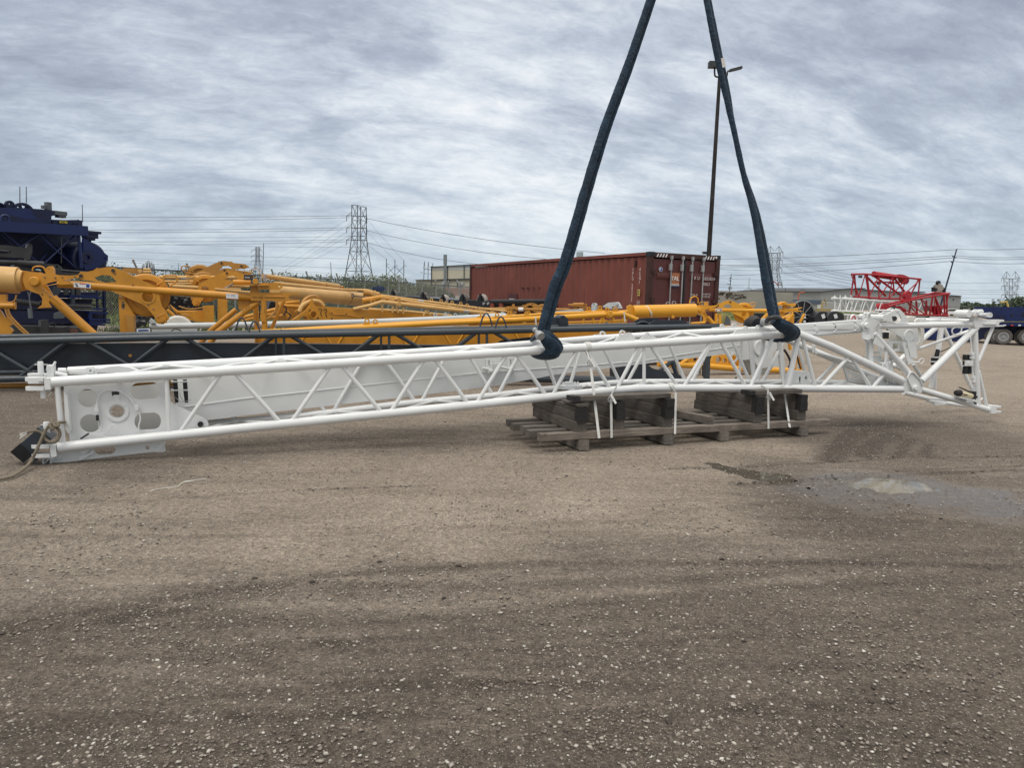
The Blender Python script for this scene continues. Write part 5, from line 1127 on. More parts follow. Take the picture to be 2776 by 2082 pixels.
# parts hanging at the far left edge
lo = thing('pipe_bracket', 'yellow pipe, hose bundle and curved plate at the left frame edge under the cylinder', 'crane part', tuple(gr(20, 1030)))
b = M(); b.path([m1(-80, 828, -.1), m1(38, 829, -.1)], 8*k1, 14); b.lathe(m1(40, 829, -.1), u1, [(0, 10*k1), (.012, 10*k1)], 14); obj('pipe', b, YEL, lo)
b = M(); b.plate([m1(*C1(p), 0) for p in [(-80,1150),(70,1150),(70,1240),(-80,1240)]], n1*.1); obj('bracket', b, YEL, lo)
b = M(); b.plate([m1(*C1(p), -.06) for p in [(160,1240),(165,1320),(170,1320),(175,1245)]], n1*.06); obj('bracket', b, YEL, lo)
b = M(); b.plate([m1(*C1(p), -.05) for p in [(-80,1300),(0,1330),(50,1410),(110,1410),(140,1490),(100,1510),(145,1560),(120,1600),(-80,1600)]], n1*.08); obj('curved_plate', b, YEL, lo)
for s_ in (0, 1):
    b = M(); b.arc([m1(*C1((x+s_*28, y-s_*8)), -.12) for x, y in [(60,1310),(90,1400),(170,1490),(240,1560),(330,1640)]], .018, 8); obj('hose', b, YELD, lo)
b = M(); b.arc([m1(*C1(p), -.08) for p in [(185,1160),(170,1210),(130,1240),(0,1240)]], .014, 8); obj('hose', b, YELD, lo)

# second head, same model, further right
J2P = Plane(1898, 18.6, 2260, 18.9); a_ = lambda x, y: (1897.6+.385*(x-91), 838.7+.49*((y-762)-.07*(x-91))+.013*.385*(x-91))
m2 = Map(J2P, a_); k2 = 18.7/FPX*.47
j2 = thing('crane_jib', 'bright yellow jib head with sheave standing in front of the container doors', 'crane part', tuple(gr(2050, 1005)), 'yellow jib heads')
YELB = paint('fresh yellow paint', (0.70, 0.33, 0.022), 0.35, 0.07, 0.08, (0.3, 0.15, 0.03), 2)
jib_head(m2, k2, j2, YELB)
def J2T(pts, rp, off=0, name='leg', mat=None, nn=12, pl=J2P, root=j2):
    b = M(); b.path([pl(x, y, off) for x, y in pts], rp*18.8/FPX, nn); obj(name, b, mat or YELB, root)
J2T([C6((1145,470)), C6((1145,690))], 4.2); J2T([C6((1190,480)), C6((1195,700))], 4); J2T([C7((380,300)), C7((440,255))], 4)
J2T([C7((470,240)), C7((360,370))], 6.5); J2T([C7((145,240)), C7((30,370))], 5); J2T([C7((460,250)), C7((455,380))], 6, .3); J2T([C7((620,240)), C7((560,360))], 3.6, .2); J2T([C7((330,300)), C7((470,230))], 3.5, .6)
J2T([C6((1000,590)), C6((820,600))], 3.2, -.3, 'side_rod'); J2T([C6((1250,640)), C6((1650,640))], 2.6, 0, 'cross_tube')
# gas cylinder shaped spring strut with straps and paper label
SPP = Plane(1705, 17.6, 1893, 17.9)
cy = thing('spring_cylinder', 'thick bright yellow spring cylinder with paper label and white strap in front of the container', 'cylinder', tuple(gr(1800, 1000)))
c0, c1_ = C6((75,450)), C6((880,430)); kk = 17.7/FPX
b = M(); A, B = SPP(*c0), SPP(*c1_); b.path([A-(B-A).normalized()*.0, A+(B-A)*.01, B-(B-A)*.01, B], [74/4.74*kk, 81/4.74*kk, 84/4.74*kk, 72/4.74*kk], 28); obj('cylinder', b, YELB, cy)
b = M(); b.plate([SPP(*C6(p), -.03) for p in [(0,380),(45,360),(90,380),(90,520),(40,470),(0,470)]], SPP.n*.06); obj('end_yoke', b, YELB, cy)
b = M(); ax = (B-A).normalized(); d_ = SPP.n*-1; upv = ax.cross(d_); upv = upv if upv.z > 0 else -upv
def cylpatch(t0, t1, a0, a1, r):
    vs, fs = [], []; m_ = 8
    for i in range(m_+1):
        a = RAD(a0+(a1-a0)*i/m_)
        for t in (t0, t1): vs.append(A+ax*t+(d_*cos(a)+upv*sin(a))*r)
    for i in range(m_): fs.append((2*i, 2*i+1, 2*i+3, 2*i+2))
    return vs, fs
L_ = (B-A).length
b = M(); b.add(*cylpatch(L_*.66, L_*.82, 8, 62, .1505), True); lb = obj('paper_label', b, LABELW, cy)
b = M()
for i in range(8):
    a = 14+i*5.6; b.add(*cylpatch(L_*.675, L_*(.80 if i % 3 else .74), a, a+1.6, .1515), True)
obj('print_lines', b, paint('grey print', (0.28, 0.30, 0.34), .6, 0, 0, bmp=0), lb)
b = M(); pts = [A+ax*(L_*(.19+.10*(i/8)))+(d_*cos(RAD(75-150*i/8))+upv*sin(RAD(75-150*i/8)))*.151 for i in range(9)]; b.path(pts, .012, 6, flat=.5); b.path([pts[4]-SPP.n*.01, pts[5]-SPP.n*.02, pts[6]-SPP.n*.01], .02, 6); obj('strap', b, STRAP, cy)
b = M(); b.plate([SPP(*C6(p), -.12) for p in [(572,490),(605,490),(612,532),(575,532)]], SPP.n*.06); obj('bottom_lug', b, YELB, cy)
b = M(); b.ringp(SPP(*C6((525,345)), 0), SPP.u, SPP.up, .03, .045, SPP.n*.03, 14); b.ringp(SPP(*C6((605,338)), .05), SPP.u, SPP.up, .035, .05, SPP.n*.03, 14); obj('pipe_clip', b, STEEL, cy)
b = M(); b.arc([SPP(*C6(p), .1) for p in [(800,340),(820,280),(870,253),(910,280),(912,340)]], .014, 6); obj('hose', b, YELB, cy)

# yellow boom running behind the grey one
YF = Plane(730, 14.6, 1880, 16.9); YB = YF.back(.6)
yb = thing('lattice_boom', 'bright yellow lattice boom with lifting eyes directly behind the grey boom', 'crane boom', tuple(gr(1200, 1050)))
def yt(pl, pts, rp, name='chord', mat=YELB, root=yb, nn=12):
    b = M(); b.path([pl(*p) for p in pts], [pl.r(p[0], p[1], rp) for p in pts], nn); return obj(name, b, mat, root)
yt(YF, [(600,905),(740,899),(1000,887),(1180,877),(1400,867),(1640,853),(1688,851),(1728,868)], 7.2)
yt(YB, [(600,902),(740,896),(1000,881),(1280,866),(1500,850),(1700,845)], 4.5)
yt(YF, [(1000,915),(1240,886),(1480,876),(1700,868)], 3.2, 'lower_chord')
b = M(); b.plate([YB(x, y) for x, y in [(700,918),(1350,885),(1700,872),(1700,900),(1500,960),(700,960)]], YF.n*.25); obj('box_girder', b, YEL, yb)
for i, x in enumerate([830, 880, 935, 1080, 1140, 1200, 1262, 1390, 1450]):
    yt(YB, [(x, 905-(x-830)*.02), (x+(22 if i % 2 else -22), 940-(x-830)*.02)], 2.6, 'brace')
for x0, x1 in ((1582,1580),(1606,1612),(1634,1622),(1636,1637),(1662,1664),(1690,1686),(1455,1450)): yt(YF, [(x0,858),(x1,885)], 3.6, 'brace')
def lug(pl, root, mat, x, y, ro, w=18, slope=-.05, hole=.5):
    """lifting eye: (x, y) eye centre, ro outer radius in px"""
    yb_ = y+ro*1.7
    eyeplate(pl, [(x-w, yb_-slope*-w), (x-w*.55, y+ro*.9), (x+w*.55, y+ro*.9+slope*w*.5), (x+w, yb_+slope*w)], [(x, y, ro, ro*hole)], .012 if pl is not YF else .016, mat, root)
for q in ((1908,942), (2032,952)): lug(YF, yb, YELB, *C3(q), 7.0, 14)
for q, pl in (((1695,838), YB), ((1922,850), YF), ((2110,820), YB)): lug(pl, yb, YELB, *C4(q), 5.8, 16)
for q, pl in (((430,825), YF), ((460,820), YB), ((1360,758), YB), ((1532,742), YB), ((1640,770), YF), ((1760,758), YF)): lug(pl, yb, YELB, *C5(q), 5.6, 15)
b = M(); b.ringp(YF(*C5((1672,845)), -.08), YF.u, YF.up, 0, .085, YF.n*.05, 8); b.lathe(YF(*C5((1672,845)), -.12), YF.n, [(0, .04), (.05, .04)], 14); obj('joint_boss', b, YELB, yb)
for q in ((560,880,1020), (1890,810,950)):
    b = M(); b.bar(YF(*C5((q[0], q[1])), -.08), YF(*C5((q[0]+15, q[2])), -.08), .03, .006, up=-YF.n); obj('strap', b, STRAP, yb)
# ground level yellow frame seen below the white girder
yl = thing('yellow_tube_frame', 'low yellow tube frame with round-holed plate on the ground seen through the white lattice', 'crane part', tuple(gr(1950, 1010)), None)
LFp = Plane(1780, 17.3, 2130, 18.6)
yt(LFp, [C6((400,1120)), C6((1080,1155)), C6((1500,1190)), C6((2050,1205))], 8, 'bottom_tube', YELB, yl)
b = M(); b.plate([LFp(*C6(p), .1) for p in [(1080,1130),(1120,1020),(1200,1000),(1330,1005),(1480,1080),(1590,1150),(1590,1205),(1080,1180)]], LFp.n*.1, [ell(LFp, *C6((1180,1072)), 7.5, 9.5, .1), ell(LFp, *C6((1258,1082)), 5.6, 7, .1, 16), ell(LFp, *C6((1320,1092)), 3.6, 5, .1, 14)]); obj('holed_plate', b, YELB, yl)
b = M(); b.plate([LFp(*C6(p), .4) for p in [(790,1050),(900,1030),(930,1050),(920,1140),(800,1130)]], LFp.n*.05, [ell(LFp, *C6((880,1065)), 6, 5, .4, 14)]); obj('eye_plate', b, YELB, yl)
for a, c in (((1350,1000),(1500,1110)), ((860,1010),(700,1110))): yt(LFp, [C6(a), C6(c)], 5, 'brace', YELB, yl)
for a, c in (((520,770),(490,950)), ((550,790),(600,960)), ((420,600),(440,700)), ((90,950),(640,975))): yt(LFp.back(.8), [C7(a), C7(c)], 4.5, 'upright', YELB, yl)
b = M(); b.arc([LFp(*C7(p), .5) for p in [(360,700),(420,800),(440,870),(420,930)]], .03, 6); b.arc([LFp(*C7(p), .5) for p in [(530,780),(540,850),(570,950)]], .02, 6); obj('hose', b, BLACK, yl)
ylb = thing('yellow_tube', 'long yellow tube lying on the ground under the grey boom at the left edge', 'crane part', tuple(gr(30, 1050)))
b = M(); b.path([KF(-60, 1047, .5), KF(1000, 1030, .5)], KF.r(0, 1040, 7.5), 12); obj('tube', b, YELD, ylb)

# pale grey tube boom behind
PF = Plane(400, 16.0, 1380, 19.5); PB = PF.back(.6)
pg = thing('lattice_boom', 'pale grey tubular boom with lifting eyes lying between the yellow booms', 'crane boom', tuple(gr(900, 1000)))
def pt_(pl, pts, rp, name='chord', root=pg, mat=PALEG): return yt(pl, pts, rp, name, mat, root)
pt_(PF, [(405,885),(700,880),(1000,873),(1180,866),(1370,857)], 8.2); pt_(PB, [(405,912),(900,900),(1100,890)], 5, 'lower_chord')
for i, x in enumerate(range(548, 1000, 22)): pt_(PF.back(.3), [(x, 888), (x+(11 if i % 2 else -11), 905)], 1.6, 'brace')
for q in ((1000,850), (1152,845), (1300,852), (2005,830)): lug(PF, pg, PALEG, *C4(q), 5.4, 20)
b = M(); c = PF(*C2((1010,1080)), .45); b.lathe(c, PF.n, [(-.05, .29), (-.03, .33), (0, .30), (.03, .33), (.05, .29)], 36); obj('sheave', b, CREAMW, pg)
b = M(); b.plate([PF(*C2(p), .35) for p in [(600,1010),(1300,1040),(1300,1200),(640,1200)]], PF.n*.05); obj('side_plate', b, PALEG, pg)
b = M(); b.plate([PF(*C2(p), -.1) for p in [(575,940),(600,900),(640,930),(680,970),(640,975),(600,980)]], PF.n*.2); obj('hinge_block', b, PALEG, pg)
b = M(); b.path(smooth_pts([PF(*C2(p), -.1) for p in [(895,1115),(930,1075),(985,1065),(1040,1080),(1070,1110)]], 4), .012, 6); obj('handle', b, BLACK, pg)
wb = thing('crane_strut', 'pale grey box arm with bracket lugs rising behind the yellow boom near the container', 'crane part', tuple(gr(1540, 990)))
WBp = Plane(1440, 19.5, 1680, 18.4)
b = M(); b.plate([WBp(*C5(p)) for p in [(480,845),(830,795),(1210,760),(1240,770),(1240,800),(850,830),(500,855)]], WBp.n*.2); obj('box', b, PALEG, wb)
b = M(); b.plate([WBp(*C5(p), -.1) for p in [(1400,700),(1420,672),(1440,672),(1460,690),(1462,790),(1400,790)]], WBp.n*.15, [ell(WBp, *C5((1440,690)), 2, 2, -.1, 10)]); b.plate([WBp(*C5(p), -.05) for p in [(1562,720),(1600,700),(1650,665),(1780,655),(1800,670),(1840,750),(1690,760),(1600,740)]], WBp.n*.15, [[WBp(*C5(p), -.05) for p in [(1690,745),(1720,725),(1760,720),(1770,745)]]])
b.lathe(WBp(*C5((1775,683)), -.12), WBp.n, [(0, .03), (.05, .03)], 12); b.lathe(WBp(*C5((1610,722)), -.12), WBp.n, [(0, .03), (.05, .03)], 12); obj('bracket', b, PALEG, wb)

# ------------------------------------------------------------------ the pile of older yellow jibs in the middle
MP_ = Plane(640, 17.2, 1350, 23.5)
def pile(name, label, cat, x, group='weathered yellow jib parts in the pile'): return thing(name, label, cat, tuple(gr(x, 960)), group)
def run(root, pl, pts, rps, mat=YELP, name='chord', nn=14):
    b = M(); b.path([pl(*p) for p in pts], [pl.r(p[0], p[1], r) for p, r in zip(pts, rps)], nn); return obj(name, b, mat, root)
PP = Plane(700, 19.0, 1000, 25.0)
for i, (lab, a, c, ra, rc, off) in enumerate([
    ('pale yellow thick cylinder on top of the pile below the fence', (715, 748), (917, 777), 6.5, 7.5, .5),
    ('second pale yellow cylinder partly hidden behind the thickest one', (744, 768), (955, 790), 5.5, 6.0, .3),
    ('thickest pale yellow cylinder with a steel rod hook beside it', (745, 790), (981, 812), 16.0, 18.5, -.4)]):
    r = pile('spring_cylinder', lab, 'cylinder', 850); pl = PP.back(off)
    b = M(); A_, B_ = pl(*a), pl(*c); R0, R1 = pl.r(*a, ra), pl.r(*c, rc); t = (B_-A_).normalized()
    b.path([A_, A_.lerp(B_, .5), B_-t*R1*.25, B_], [R0, (R0+R1)/2, R1, R1*.86], 24); obj('barrel', b, YELP, r)
    b = M(); q = A_.lerp(B_, .78); b.path([q, q+t*.06], [R0*.22+R1*.79]*2, 24); obj('rust_band', b, YELD, r)
    b = M(); b.path([B_, B_+t*.25], [R1*.5, R1*.35], 12); b.ringp(B_+t*.35, pl.u, pl.up, R1*.3, R1*.6, pl.n*.1, 14); obj('end_eye', b, YELD, r)
    if i == 2:
        b = M(); b.bar(PP(*C3((880,535)), -.4-.36), PP(*C3((1770,625)), -.4-.36), .05, .02); obj('flange_strip', b, YELP, r)
r = pile('rod_hook', 'thin grey steel rod with ring lying on the thickest cylinder', 'hook', 970, None)
b = M(); b.path([PP(*C3((1715,565)), -.9), PP(*C3((2110,605)), -.5)], .016, 8); obj('rod', b, DKGREY, r)
b = M(); c = PP(*C3((1692,565)), -.9); b.path([c+PP.u*.05*cos(a)+PP.up*.075*sin(a) for a in [2*PI*i/16 for i in range(16)]], .012, 6, closed=True); obj('ring', b, DKGREY, r)
# box jib with round cheek
bj = pile('box_jib', 'weathered yellow box jib with round cheek plate and handwritten number', 'crane part', 950)
BJ = Plane(790, 17.6, 1200, 21.0)
b = M(); b.plate([BJ(*C3(p)) for p in [(790,925),(900,850),(1010,770),(1060,700),(1055,640),(1080,615),(1100,620),(1120,700),(1160,720),(1340,728),(1830,765),(2212,790),(2212,930)]], BJ.n*.05,
    [ell(BJ, *C3((1108,845)), 9.5, 10, 0, 18), [BJ(*C3(p)) for p in [(905,905),(930,875),(960,866),(1000,870),(1022,900),(1022,918),(905,918)]]]); b.plate([BJ(x, y, 0.0) for x, y in [(1050,842),(1200,853),(1200,872),(1050,868)]], BJ.n*.05); obj('side_plate', b, YEL, bj)
b = M(); b.plate([BJ(*C3(p), .05) for p in [(1340,732),(1830,768),(2212,792)]]+[BJ(1190,852,.05)]+[BJ(1190,852,.4)]+[BJ(*C3(p), .4) for p in [(2212,785),(1340,728)]], V((0, 0, -.03))); obj('top_plate', b, YELP, bj)
b = M(); b.ringp(BJ(*C3((1108,845)), -.04), BJ.u, BJ.up, .082, .105, BJ.n*.05, 24); obj('hub_ring', b, YEL, bj)
b = M(); b.path(smooth_pts([BJ(*C3(p), .1) for p in [(890,800),(930,720),(1000,670),(1100,640),(1190,655),(1250,715)]], 5), .05, 10); obj('hose_guard', b, YELP, bj)
b = M(); b.lathe(BJ(*C3((1095,760)), .3), BJ.n, [(-.06, .33), (0, .35), (.06, .33)], 32); obj('sheave', b, YELD, bj)
b = M()
for q in ((1215,820), (1290,830)): b.arc([BJ(q[0]*0+C3(q)[0]+dx, C3(q)[1]+dy, -.02) for dx, dy in ((-6,-8),(-2,-13),(3,-8),(0,0),(3,10))], .008, 5)
obj('cable', b, BLACK, bj)
b = M(); b.path([BJ(*C3(p), -.02) for p in [(1360,830),(1590,845),(1640,850),(1800,895)]], .012, 6); b.path([BJ(*C3(p), -.02) for p in [(1350,780),(1355,825)]], .012, 6); obj('edge_rib', b, YEL, bj)
text('25...', 12*19/FPX, YELP, bj, BJ(*C3((1870,855)), -.004), BJ.u, BJ.up)
# lattice runs: bent near tube then the others
lat = pile('lattice_boom', 'weathered yellow lattice boom with bent top chord in the middle of the pile', 'crane boom', 1150)
LT = Plane(950, 18.8, 1400, 21.5)
run(lat, LT, [C3((1700,765)), C4((30,705)), C4((190,655)), C4((520,690)), C4((1080,755)), C4((2000,850)), C4((2212,872))], [4.5,5,5.4,5.4,5.2,4.6,4.4])
run(lat, LT.back(.3), [C4((0,765)), C4((520,795)), C4((1240,860))], [4.2,4,3.2], YELP, 'lower_chord')
for x0, x1 in ((195,200),(360,355),(515,512),(410,440),(860,815),(880,920)): run(lat, LT, [C4((x0, 700+(x0-195)*.12)), C4((x1, 800+(x0-195)*.1))], [3,3], YELP, 'brace', 8)
b = M(); b.ringp(LT(*C4((452,690)), -.07), LT.u, LT.up, 0, .075, LT.n*.04, 8); b.lathe(LT(*C4((452,690)), -.1), LT.n, [(0, .035), (.04, .035)], 12); obj('joint_boss', b, YELP, lat)
b = M(); b.path([LT(*C4((1410,792)), -.0), LT(*C4((1500,800)), -.0)], LT.r(1260, 845, 5.1), 14); obj('worn_patch', b, STEEL, lat)
lat2 = pile('lattice_boom', 'rearmost weathered yellow lattice boom next to the black bogies', 'crane boom', 1250)
L2 = Plane(980, 21.5, 1400, 23.6)
run(lat2, L2, [C4((180,560)), C4((640,620)), C4((1100,680)), C4((1700,755)), C4((2212,815))], [4.2,3.8,3.6,3.2,3]); run(lat2, L2.back(-.6), [C4((380,610)), C4((900,690)), C4((1400,760))], [4,3.6,3.2]); run(lat2, L2.back(-1.0), [C4((560,660)), C4((1000,720))], [2.6,2.6], YELD)
b = M(); b.path([L2(*C4((730,640)), -.02), L2(*C4((820,650)), -.02)], L2.r(1140, 817, 3.9), 14); obj('worn_patch', b, STEEL, lat2)
for i, x in enumerate(range(560, 2000, 130)): run(lat2, L2.back(-.3), [C4((x, 650+(x-560)*.115)), C4((x+(50 if i % 2 else -50), 720+(x-560)*.1))], [1.8,1.8], YELP, 'brace', 6)
for q in ((940,620), (1085,640), (1250,662), (1380,680), (1475,705)): lug(L2, lat2, YELP, *C4(q), 4.6, 13)
for q in ((1160,668), (1355,725), (1320,715), (1530,745), (1630,755), (1685,768), (1850,785)): lug(LT.back(.5), lat, YELP, *C4(q), 4.4, 13)
cl3 = pile('lug_cluster', 'cluster of yellow boom ends with many lifting eyes left of the black bogies', 'crane part', 1030)
CQ = Plane(930, 22, 1150, 22.8)
for i, q in enumerate([(35,525),(90,505),(155,545),(130,570),(265,590),(220,600),(450,620),(330,600)]): lug(CQ.back(-.25*i), cl3, YELP if i % 2 else YELD, *C4(q), 4.6, 12)
run(cl3, CQ, [C4((-80,520)), C4((0,530)), C4((220,580)), C4((420,640))], [9,8,6,5], YELD, 'chord'); run(cl3, CQ.back(-1), [C3((1840,640)), C4((180,590)), C4((560,660))], [9,7,4], YEL, 'chord'); run(cl3, CQ.back(.6), [C3((1540,460)), C3((1900,480)), C4((160,540))], [2,4,5], YELP, 'chord')
b = M(); b.ringp(CQ(*C4((65,648)), -2), CQ.u, CQ.up, .035, .07, CQ.n*.1, 14); obj('eye', b, YEL, cl3)
# long tubes running left behind the first head
tb = pile('tube_bundle', 'bundle of long faded yellow tubes running behind the left jib head', 'crane part', 500)
TP = Plane(380, 17.0, 720, 18.2)
for i, (a, c, rp, off) in enumerate([((720,285),(2000,290),5.2,1.0), ((810,350),(1700,345),3.6,.8), ((860,385),(1880,372),2.4,.6), ((880,415),(1950,475),4.6,.3), ((1740,420),(2080,425),3.6,.5), ((1560,460),(2090,510),3,.1), ((1000,810),(1390,800),4.4,.4), ((870,710),(1130,915),5,.5), ((840,770),(990,900),5,.2)]):
    run(tb, TP.back(off), [C2(a), C2(c)], [rp, rp], YELP if i < 6 else YEL, 'tube')
b = M(); b.path([TP(*C2((1055,298)), 1), TP(*C2((1170,300)), 1)], TP.r(500, 754, 5.8), 12); obj('worn_patch', b, STEEL, tb)
b = M(); b.plate([TP(*C2(p), .2) for p in [(1000,790),(1390,800),(1390,960),(1130,920)]], TP.n*.1); b.plate([TP(*C2(p), .0) for p in [(1395,720),(1550,710),(1550,960),(1395,960)]], TP.n*.4); b.plate([TP(*C2(p), -.05) for p in [(1610,600),(1750,600),(1750,860),(1610,930)]], TP.n*.1); obj('column_plate', b, YEL, tb)
b = M(); b.plate([TP(*C3(p), .3) for p in [(540,640),(900,640),(900,930),(540,930)]], TP.n*.05); obj('back_plate', b, YELD, tb)
for a, c, rp in (((560,700),(905,730),5.5), ((560,680),(900,650),3.4), ((700,760),(740,900),6), ((420,900),(640,860),5), ((30,940),(560,810),5), ((0,900),(560,760),5), ((860,740),(840,810),4)): run(tb, TP.back(.1), [C3(a), C3(c)], [rp, rp], YEL, 'tube')
for s_ in (0, 1): b = M(); b.arc([TP(*C3((x+s_*20, y)), -.1) for x, y in [(430,890),(520,800),(550,700),(530,640)]], .02, 6); obj('hose', b, YELD, tb)
# mirrored jib heads behind
def mir(cx, cy, s_, sy=None):
    sy = sy or s_
    return lambda x, y: (cx-(x-398)*s_, cy+(y-800)*sy)
for i, (lab, cx, cy, s_, Y, off) in enumerate([
    ('yellow jib sheave with rocker arm pointing right, nearest of the mirrored ones', *C2((1425,450)), .62, 17.6, 0),
    ('yellow jib sheave behind and slightly above its twin in the middle left', *C2((1400,400)), .60, 19.0, 0),
    ('yellow jib sheave against the bushes, highest and farthest of the mirrored ones', *C2((1345,300)), .62, 20.5, 0)]):
    r = thing('jib_sheave', lab, 'crane part', tuple(gr(560, 960)), 'mirrored yellow jib sheaves')
    pl = Plane(450, Y, 800, Y+.8); jib_head(Map(pl, mir(cx, cy, s_)), Y/FPX*s_, r, YEL if i == 0 else YELD, None, i > 0, True)
    b = M(); b.path([pl(cx+110*s_+30, cy-55*s_+4, .3), pl(cx+50, cy+2, .3)], pl.r(500, 760, 3), 8); obj('polished_rod', b, STEEL, r)
    b = M(); p_ = [(cx+95*s_, cy-72*s_), (cx+140*s_, cy-68*s_), (cx+195*s_, cy-62*s_), (cx+215*s_, cy-50*s_), (cx+190*s_, cy-40*s_), (cx+130*s_, cy-50*s_)]
    b.plate([pl(x, y, .1) for x, y in p_], pl.n*.05); obj('link_plate', b, YELD, r)
# small end fittings at the upper left of the pile
r = pile('jib_end', 'faded yellow jib end with double roller behind the nearest sheave', 'crane part', 380)
EPp = Plane(330, 18.5, 430, 18.8)
b = M(); b.plate([EPp(*C2(p)) for p in [(165,165),(200,145),(420,150),(480,170),(480,240),(330,230),(170,200)]], EPp.n*.08); obj('side_plate', b, YELD, r)
b = M(); b.path([EPp(*C2((490,168)), -.1), EPp(*C2((595,170)), -.1)], .035, 12); b.path([EPp(*C2((490,205)), -.1), EPp(*C2((610,205)), -.1)], .04, 12); b.lathe(EPp(*C2((440,190)), -.1), EPp.n, [(0, .05), (.06, .05)], 14); obj('rollers', b, YELP, r)
# small far jib head near the container
r = thing('crane_jib', 'small faded yellow jib head far back at the foot of the container', 'crane part', tuple(gr(1450, 900)), 'yellow jib heads')
FP_ = Plane(1340, 23.6, 1620, 22.6); ff = lambda x, y: (1378+.30*(x-91), 838+.33*((y-762)-.07*(x-91))-.0*(x-91))
jib_head(Map(FP_, ff), 23/FPX*.32, r, YELD, None, True)
b = M(); b.plate([FP_(*C5(p), .1) for p in [(-330,745),(0,735),(120,740),(130,790),(-330,780)]], FP_.n*.3); obj('box', b, YELP, r)
b = M(); b.path([FP_(*C5((312,765)), 0), FP_(*C5((385,765)), 0)], .065, 12); obj('white_band', b, LABELW, r)
r = thing('jib_end', 'small rusty yellow roller plate resting above the yellow boom by the container', 'crane part', tuple(gr(1565, 900)))
b = M(); b.box(FP_(*C5((1200,712)), -1), FP_.u*.19, FP_.n*.1, FP_.up*.012); b.path([FP_(*C5((1130,692)), -1), FP_(*C5((1290,690)), -1)], .045, 12); b.ringp(FP_(*C5((1310,705)), -1), FP_.u, FP_.up, .02, .05, FP_.n*.04, 14); b.path([FP_(*C5((1195,718)), -1), FP_(*C5((1195,800)), -1)], .03, 10); obj('roller_plate', b, YELD, r)

# bolts, grease lines and loose hoses that dress the yellow parts
r11 = random.Random(21)
def bolts(pl, root, mat, pts, r=.014, off=-.06):
    for q in pts: b = M(); b.lathe(pl(*q, off), pl.n, [(0, r), (.03, r)], 6); obj('bolt', b, mat, root)
bolts(J1P, j1, STEELD, [C1((470,1150)), C1((560,1180)), C1((500,960)), C1((620,965)), C1((700,960)), C1((840,955))], .013, -.08)
bolts(J1P, j1, STEELD, [C2((60,230)), C2((330,400)), C2((560,700)), C2((640,760)), C2((600,640)), C2((700,860))], .012, -.06)
bolts(BJ, bj, DKGREY, [C3((885,825)), C3((1385,820)), C3((1600,835)), C3((1850,895)), C3((1385,905)), C3((1060,780)), C3((1180,900))], .016, -.03)
for a, m_, c in (((380,905),(500,960),(620,940)), ((1020,720),(1180,760),(1390,740)), ((880,700),(1000,860),(1250,960)), ((1070,840),(1160,860),(1290,960)), ((1560,640),(1580,760),(1590,920))):
    b = M(); b.arc([TP(*C2(a), -.1), TP(*C2(m_), -.15), TP(*C2(c), -.1)], .016, 6, 8); obj('hose', b, r11.choice([BLACK, YELD, DKGREY]), tb)
for a, m_, c in (((700,800),(760,860),(720,920)), ((640,700),(700,760),(660,860)), ((250,640),(300,760),(290,900))):
    b = M(); b.arc([TP(*C3(a), -.3), TP(*C3(m_), -.3), TP(*C3(c), -.3)], .018, 6, 8); obj('hose', b, BLACK, tb)
for i in range(6):
    x = 1500+i*110; b = M(); b.path([YF(*C5((x, 985-(i%2)*12)), .3), YF(*C5((x+40, 985-(i%2)*12)), .3)], .02, 6); obj('pin', b, STEELD, yb)
# ------------------------------------------------------------------ rust red shipping container
RUST, nt, p = new_mat('oxide red container paint')
tc = nt.nodes.new('ShaderNodeNewGeometry')
c = rmp(nt, nz(nt, 0.9, 6, 0.6), [(0.3, (0.145, 0.038, 0.026)), (0.6, (0.19, 0.052, 0.035)), (0.8, (0.225, 0.072, 0.048))])
st = rmp(nt, nz(nt, 1.0, 7, 0.7, sc=(5, 5, 0.5)), [(0.52, 0.0), (0.75, 0.55)])
c = mixc(nt, st, c, (0.085, 0.035, 0.022)); c = mixc(nt, rmp(nt, nz(nt, 3.5, 8, 0.75), [(0.64, 0.0), (0.70, 0.7)]), c, (0.055, 0.028, 0.018))
nt.links.new(c, p.inputs['Base Color']); p.inputs['Roughness'].default_value = 0.62
RUSTD = paint('dark rusty container edge', (0.05, 0.018, 0.014), 0.7, 0.4, 0.6, (0.16, 0.06, 0.03), 2.5)
DOORR = paint('shaded door and patch red', (0.085, 0.022, 0.020), 0.5, 0.2, 0.3, (0.05, 0.02, 0.014), 1.5)  # darker copy of the red: shade on the door end put into colour
N_ = at(1762, 682, 20.1); th = 63.5
cu = V((-cos(RAD(th)), sin(RAD(th)), 0)); cd = V((sin(RAD(th)), cos(RAD(th)), 0))   # along the side, along the doors
cL, cW, cH = 12.19, 2.44, N_.z
CO = V((N_.x, N_.y, 0))
ct = thing('shipping_container', 'rust red forty foot shipping container with white door bars', 'container', tuple(CO))
CP = lambda l, w, z: CO+cu*l+cd*w+V((0, 0, z))
b = M(); n = 36; pit = (cL-.30)/n; prof = []
for i in range(n):
    x = .15+i*pit; prof += [(x, 0), (x+pit*.30, 0), (x+pit*.50, .036), (x+pit*.80, .036)]
prof.append((cL-.15, 0)); vs = []
for x, d in prof: vs += [CP(x, .035+d, .16), CP(x, .035+d, cH-.12)]
b.add(vs, [(2*i, 2*i+1, 2*i+3, 2*i+2) for i in range(len(prof)-1)]); obj('side_wall', b, RUST, ct)
b = M(); vs = [CP(x, w, z) for x, w, z in [(.1, cW-.03, .1), (cL-.1, cW-.03, .1), (cL-.1, cW-.03, cH-.1), (.1, cW-.03, cH-.1)]]; b.plate(vs, cd*-.03)
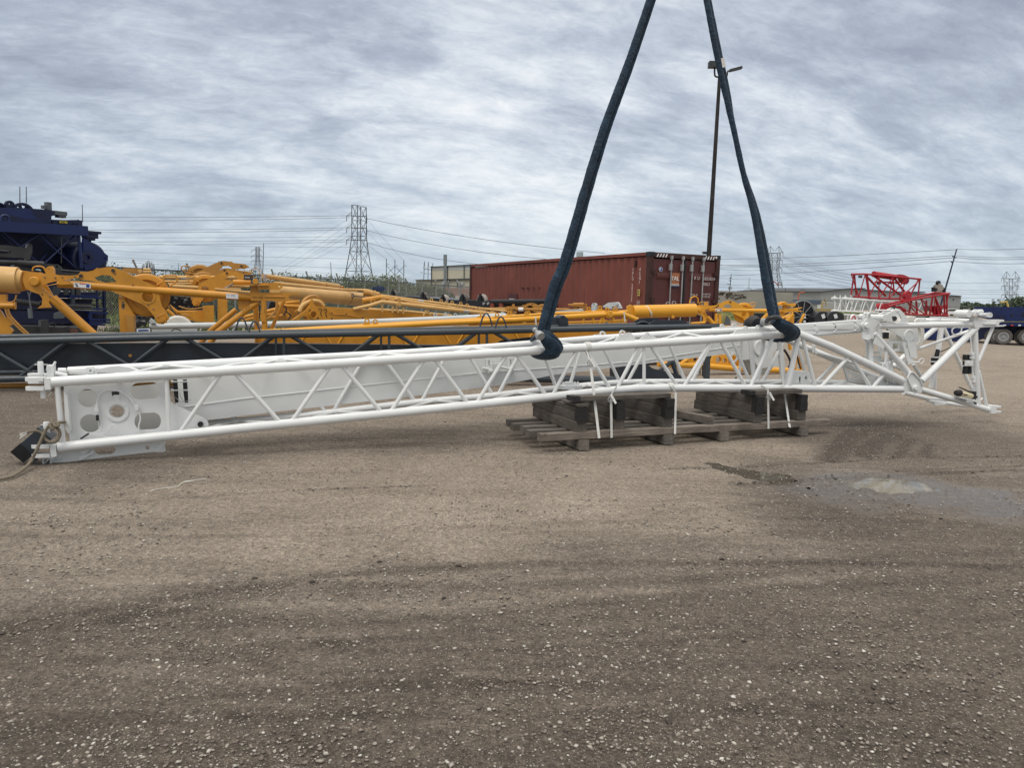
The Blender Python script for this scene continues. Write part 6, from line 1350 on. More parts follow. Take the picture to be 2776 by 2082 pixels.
b.plate([CP(cL-.06, w, z) for w, z in [(.05, .1), (cW-.05, .1), (cW-.05, cH-.1), (.05, cH-.1)]], cu*.03); obj('far_walls', b, RUST, ct)
b = M(); b.plate([CP(.05, .05, cH-.04), CP(cL-.05, .05, cH-.04), CP(cL-.05, cW-.05, cH-.04), CP(.05, cW-.05, cH-.04)], V((0, 0, .02))); obj('roof', b, RUSTD, ct)
for w in (.03, cW-.03):
    b = M(); b.bar(CP(.15, w, cH-.05), CP(cL-.15, w, cH-.05), .06, .09); obj('top_rail', b, RUST, ct)
    b = M(); b.bar(CP(.15, w, .09), CP(cL-.15, w, .09), .06, .16); obj('bottom_rail', b, RUST, ct)
for l in (.07, cL-.07):
    for w in (.07, cW-.07): b = M(); b.bar(CP(l, w, .12), CP(l, w, cH-.12), .135, .135, up=cu); obj('corner_post', b, RUSTD, ct)
for l in (.085, cL-.085):
    for w in (.085, cW-.085):
        for z in (.06, cH-.055): b = M(); b.box(CP(l, w, z), cu*.09, cd*.085, V((0, 0, .06))); obj('corner_casting', b, BLKP, ct)
b = M(); b.ringp(CP(-.007, cW-.16, cH-.055), cd, V((0, 0, 1)), 0, .032, cu*.004, 14); obj('casting_hole', b, LABELW, ct)
b = M(); b.bar(CP(.05, .17, cH-.07), CP(.05, cW-.17, cH-.07), .10, .13); obj('door_header', b, RUSTD, ct)
b = M(); b.bar(CP(.05, .17, .09), CP(.05, cW-.17, .09), .1, .16); obj('door_sill', b, RUSTD, ct)
dx = lambda px: None
def door(w0, w1, bars):
    d = M(); d.plate([CP(.035, w0, .18), CP(.035, w1, .18), CP(.035, w1, cH-.17), CP(.035, w0, cH-.17)], cu*.04)
    o = obj('door', d, DOORR, ct)
    zs = [.42, .95, 1.28, 1.60, 2.12, 2.45]
    for z in (.34, .90, 1.30, 2.30):
        b = M(); a0, a1 = w0+.12, w1-.12; h = .20
        b.add([CP(.034, a0, z), CP(.034, a1, z), CP(.006, a1-.02, z+.05), CP(.006, a0+.02, z+.05), CP(.006, a1-.02, z+h-.05), CP(.006, a0+.02, z+h-.05), CP(.034, a1, z+h), CP(.034, a0, z+h)],
              [(0, 1, 2, 3), (3, 2, 4, 5), (5, 4, 6, 7), (0, 3, 5, 7), (1, 6, 4, 2)])
        obj('pressed_rib', b, DOORR, o)
    for w in bars:
        b = M(); b.path([CP(-.03, w, .12), CP(-.03, w, cH-.09)], .019, 10); q = obj('locking_bar', b, STEEL, o)
        b = M()
        for z in (.5, 1.38): b.box(CP(-.02, w-.02, z), cu*.03, cd*.07, V((0, 0, .022)))
        b.box(CP(-.035, w-.03, cH-.38), cu*.03, cd*.04, V((0, 0, .09))); b.box(CP(-.03, w, cH-.12), cu*.03, cd*.03, V((0, 0, .05)))
        obj('bar_bracket', b, STEEL, q)
    return o
dl = door(.15, 1.205, (.71, 1.10)); dr = door(1.235, cW-.15, (1.43, 1.82))
b = M(); b.box(CP(.02, 1.22, cH/2), cu*.01, cd*.028, V((0, 0, cH/2-.17))); obj('door_gasket', b, BLACK, ct)
for w in (.15, cW-.15):
    for z in (.35, 1.0, 1.75, 2.5): b = M(); b.box(CP(-.01, w, z), cu*.02, cd*.06, V((0, 0, .05))); obj('hinge', b, RUSTD, ct)
def decal(pts, mat, parent, name='decal', d=.004):
    b = M(); b.plate(pts, cu*-d); return obj(name, b, mat, parent)
ORG = paint('orange decal', (0.36, 0.14, 0.060), .6, .1, .2, scale=4); DNAVY = paint('navy decal', (.012, .016, .07), .6, 0, 0)
R = lambda w0, w1, z0, z1, l=.0: [CP(l, w0, z0), CP(l, w1, z0), CP(l, w1, z1), CP(l, w0, z1)]
# the orange plate between the bars of the left door
decal(R(.72, 1.02, cH-.83, cH-.53), ORG, dl, 'orange_decal'); decal(R(.72, 1.02, cH-.875, cH-.83), LABELW, dl, 'white_band'); decal(R(.72, 1.02, cH-.915, cH-.875), DNAVY, dl, 'navy_band')
text('TAL', .16, LABELW, dl, CP(-.012, .725, cH-.735), cd, V((0, 0, 1)), ext=.006)
text('INTERNATIONAL', .036, DNAVY, dl, CP(-.008, .73, cH-.865), cd, V((0, 0, 1)))
b = M(); b.ringp(CP(-.004, .38, cH-.45), cd, V((0, 0, 1)), 0, .062, cu*.004, 22); q = obj('round_decal', b, LABELW, dl)
b = M(); b.ringp(CP(-.007, .38, cH-.45), cd, V((0, 0, 1)), .034, .052, cu*.003, 22); b.plate([CP(-.007, .35, cH-.48), CP(-.007, .41, cH-.475), CP(-.007, .40, cH-.42)], cu*.003); obj('blue_emblem', b, BLUEINK, q)
LET = paint('white stencil paint', (.62, .58, .56), .7, .1, .3, (.2, .08, .06), 12, bmp=0)
text('R U', .13, LET, dr, CP(-.004, 1.53, cH-.69), cd, V((0, 0, 1))); text('582355', .115, LET, dr, CP(-.004, 1.85, cH-.69), cd, V((0, 0, 1)))
text('0', .115, LET, dr, CP(-.004, 2.22, cH-.69), cd, V((0, 0, 1))); text('45G1', .115, LET, dr, CP(-.004, 1.85, cH-.84), cd, V((0, 0, 1)))
for z, s_ in ((-1.10, '30 480 KGS'), (-1.17, '67 200 LBS'), (-1.32, '3 800 KGS'), (-1.39, '8 380 LBS')): text(s_, .06, LET, dr, CP(-.004, 1.85, cH+z), cd, V((0, 0, 1)))
text('MAX. GR.', .055, LET, dr, CP(-.004, 1.47, cH-1.12), cd, V((0, 0, 1))); text('TARE', .055, LET, dr, CP(-.004, 1.47, cH-1.34), cd, V((0, 0, 1)))
for w0 in (.22, 1.86):
    for i in range(4):
        w = w0+i*.095; decal([CP(-.003, w, cH-.125), CP(-.003, w+.04, cH-.125), CP(-.003, w+.085, cH-.035), CP(-.003, w+.045, cH-.035)], LABELW, ct, 'white_stripe', .003)
# the side: vertical number, yellow and white stickers, reefer plate
sd2 = cu*-1
def side_text(s_, size, l, z, step, mat=LET):
    for i, ch in enumerate(s_):
        if ch != ' ': text(ch, size, mat, ct, CP(l, -.002, z-i*step), sd2, V((0, 0, 1)))
side_text('TRLU 582355 0', .105, .76, cH-.50, .083); side_text('45G1', .13, .44, cH-.50, .115)
SQ = lambda l0, l1, z0, z1, d=0: [CP(l0, d, z0), CP(l1, d, z0), CP(l1, d, z1), CP(l0, d, z1)]
b = M(); b.plate(SQ(.47, .37, cH-1.17, cH-1.0), cd*-.004); q = obj('yellow_sticker', b, paint('yellow sticker', (.6, .5, .12), .6, 0, .1), ct)
b = M()
for z in (cH-1.07, cH-1.14): b.plate(SQ(.45, .39, z, z+.04, -.006), cd*-.002)
obj('sticker_print', b, INK, q)
b = M(); b.path([CP(.48, -.002, cH-1.48), CP(.36, -.002, cH-1.48), CP(.36, -.002, cH-1.30), CP(.48, -.002, cH-1.30)], .004, 4, closed=True); obj('stencil_box', b, LET, ct)
text('40', .08, LET, ct, CP(.47, -.002, cH-1.38), sd2, V((0, 0, 1))); text('96', .08, LET, ct, CP(.47, -.002, cH-1.46), sd2, V((0, 0, 1)))
b = M(); b.plate(SQ(8.55, 7.80, cH-1.75, cH-1.17, .015), cd*-.01); obj('patch_panel', b, DOORR, ct)
b = M(); b.plate(SQ(8.42, 8.0, cH-1.62, cH-1.35), cd*-.005); q = obj('white_sticker', b, LABELW, ct)
b = M(); b.plate(SQ(8.38, 8.26, cH-1.42, cH-1.38, -.007), cd*-.002); b.plate(SQ(8.38, 8.28, cH-1.51, cH-1.46, -.007), cd*-.002); b.plate(SQ(8.18, 8.04, cH-1.47, cH-1.39, -.007), cd*-.002); b.plate(SQ(8.36, 8.06, cH-1.59, cH-1.56, -.007), cd*-.002); obj('sticker_print', b, INK, q)
b = M(); b.box(CP(.68, .03, cH-.30), cu*.03, cd*.02, V((0, 0, .09))); obj('vent', b, RUSTD, ct)
b = M()
for l in (7.4, 7.0, 6.6, 6.2): b.box(CP(l, .02, cH-.95), cu*.09, cd*.015, V((0, 0, .012)))
obj('dent_hook', b, RUSTD, ct)

# ------------------------------------------------------------------ light pole behind
lp = thing('light_pole', 'tall dark light pole with two floodlight heads behind the container', 'light pole', tuple(CP(-2.0, 5, 0)))
LPp = Plane(1700, 25, 2100, 25)
b = M(); A_, B_ = LPp(1921, 700), LPp(1951, 205); t = (A_-B_); base = A_+t*((A_.z)/(-t.z))*1.0 if t.z < 0 else A_
b.path([base, A_, B_], [.085, .08, .055], 12); obj('shaft', b, POLE, lp)
b = M(); b.arc([LPp(*B3(p)) for p in [(1305,492),(1282,490),(1274,475),(1273,430)]], .03, 8); obj('arm', b, BLKP, lp)
b = M(); b.path([LPp(*B3(p)) for p in [(1335,520),(1352,485),(1358,455),(1390,445)]], .03, 8); obj('arm', b, BLKP, lp)
b = M(); b.box(LPp(*B3((1265,414))), LPp.u*.15, LPp.n*.12, V((0, 0, .09))); obj('floodlight', b, DKGREY, lp)
b = M(); b.bar(LPp(*B3((1370,452))), LPp(*B3((1448,432))), .16, .07); obj('floodlight', b, DKGREY, lp)
b = M(); q = LPp(*D3((1120,170)), -.3); b.plate([LPp(*D3(p), -.2) for p in [(1078,150),(1140,148),(1160,195),(1100,192)]], LPp.n*.2); solo('floodlight', b, BLKP, 'small black floodlight sitting on the container roof beside the pole', 'floodlight')

# ------------------------------------------------------------------ black wheeled frames in front of the container
BG = Plane(1060, 31, 1480, 24.5); kb = thing('bogie_frame', 'row of black steel frames carrying pale wheels in front of the red container', 'crane part', tuple(gr(1280, 880)))
b = M(); b.plate([BG(*C4(p)) for p in [(300,560),(700,575),(1300,625),(2212,650),(2620,660),(2740,680),(2300,720),(1550,740),(1150,700),(300,610)]], BG.n*1.4); obj('beam', b, BLKP, kb)
b = M(); b.path([BG(*C4((1850,655)), -.1), BG(*C4((2700,650)), -.1)], .09, 12); b.plate([BG(*C4(p), -.15) for p in [(1380,640),(1900,640),(1960,690),(1800,735),(1500,730)]], BG.n*.1); obj('arm', b, BLKP, kb)
for q in ((1715,680), (1780,680)): b = M(); b.lathe(BG(*C4(q), -.2), BG.n, [(0, .05), (.06, .05)], 14); obj('stub', b, STEEL, kb)
WHG = paint('grimy pale wheel', (.30, .28, .25), .7, .2, .3)
for i, (x, y, r_, mt_) in enumerate([(1700,645,108,WHG),(1430,640,100,TYRE),(1135,640,95,WHG),(870,640,75,TYRE),(835,590,80,TYRE),(385,570,90,TYRE)]):
    c = BG(*C4((x, y)), .0); rr_ = r_/5.53*c.y/FPX; b = M(); prof = [(-.07, rr_*.76), (-.08, rr_*.88), (-.05, rr_), (.05, rr_), (.08, rr_*.88), (.07, rr_*.76)]
    b.lathe(c, BG.n, prof, 28); w = obj('wheel', b, mt_, kb)
    b = M(); b.lathe(c-BG.n*.02, BG.n, [(-.07, rr_*.74), (.07, rr_*.74)], 24); b.plate([c+BG.u*-.06-BG.n*.12, c+BG.u*.06-BG.n*.12, c+BG.u*.04-BG.n*.12+V((0, 0, rr_*1.02)), c-BG.u*.04-BG.n*.12+V((0, 0, rr_*1.02))], BG.n*.05); obj('fork', b, BLKP, w)
b = M()
for q in ((2620,690), (3200,0)): pass
for x, y in ((1840,715), (1975,715)): b.lathe(BG(*C4((x, y)), -.2), BG.n, [(0, .10), (.05, .10)], 14)
obj('red_reflector', b, paint('rusty disc', (.2, .04, .02), .6), kb)

# ------------------------------------------------------------------ navy machine stack on the left
NB = Plane(0, 21.5, 300, 24.5); nb = thing('crane_section_stack', 'dark navy blue stack of crane frame sections towering at the left edge', 'crane sections', tuple(gr(120, 900)))
def nplate(name, pts, t, off=0, mat=NAVY, holes=()):
    b = M(); b.plate([NB(*C1(p), off) for p in pts], NB.n*t, [[NB(*C1(p), off) for p in h] for h in holes]); return obj(name, b, mat, nb)
def ntube(a, c, rp, off=0, name='brace', mat=NAVY, n=8):
    b = M(); b.path([NB(*C1(a), off), NB(*C1(c), off)], NB.r(*C1(a), rp/4.1475), n); return obj(name, b, mat, nb)
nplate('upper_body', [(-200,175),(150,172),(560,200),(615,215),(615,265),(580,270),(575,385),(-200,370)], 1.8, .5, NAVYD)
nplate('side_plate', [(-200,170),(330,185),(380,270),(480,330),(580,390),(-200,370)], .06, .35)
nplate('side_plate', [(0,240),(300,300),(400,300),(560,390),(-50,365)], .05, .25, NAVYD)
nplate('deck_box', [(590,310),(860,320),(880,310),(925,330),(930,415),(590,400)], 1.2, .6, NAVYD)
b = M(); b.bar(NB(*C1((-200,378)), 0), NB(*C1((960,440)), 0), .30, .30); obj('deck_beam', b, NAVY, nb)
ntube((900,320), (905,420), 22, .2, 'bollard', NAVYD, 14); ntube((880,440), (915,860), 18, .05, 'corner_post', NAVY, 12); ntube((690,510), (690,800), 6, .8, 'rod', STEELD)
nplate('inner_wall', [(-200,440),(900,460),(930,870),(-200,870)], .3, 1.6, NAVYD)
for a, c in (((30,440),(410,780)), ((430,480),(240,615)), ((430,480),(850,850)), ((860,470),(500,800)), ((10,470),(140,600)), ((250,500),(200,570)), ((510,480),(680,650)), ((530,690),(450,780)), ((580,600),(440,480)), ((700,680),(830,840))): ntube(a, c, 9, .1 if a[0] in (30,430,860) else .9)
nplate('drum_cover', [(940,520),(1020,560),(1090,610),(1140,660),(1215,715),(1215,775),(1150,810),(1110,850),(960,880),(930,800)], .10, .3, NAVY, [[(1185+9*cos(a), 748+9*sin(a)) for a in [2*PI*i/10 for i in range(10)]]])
b = M(); b.lathe(NB(*C1((925,765)), 1.0), NB.n, [(-.45, .52), (-.40, .58), (.40, .58), (.45, .52)], 36); obj('drum', b, NAVYD, nb)
b = M(); b.ringp(NB(*C1((985,735)), .24), NB.u, NB.up, .08, .2, NB.n*.04, 20); obj('drum_hub', b, NAVYD, nb)
for cx, cy, r_ in ((270,250,125), (-20,240,125)):
    b = M(); c = NB(*C1((cx, cy)), .9); R_ = r_/4.1475*c.y/FPX; b.ringp(c, NB.u, NB.up, R_*.78, R_, NB.n*.12, 30); b.ringp(c, NB.u, NB.up, 0, R_*.25, NB.n*.12, 16)
    for i in range(8): a = PI*i/4+.3; b.bar(c+NB.n*.06+(NB.u*cos(a)+NB.up*sin(a))*R_*.2, c+NB.n*.06+(NB.u*cos(a)+NB.up*sin(a))*R_*.8, .05, .08)
    obj('spoked_wheel', b, NAVYD, nb)
b = M(); b.ringp(NB(*C1((117,145)), .7), NB.u, NB.up, .055, .13, NB.n*.1, 12); b.box(NB(*C1((117,175)), .75), NB.u*.12, NB.n*.05, NB.up*.09); obj('lifting_eye', b, NAVYD, nb)
b = M(); b.box(NB(*C1((540,160)), .8), NB.u*.07, NB.n*.08, NB.up*.12); b.box(NB(*C1((505,172)), .8), NB.u*.09, NB.n*.06, NB.up*.05); b.box(NB(*C1((660,240)), .8), NB.u*.20, NB.n*.12, NB.up*.06); b.box(NB(*C1((680,265)), .8), NB.u*.12, NB.n*.1, NB.up*.07); obj('lamp', b, STEELD, nb)
b = M(); b.plate([NB(*C1(p), .55) for p in [(673,325),(757,332),(757,355),(673,348)]], NB.n*.03); q = obj('yellow_label', b, paint('yellow label', (.55, .45, .05), .5, 0, 0), nb)
b = M(); b.plate([NB(*C1(p), .53) for p in [(690,334),(735,338),(735,344),(690,340)]], NB.n*.01); obj('label_print', b, INK, q)
b = M()
for y in (352, 375, 395): b.bar(NB(*C1((820, y)), .6), NB(*C1((885, y+3)), .6), .05, .04)
b.box(NB(*C1((1010,455)), .4), NB.u*.26, NB.n*.2, NB.up*.04); b.box(NB(*C1((1010,490)), .4), NB.u*.19, NB.n*.15, NB.up*.09); b.box(NB(*C1((1000,530)), .4), NB.u*.15, NB.n*.1, NB.up*.04); b.lathe(NB(*C1((1010,555)), .4), V((0, 0, 1)), [(-.08, .02), (.08, .07)], 10); obj('roller_block', b, NAVYD, nb)
b = M(); b.arc([NB(*C1(p), -.1) for p in [(10,350),(15,280),(55,262),(95,285),(100,350)]], .035, 8); obj('hoop', b, NAVY, nb)
for x, y0, y1 in ((222,-60,125), (295,-60,125), (925,140,340)):
    b = M(); b.path([NB(*C1((x, y0)), .8), NB(*C1((x+(3 if x > 900 else 1), y1)), .8)], [.012, .016], 5); obj('whip_antenna', b, STEELD, nb)
# lower tiers
ROWS = [(880,1000,-200,760),(1000,1120,-200,880),(1120,1200,-200,1130),(1200,1330,-200,1040),(1330,1490,-200,1190),(1490,1700,-200,1100)]
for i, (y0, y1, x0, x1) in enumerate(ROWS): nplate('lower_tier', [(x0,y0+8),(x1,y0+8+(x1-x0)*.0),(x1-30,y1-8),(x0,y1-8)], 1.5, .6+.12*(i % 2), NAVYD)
for y, x1 in ((1175,1060),(1190,1130),(1270,1030),(1320,1190),(1365,1190),(1440,1215),(1470,1215),(1495,1160)): 
    b = M(); b.bar(NB(*C1((760 if y < 1300 else 980, y-8)), .3), NB(*C1((x1, y)), .3), .25, .06); obj('rail', b, NAVY if y != 1270 else DKGREY, nb)
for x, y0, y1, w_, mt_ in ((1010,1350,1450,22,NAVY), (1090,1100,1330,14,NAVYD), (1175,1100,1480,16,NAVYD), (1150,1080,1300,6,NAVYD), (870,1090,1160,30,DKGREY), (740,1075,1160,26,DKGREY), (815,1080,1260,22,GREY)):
    b = M(); b.path([NB(*C1((x, y0)), .25), NB(*C1((x+4, y1)), .25)], NB.r(280, 800, w_/4.1475), 10); obj('upright', b, mt_, nb)
# grey hydraulic parts lying in front of the navy stack
DG = Plane(0, 17.8, 300, 19.4); dg_ = thing('hydraulic_cylinder_bundle', 'grimy dark grey cylinders and brackets piled in front of the navy stack', 'crane part', tuple(gr(90, 960)))
def dpl(name, pts, t, off=0, mat=DKGREY, holes=()):
    b = M(); b.plate([DG(*C1(p), off) for p in pts], DG.n*t, [[DG(*C1(p), off) for p in h] for h in holes]); return obj(name, b, mat, dg_)
def dtb(a, c, rp, off=0, mat=DKGREY, name='cylinder'):
    b = M(); b.path([DG(*C1(a), off), DG(*C1(c), off)], DG.r(*C1(a), rp/4.1475), 12); return obj(name, b, mat, dg_)
dpl('bracket', [(-200,590),(60,598),(300,628),(310,590),(340,580),(365,600),(365,690),(345,720),(345,760),(295,770),(290,745),(-200,720)], .25, 0, DKGREY, [[(-150,640),(100,655),(130,675),(90,690),(-150,690)], [(335+12*cos(a), 600+10*sin(a)) for a in [2*PI*i/10 for i in range(10)]]])
dtb((-200,640), (100,670), 12); dtb((-200,780), (200,795), 26); dtb((200,795), (490,815), 32); dtb((-200,680), (60,740), 14, .3)
dpl('link', [(440,800),(660,815),(700,850),(700,930),(520,900),(440,850)], .3, .1, DKGREY, [[(640+12*cos(a), 840+12*sin(a)) for a in [2*PI*i/10 for i in range(10)]]])
dpl('link', [(160,820),(520,900),(900,910),(900,940),(600,960),(520,1000),(160,900)], .5, .5); dtb((680,880), (980,905), 10)
dpl('plate', [(-200,900),(480,900),(480,1200),(420,1280),(-200,1280)], .3, 1.0, NAVYD); dtb((170,1230), (440,1265), 34, .4); dtb((440,1240), (560,1270), 22, .4)
dtb((580,1275), (1030,1290), 12, .5, DKGREY, 'bar'); dtb((580,1300), (1030,1310), 12, .5, DKGREY, 'bar'); dpl('block', [(600,1060),(690,1060),(690,1100),(620,1230),(560,1180)], .3, .5, GREY)
dpl('block', [(460,1445),(545,1440),(550,1580),(455,1590)], .3, -.2); dpl('beam', [(-200,1500),(980,1530),(1100,1600),(1100,1700),(-200,1700)], 1.0, .0, DKGREY); dpl('block', [(800,1545),(875,1545),(880,1590),(800,1595)], .15, -.2, paint('rusty block', (.10, .045, .03), .7)); dpl('block', [(620,1370),(700,1340),(745,1380),(720,1420),(620,1425)], .2, .3, STEELD)
b = M(); b.arc([DG(*C1(p), -.2) for p in [(310,1120),(325,1170),(340,1250),(352,1310)]], .014, 6); b.arc([DG(*C1(p), -.2) for p in [(345,1120),(330,1200),(345,1310)]], .014, 6); b.path([DG(*C1((335,1310)), -.2), DG(*C1((345,1420)), -.2)], .05, 8); obj('hanging_plug', b, STEELD, dg_)
b = M(); b.arc([DG(*C1(p), -.2) for p in [(550,1490),(600,1475),(630,1500),(600,1520),(700,1530),(860,1500),(980,1540)]], .014, 6); obj('hose', b, BLACK, dg_)
# dark clutter in the gaps of the yellow pile
ck = thing('scrap_pile', 'black machine parts heaped in the gap behind the sheaves', 'machine parts', tuple(gr(510, 930)))
CKp = Plane(380, 21.0, 900, 24); r5 = random.Random(4)
b = M(); b.plate([CKp(*C2(p)) for p in [(880,560),(1260,600),(1400,760),(1380,800),(870,800),(300,1100),(300,800),(700,700)]], CKp.n*1.0); obj('body', b, BLKP, ck)
for i in range(12):
    x, y = r5.uniform(900, 1250), r5.uniform(580, 780)
    b = M(); b.path([CKp(*C2((x, y)), -.1), CKp(*C2((x+r5.uniform(-60, 60), y+r5.uniform(-20, 20))), -.1)], r5.uniform(.02, .05), 8); obj('pipe', b, r5.choice([BLACK, STEELD, DKGREY]), ck)
for i in range(10):
    x, y = r5.uniform(380, 560), r5.uniform(860, 1000)
    b = M(); b.box(CKp(*C2((x, y)), -4), CKp.u*r5.uniform(.02, .1), CKp.n*.1, V((0, 0, r5.uniform(.02, .07)))); obj('block', b, r5.choice([BLACK, STEELD, STEEL]), ck)
b = M(); b.plate([CKp(*C3(p)) for p in [(460,650),(545,650),(545,780),(420,780)]], CKp.n*.5); obj('block', b, BLKP, ck)
# ------------------------------------------------------------------ chain link fence
def fence(name, label, pts, n_post, mesh=True, height_cut=0.0):
    """pts: (px, py of the top rail, distance)"""
    P = [at(*q) for q in pts]; t = thing('chain_link_fence', label, 'fence', (P[0].x, P[0].y, 0))
    b = M()
    for a, c in zip(P, P[1:]): b.tube(a, c, .035, 8)
    obj('top_rail', b, STEELD, t)
    # barbed wire on three strands above
    for k in (1, 2, 3):
        b = M(); b.path([p+V((0, 0, .11*k))-V((0, .06*k, 0)) for p in P], .006, 4)
        for a, c in zip(P, P[1:]):
            L_ = (c-a).length
            if k == 2 and mesh:
                for i in range(int(L_/.45)):
                    q = a.lerp(c, i*.45/L_)+V((0, -.06*k, .11*k)); b.path([q-V((0, 0, .035)), q+V((.01, 0, .035))], .006, 3, cap=False)
        obj('barbed_wire', b, STEEL, t)
    tot = sum((c-a).length for a, c in zip(P, P[1:])); ds = [tot*i/n_post for i in range(n_post+1)]
    def along(d):
        for a, c in zip(P, P[1:]):
            L_ = (c-a).length
            if d <= L_: return a.lerp(c, d/L_)
            d -= L_
        return P[-1]
    for i, d in enumerate(ds):
        p = along(d); b = M(); b.path([V((p.x, p.y, 0)), p, p+V((-.05, -.22, .36))], .045, 8); obj('post', b, STEEL, t)
    if mesh:
        b = M(); d = 0; st = .11
        while d < tot:
            for sg in (1, -1):
                p0 = along(d); d1 = d+sg*p0.z*.8
                if 0 <= d1 <= tot:
                    p1 = along(d1); b.path([V((p0.x, p0.y, .03)), V((p1.x, p1.y, p1.z-.03))], .0055, 3, cap=False)
            d += st
        obj('wire_mesh', b, STEEL, t)
    return t
fence('f', 'chain link fence with barbed wire running behind the yellow pile on the left', [(-60,703,25.5),(283,723,29),(680,745,37),(1065,765,50),(1245,775.5,63),(1300,778.5,69)], 16)
fence('f', 'far chain link fence behind the yellow jib head and reel on the right', [(1930,806,100),(2260,817,135),(2571,830,200),(2800,842,260)], 14, False)
# ------------------------------------------------------------------ grass strips and verges
GRASS, nt, p = new_mat('rough grass')
nt.links.new(mixc(nt, rmp(nt, nz(nt, 1.3, 6, .7), [(0.35, 0.0), (0.65, 1.0)]), (0.075, 0.095, 0.035), (0.135, 0.165, 0.055)), p.inputs['Base Color']); p.inputs['Roughness'].default_value = .95
p.inputs['Specular IOR Level'].default_value = 0.1
def verge(pts, seed, n, hmin, hmax, label):
    q = [V((x, y, 0.006)) for x, y in pts]; b = M(); b.add(q, [tuple(range(len(q)))]); struct('grass_verge', b, GRASS)
    # blades as one mass
    rr = random.Random(seed); xs = [v.x for v in q]; ys = [v.y for v in q]; vs, fs = [], []
    def inside(x, y):
        c = False; j = len(q)-1
        for i in range(len(q)):
            if (q[i].y > y) != (q[j].y > y) and x < (q[j].x-q[i].x)*(y-q[i].y)/(q[j].y-q[i].y)+q[i].x: c = not c
            j = i
        return c
    k = 0
    while k < n:
        x, y = rr.uniform(min(xs), max(xs)), rr.uniform(min(ys), max(ys))
        if not inside(x, y): k += .2; continue
        k += 1; h = rr.uniform(hmin, hmax); a = rr.uniform(0, PI); w = .02+.02*rr.random(); m = len(vs)
        vs += [(x-cos(a)*w, y-sin(a)*w, 0), (x+cos(a)*w, y+sin(a)*w, 0), (x+rr.uniform(-.1, .1), y+rr.uniform(-.1, .1), h)]; fs.append((m, m+1, m+2))
    b = M(); b.v = vs; b.f = fs; b.sm = [False]*len(fs); o = obj('grass', b, GRASS); o['kind'] = 'stuff'; o['label'] = label; o['category'] = 'grass'
a = at(230, 850, 27); verge([(-34, 34), (-8, 34), (-7, 52), (-3, 70), (-12, 110), (-60, 110)], 3, 30000, .12, .4, 'rough green grass beyond the left fence')
verge([(-16.5, 29.5), (-13, 29.5), (-10, 36), (-14, 36)], 4, 6000, .05, .25, 'grass strip between the navy stack and the yellow jibs')
verge([(20, 62), (46, 62), (60, 120), (90, 190), (60, 200), (24, 100)], 5, 9000, .05, .2, 'far green strip behind the yellow jib head')
FLOW = paint('yellow flowers', (.7, .65, .1), .7, 0, 0, bmp=0); b = M(); r8 = random.Random(6)
for _ in range(160): q = V((r8.uniform(-15.5, -10), r8.uniform(30, 40), r8.uniform(.1, .3))); b.box(q, (.025, 0, 0), (0, .025, 0), (0, 0, .015))
o = obj('wild_flowers', b, FLOW); o['kind'] = 'stuff'; o['label'] = 'tiny yellow flowers in the grass'; o['category'] = 'flowers'
# ------------------------------------------------------------------ bushes and trees
def leafmat(name, a, b_):
    m, nt, p = new_mat(name); oi = nt.nodes.new('ShaderNodeNewGeometry')
    c = rmp(nt, nz(nt, .9, 5, .7), [(0.3, a), (0.7, b_)]); c = mixc(nt, 1.0, c, rmp(nt, oi.outputs['Random Per Island'], [(0, .6), (1, 1.5)]), 'MULTIPLY')
    nt.links.new(c, p.inputs['Base Color']); p.inputs['Roughness'].default_value = .8; p.inputs['Specular IOR Level'].default_value = .2
    p.inputs['Subsurface Weight'].default_value = 0; return m
LEAF1 = leafmat('dark olive leaves', (0.040, 0.055, 0.022), (0.085, 0.105, 0.040)); LEAF2 = leafmat('pale new leaves', (0.085, 0.105, 0.045), (0.15, 0.175, 0.075)); LEAF3 = leafmat('haze-blued far leaves', (0.055, 0.080, 0.055), (0.095, 0.125, 0.085))  # the far leaves are bluer, haze put into their colour
BARK = paint('grey bark', (.12, .10, .085), .9, .2, .3)
def bush(name, label, c, w, h, d, mat, seed, n=900, leaf=.16, group=None, trunk=True, cat='bush', base=.1):
    r = random.Random(seed); t = thing(name, label, cat, tuple(c), group); c = V(c); b = M(); lobes = []
    for i in range(9): lobes.append((r.uniform(-.36, .36)*w, r.uniform(-.3, .3)*d, h*r.uniform(base+.2, .82), r.uniform(.20, .36)))
    vs, fs = [], []
    for i in range(n):
        lx, ly, lz, lr = r.choice(lobes); a, e = r.uniform(0, 2*PI), math.asin(r.uniform(-1, 1)); rr_ = (r.random()**.45)
        p_ = V((lx+cos(a)*cos(e)*rr_*lr*w, ly+sin(a)*cos(e)*rr_*lr*d, lz+sin(e)*rr_*lr*h*.9))
        if p_.z < 0: p_.z = r.uniform(0, .2)*h
        p_ += c; s_ = leaf*r.uniform(.5, 1.3); ax = V((r.uniform(-1, 1), r.uniform(-1, 1), r.uniform(-.4, 1))).normalized(); bx = ax.orthogonal().normalized(); cx_ = ax.cross(bx)
        m = len(vs); vs += [p_+bx*s_, p_+cx_*s_*.6, p_-bx*s_, p_-cx_*s_*.6]; fs.append((m, m+1, m+2, m+3))
    b.add(vs, fs); obj('crown', b, mat, t)
    if trunk:
        b = M()
        for lx, ly, lz, lr in lobes[:6]:
            mid = c+V((lx*.4, ly*.4, lz*.5)); b.path([c, mid, c+V((lx, ly, lz))], [.05*h*.3, .035*h*.3, .01*h], 6)
        obj('trunk', b, BARK, t)
    return t
r7 = random.Random(12)
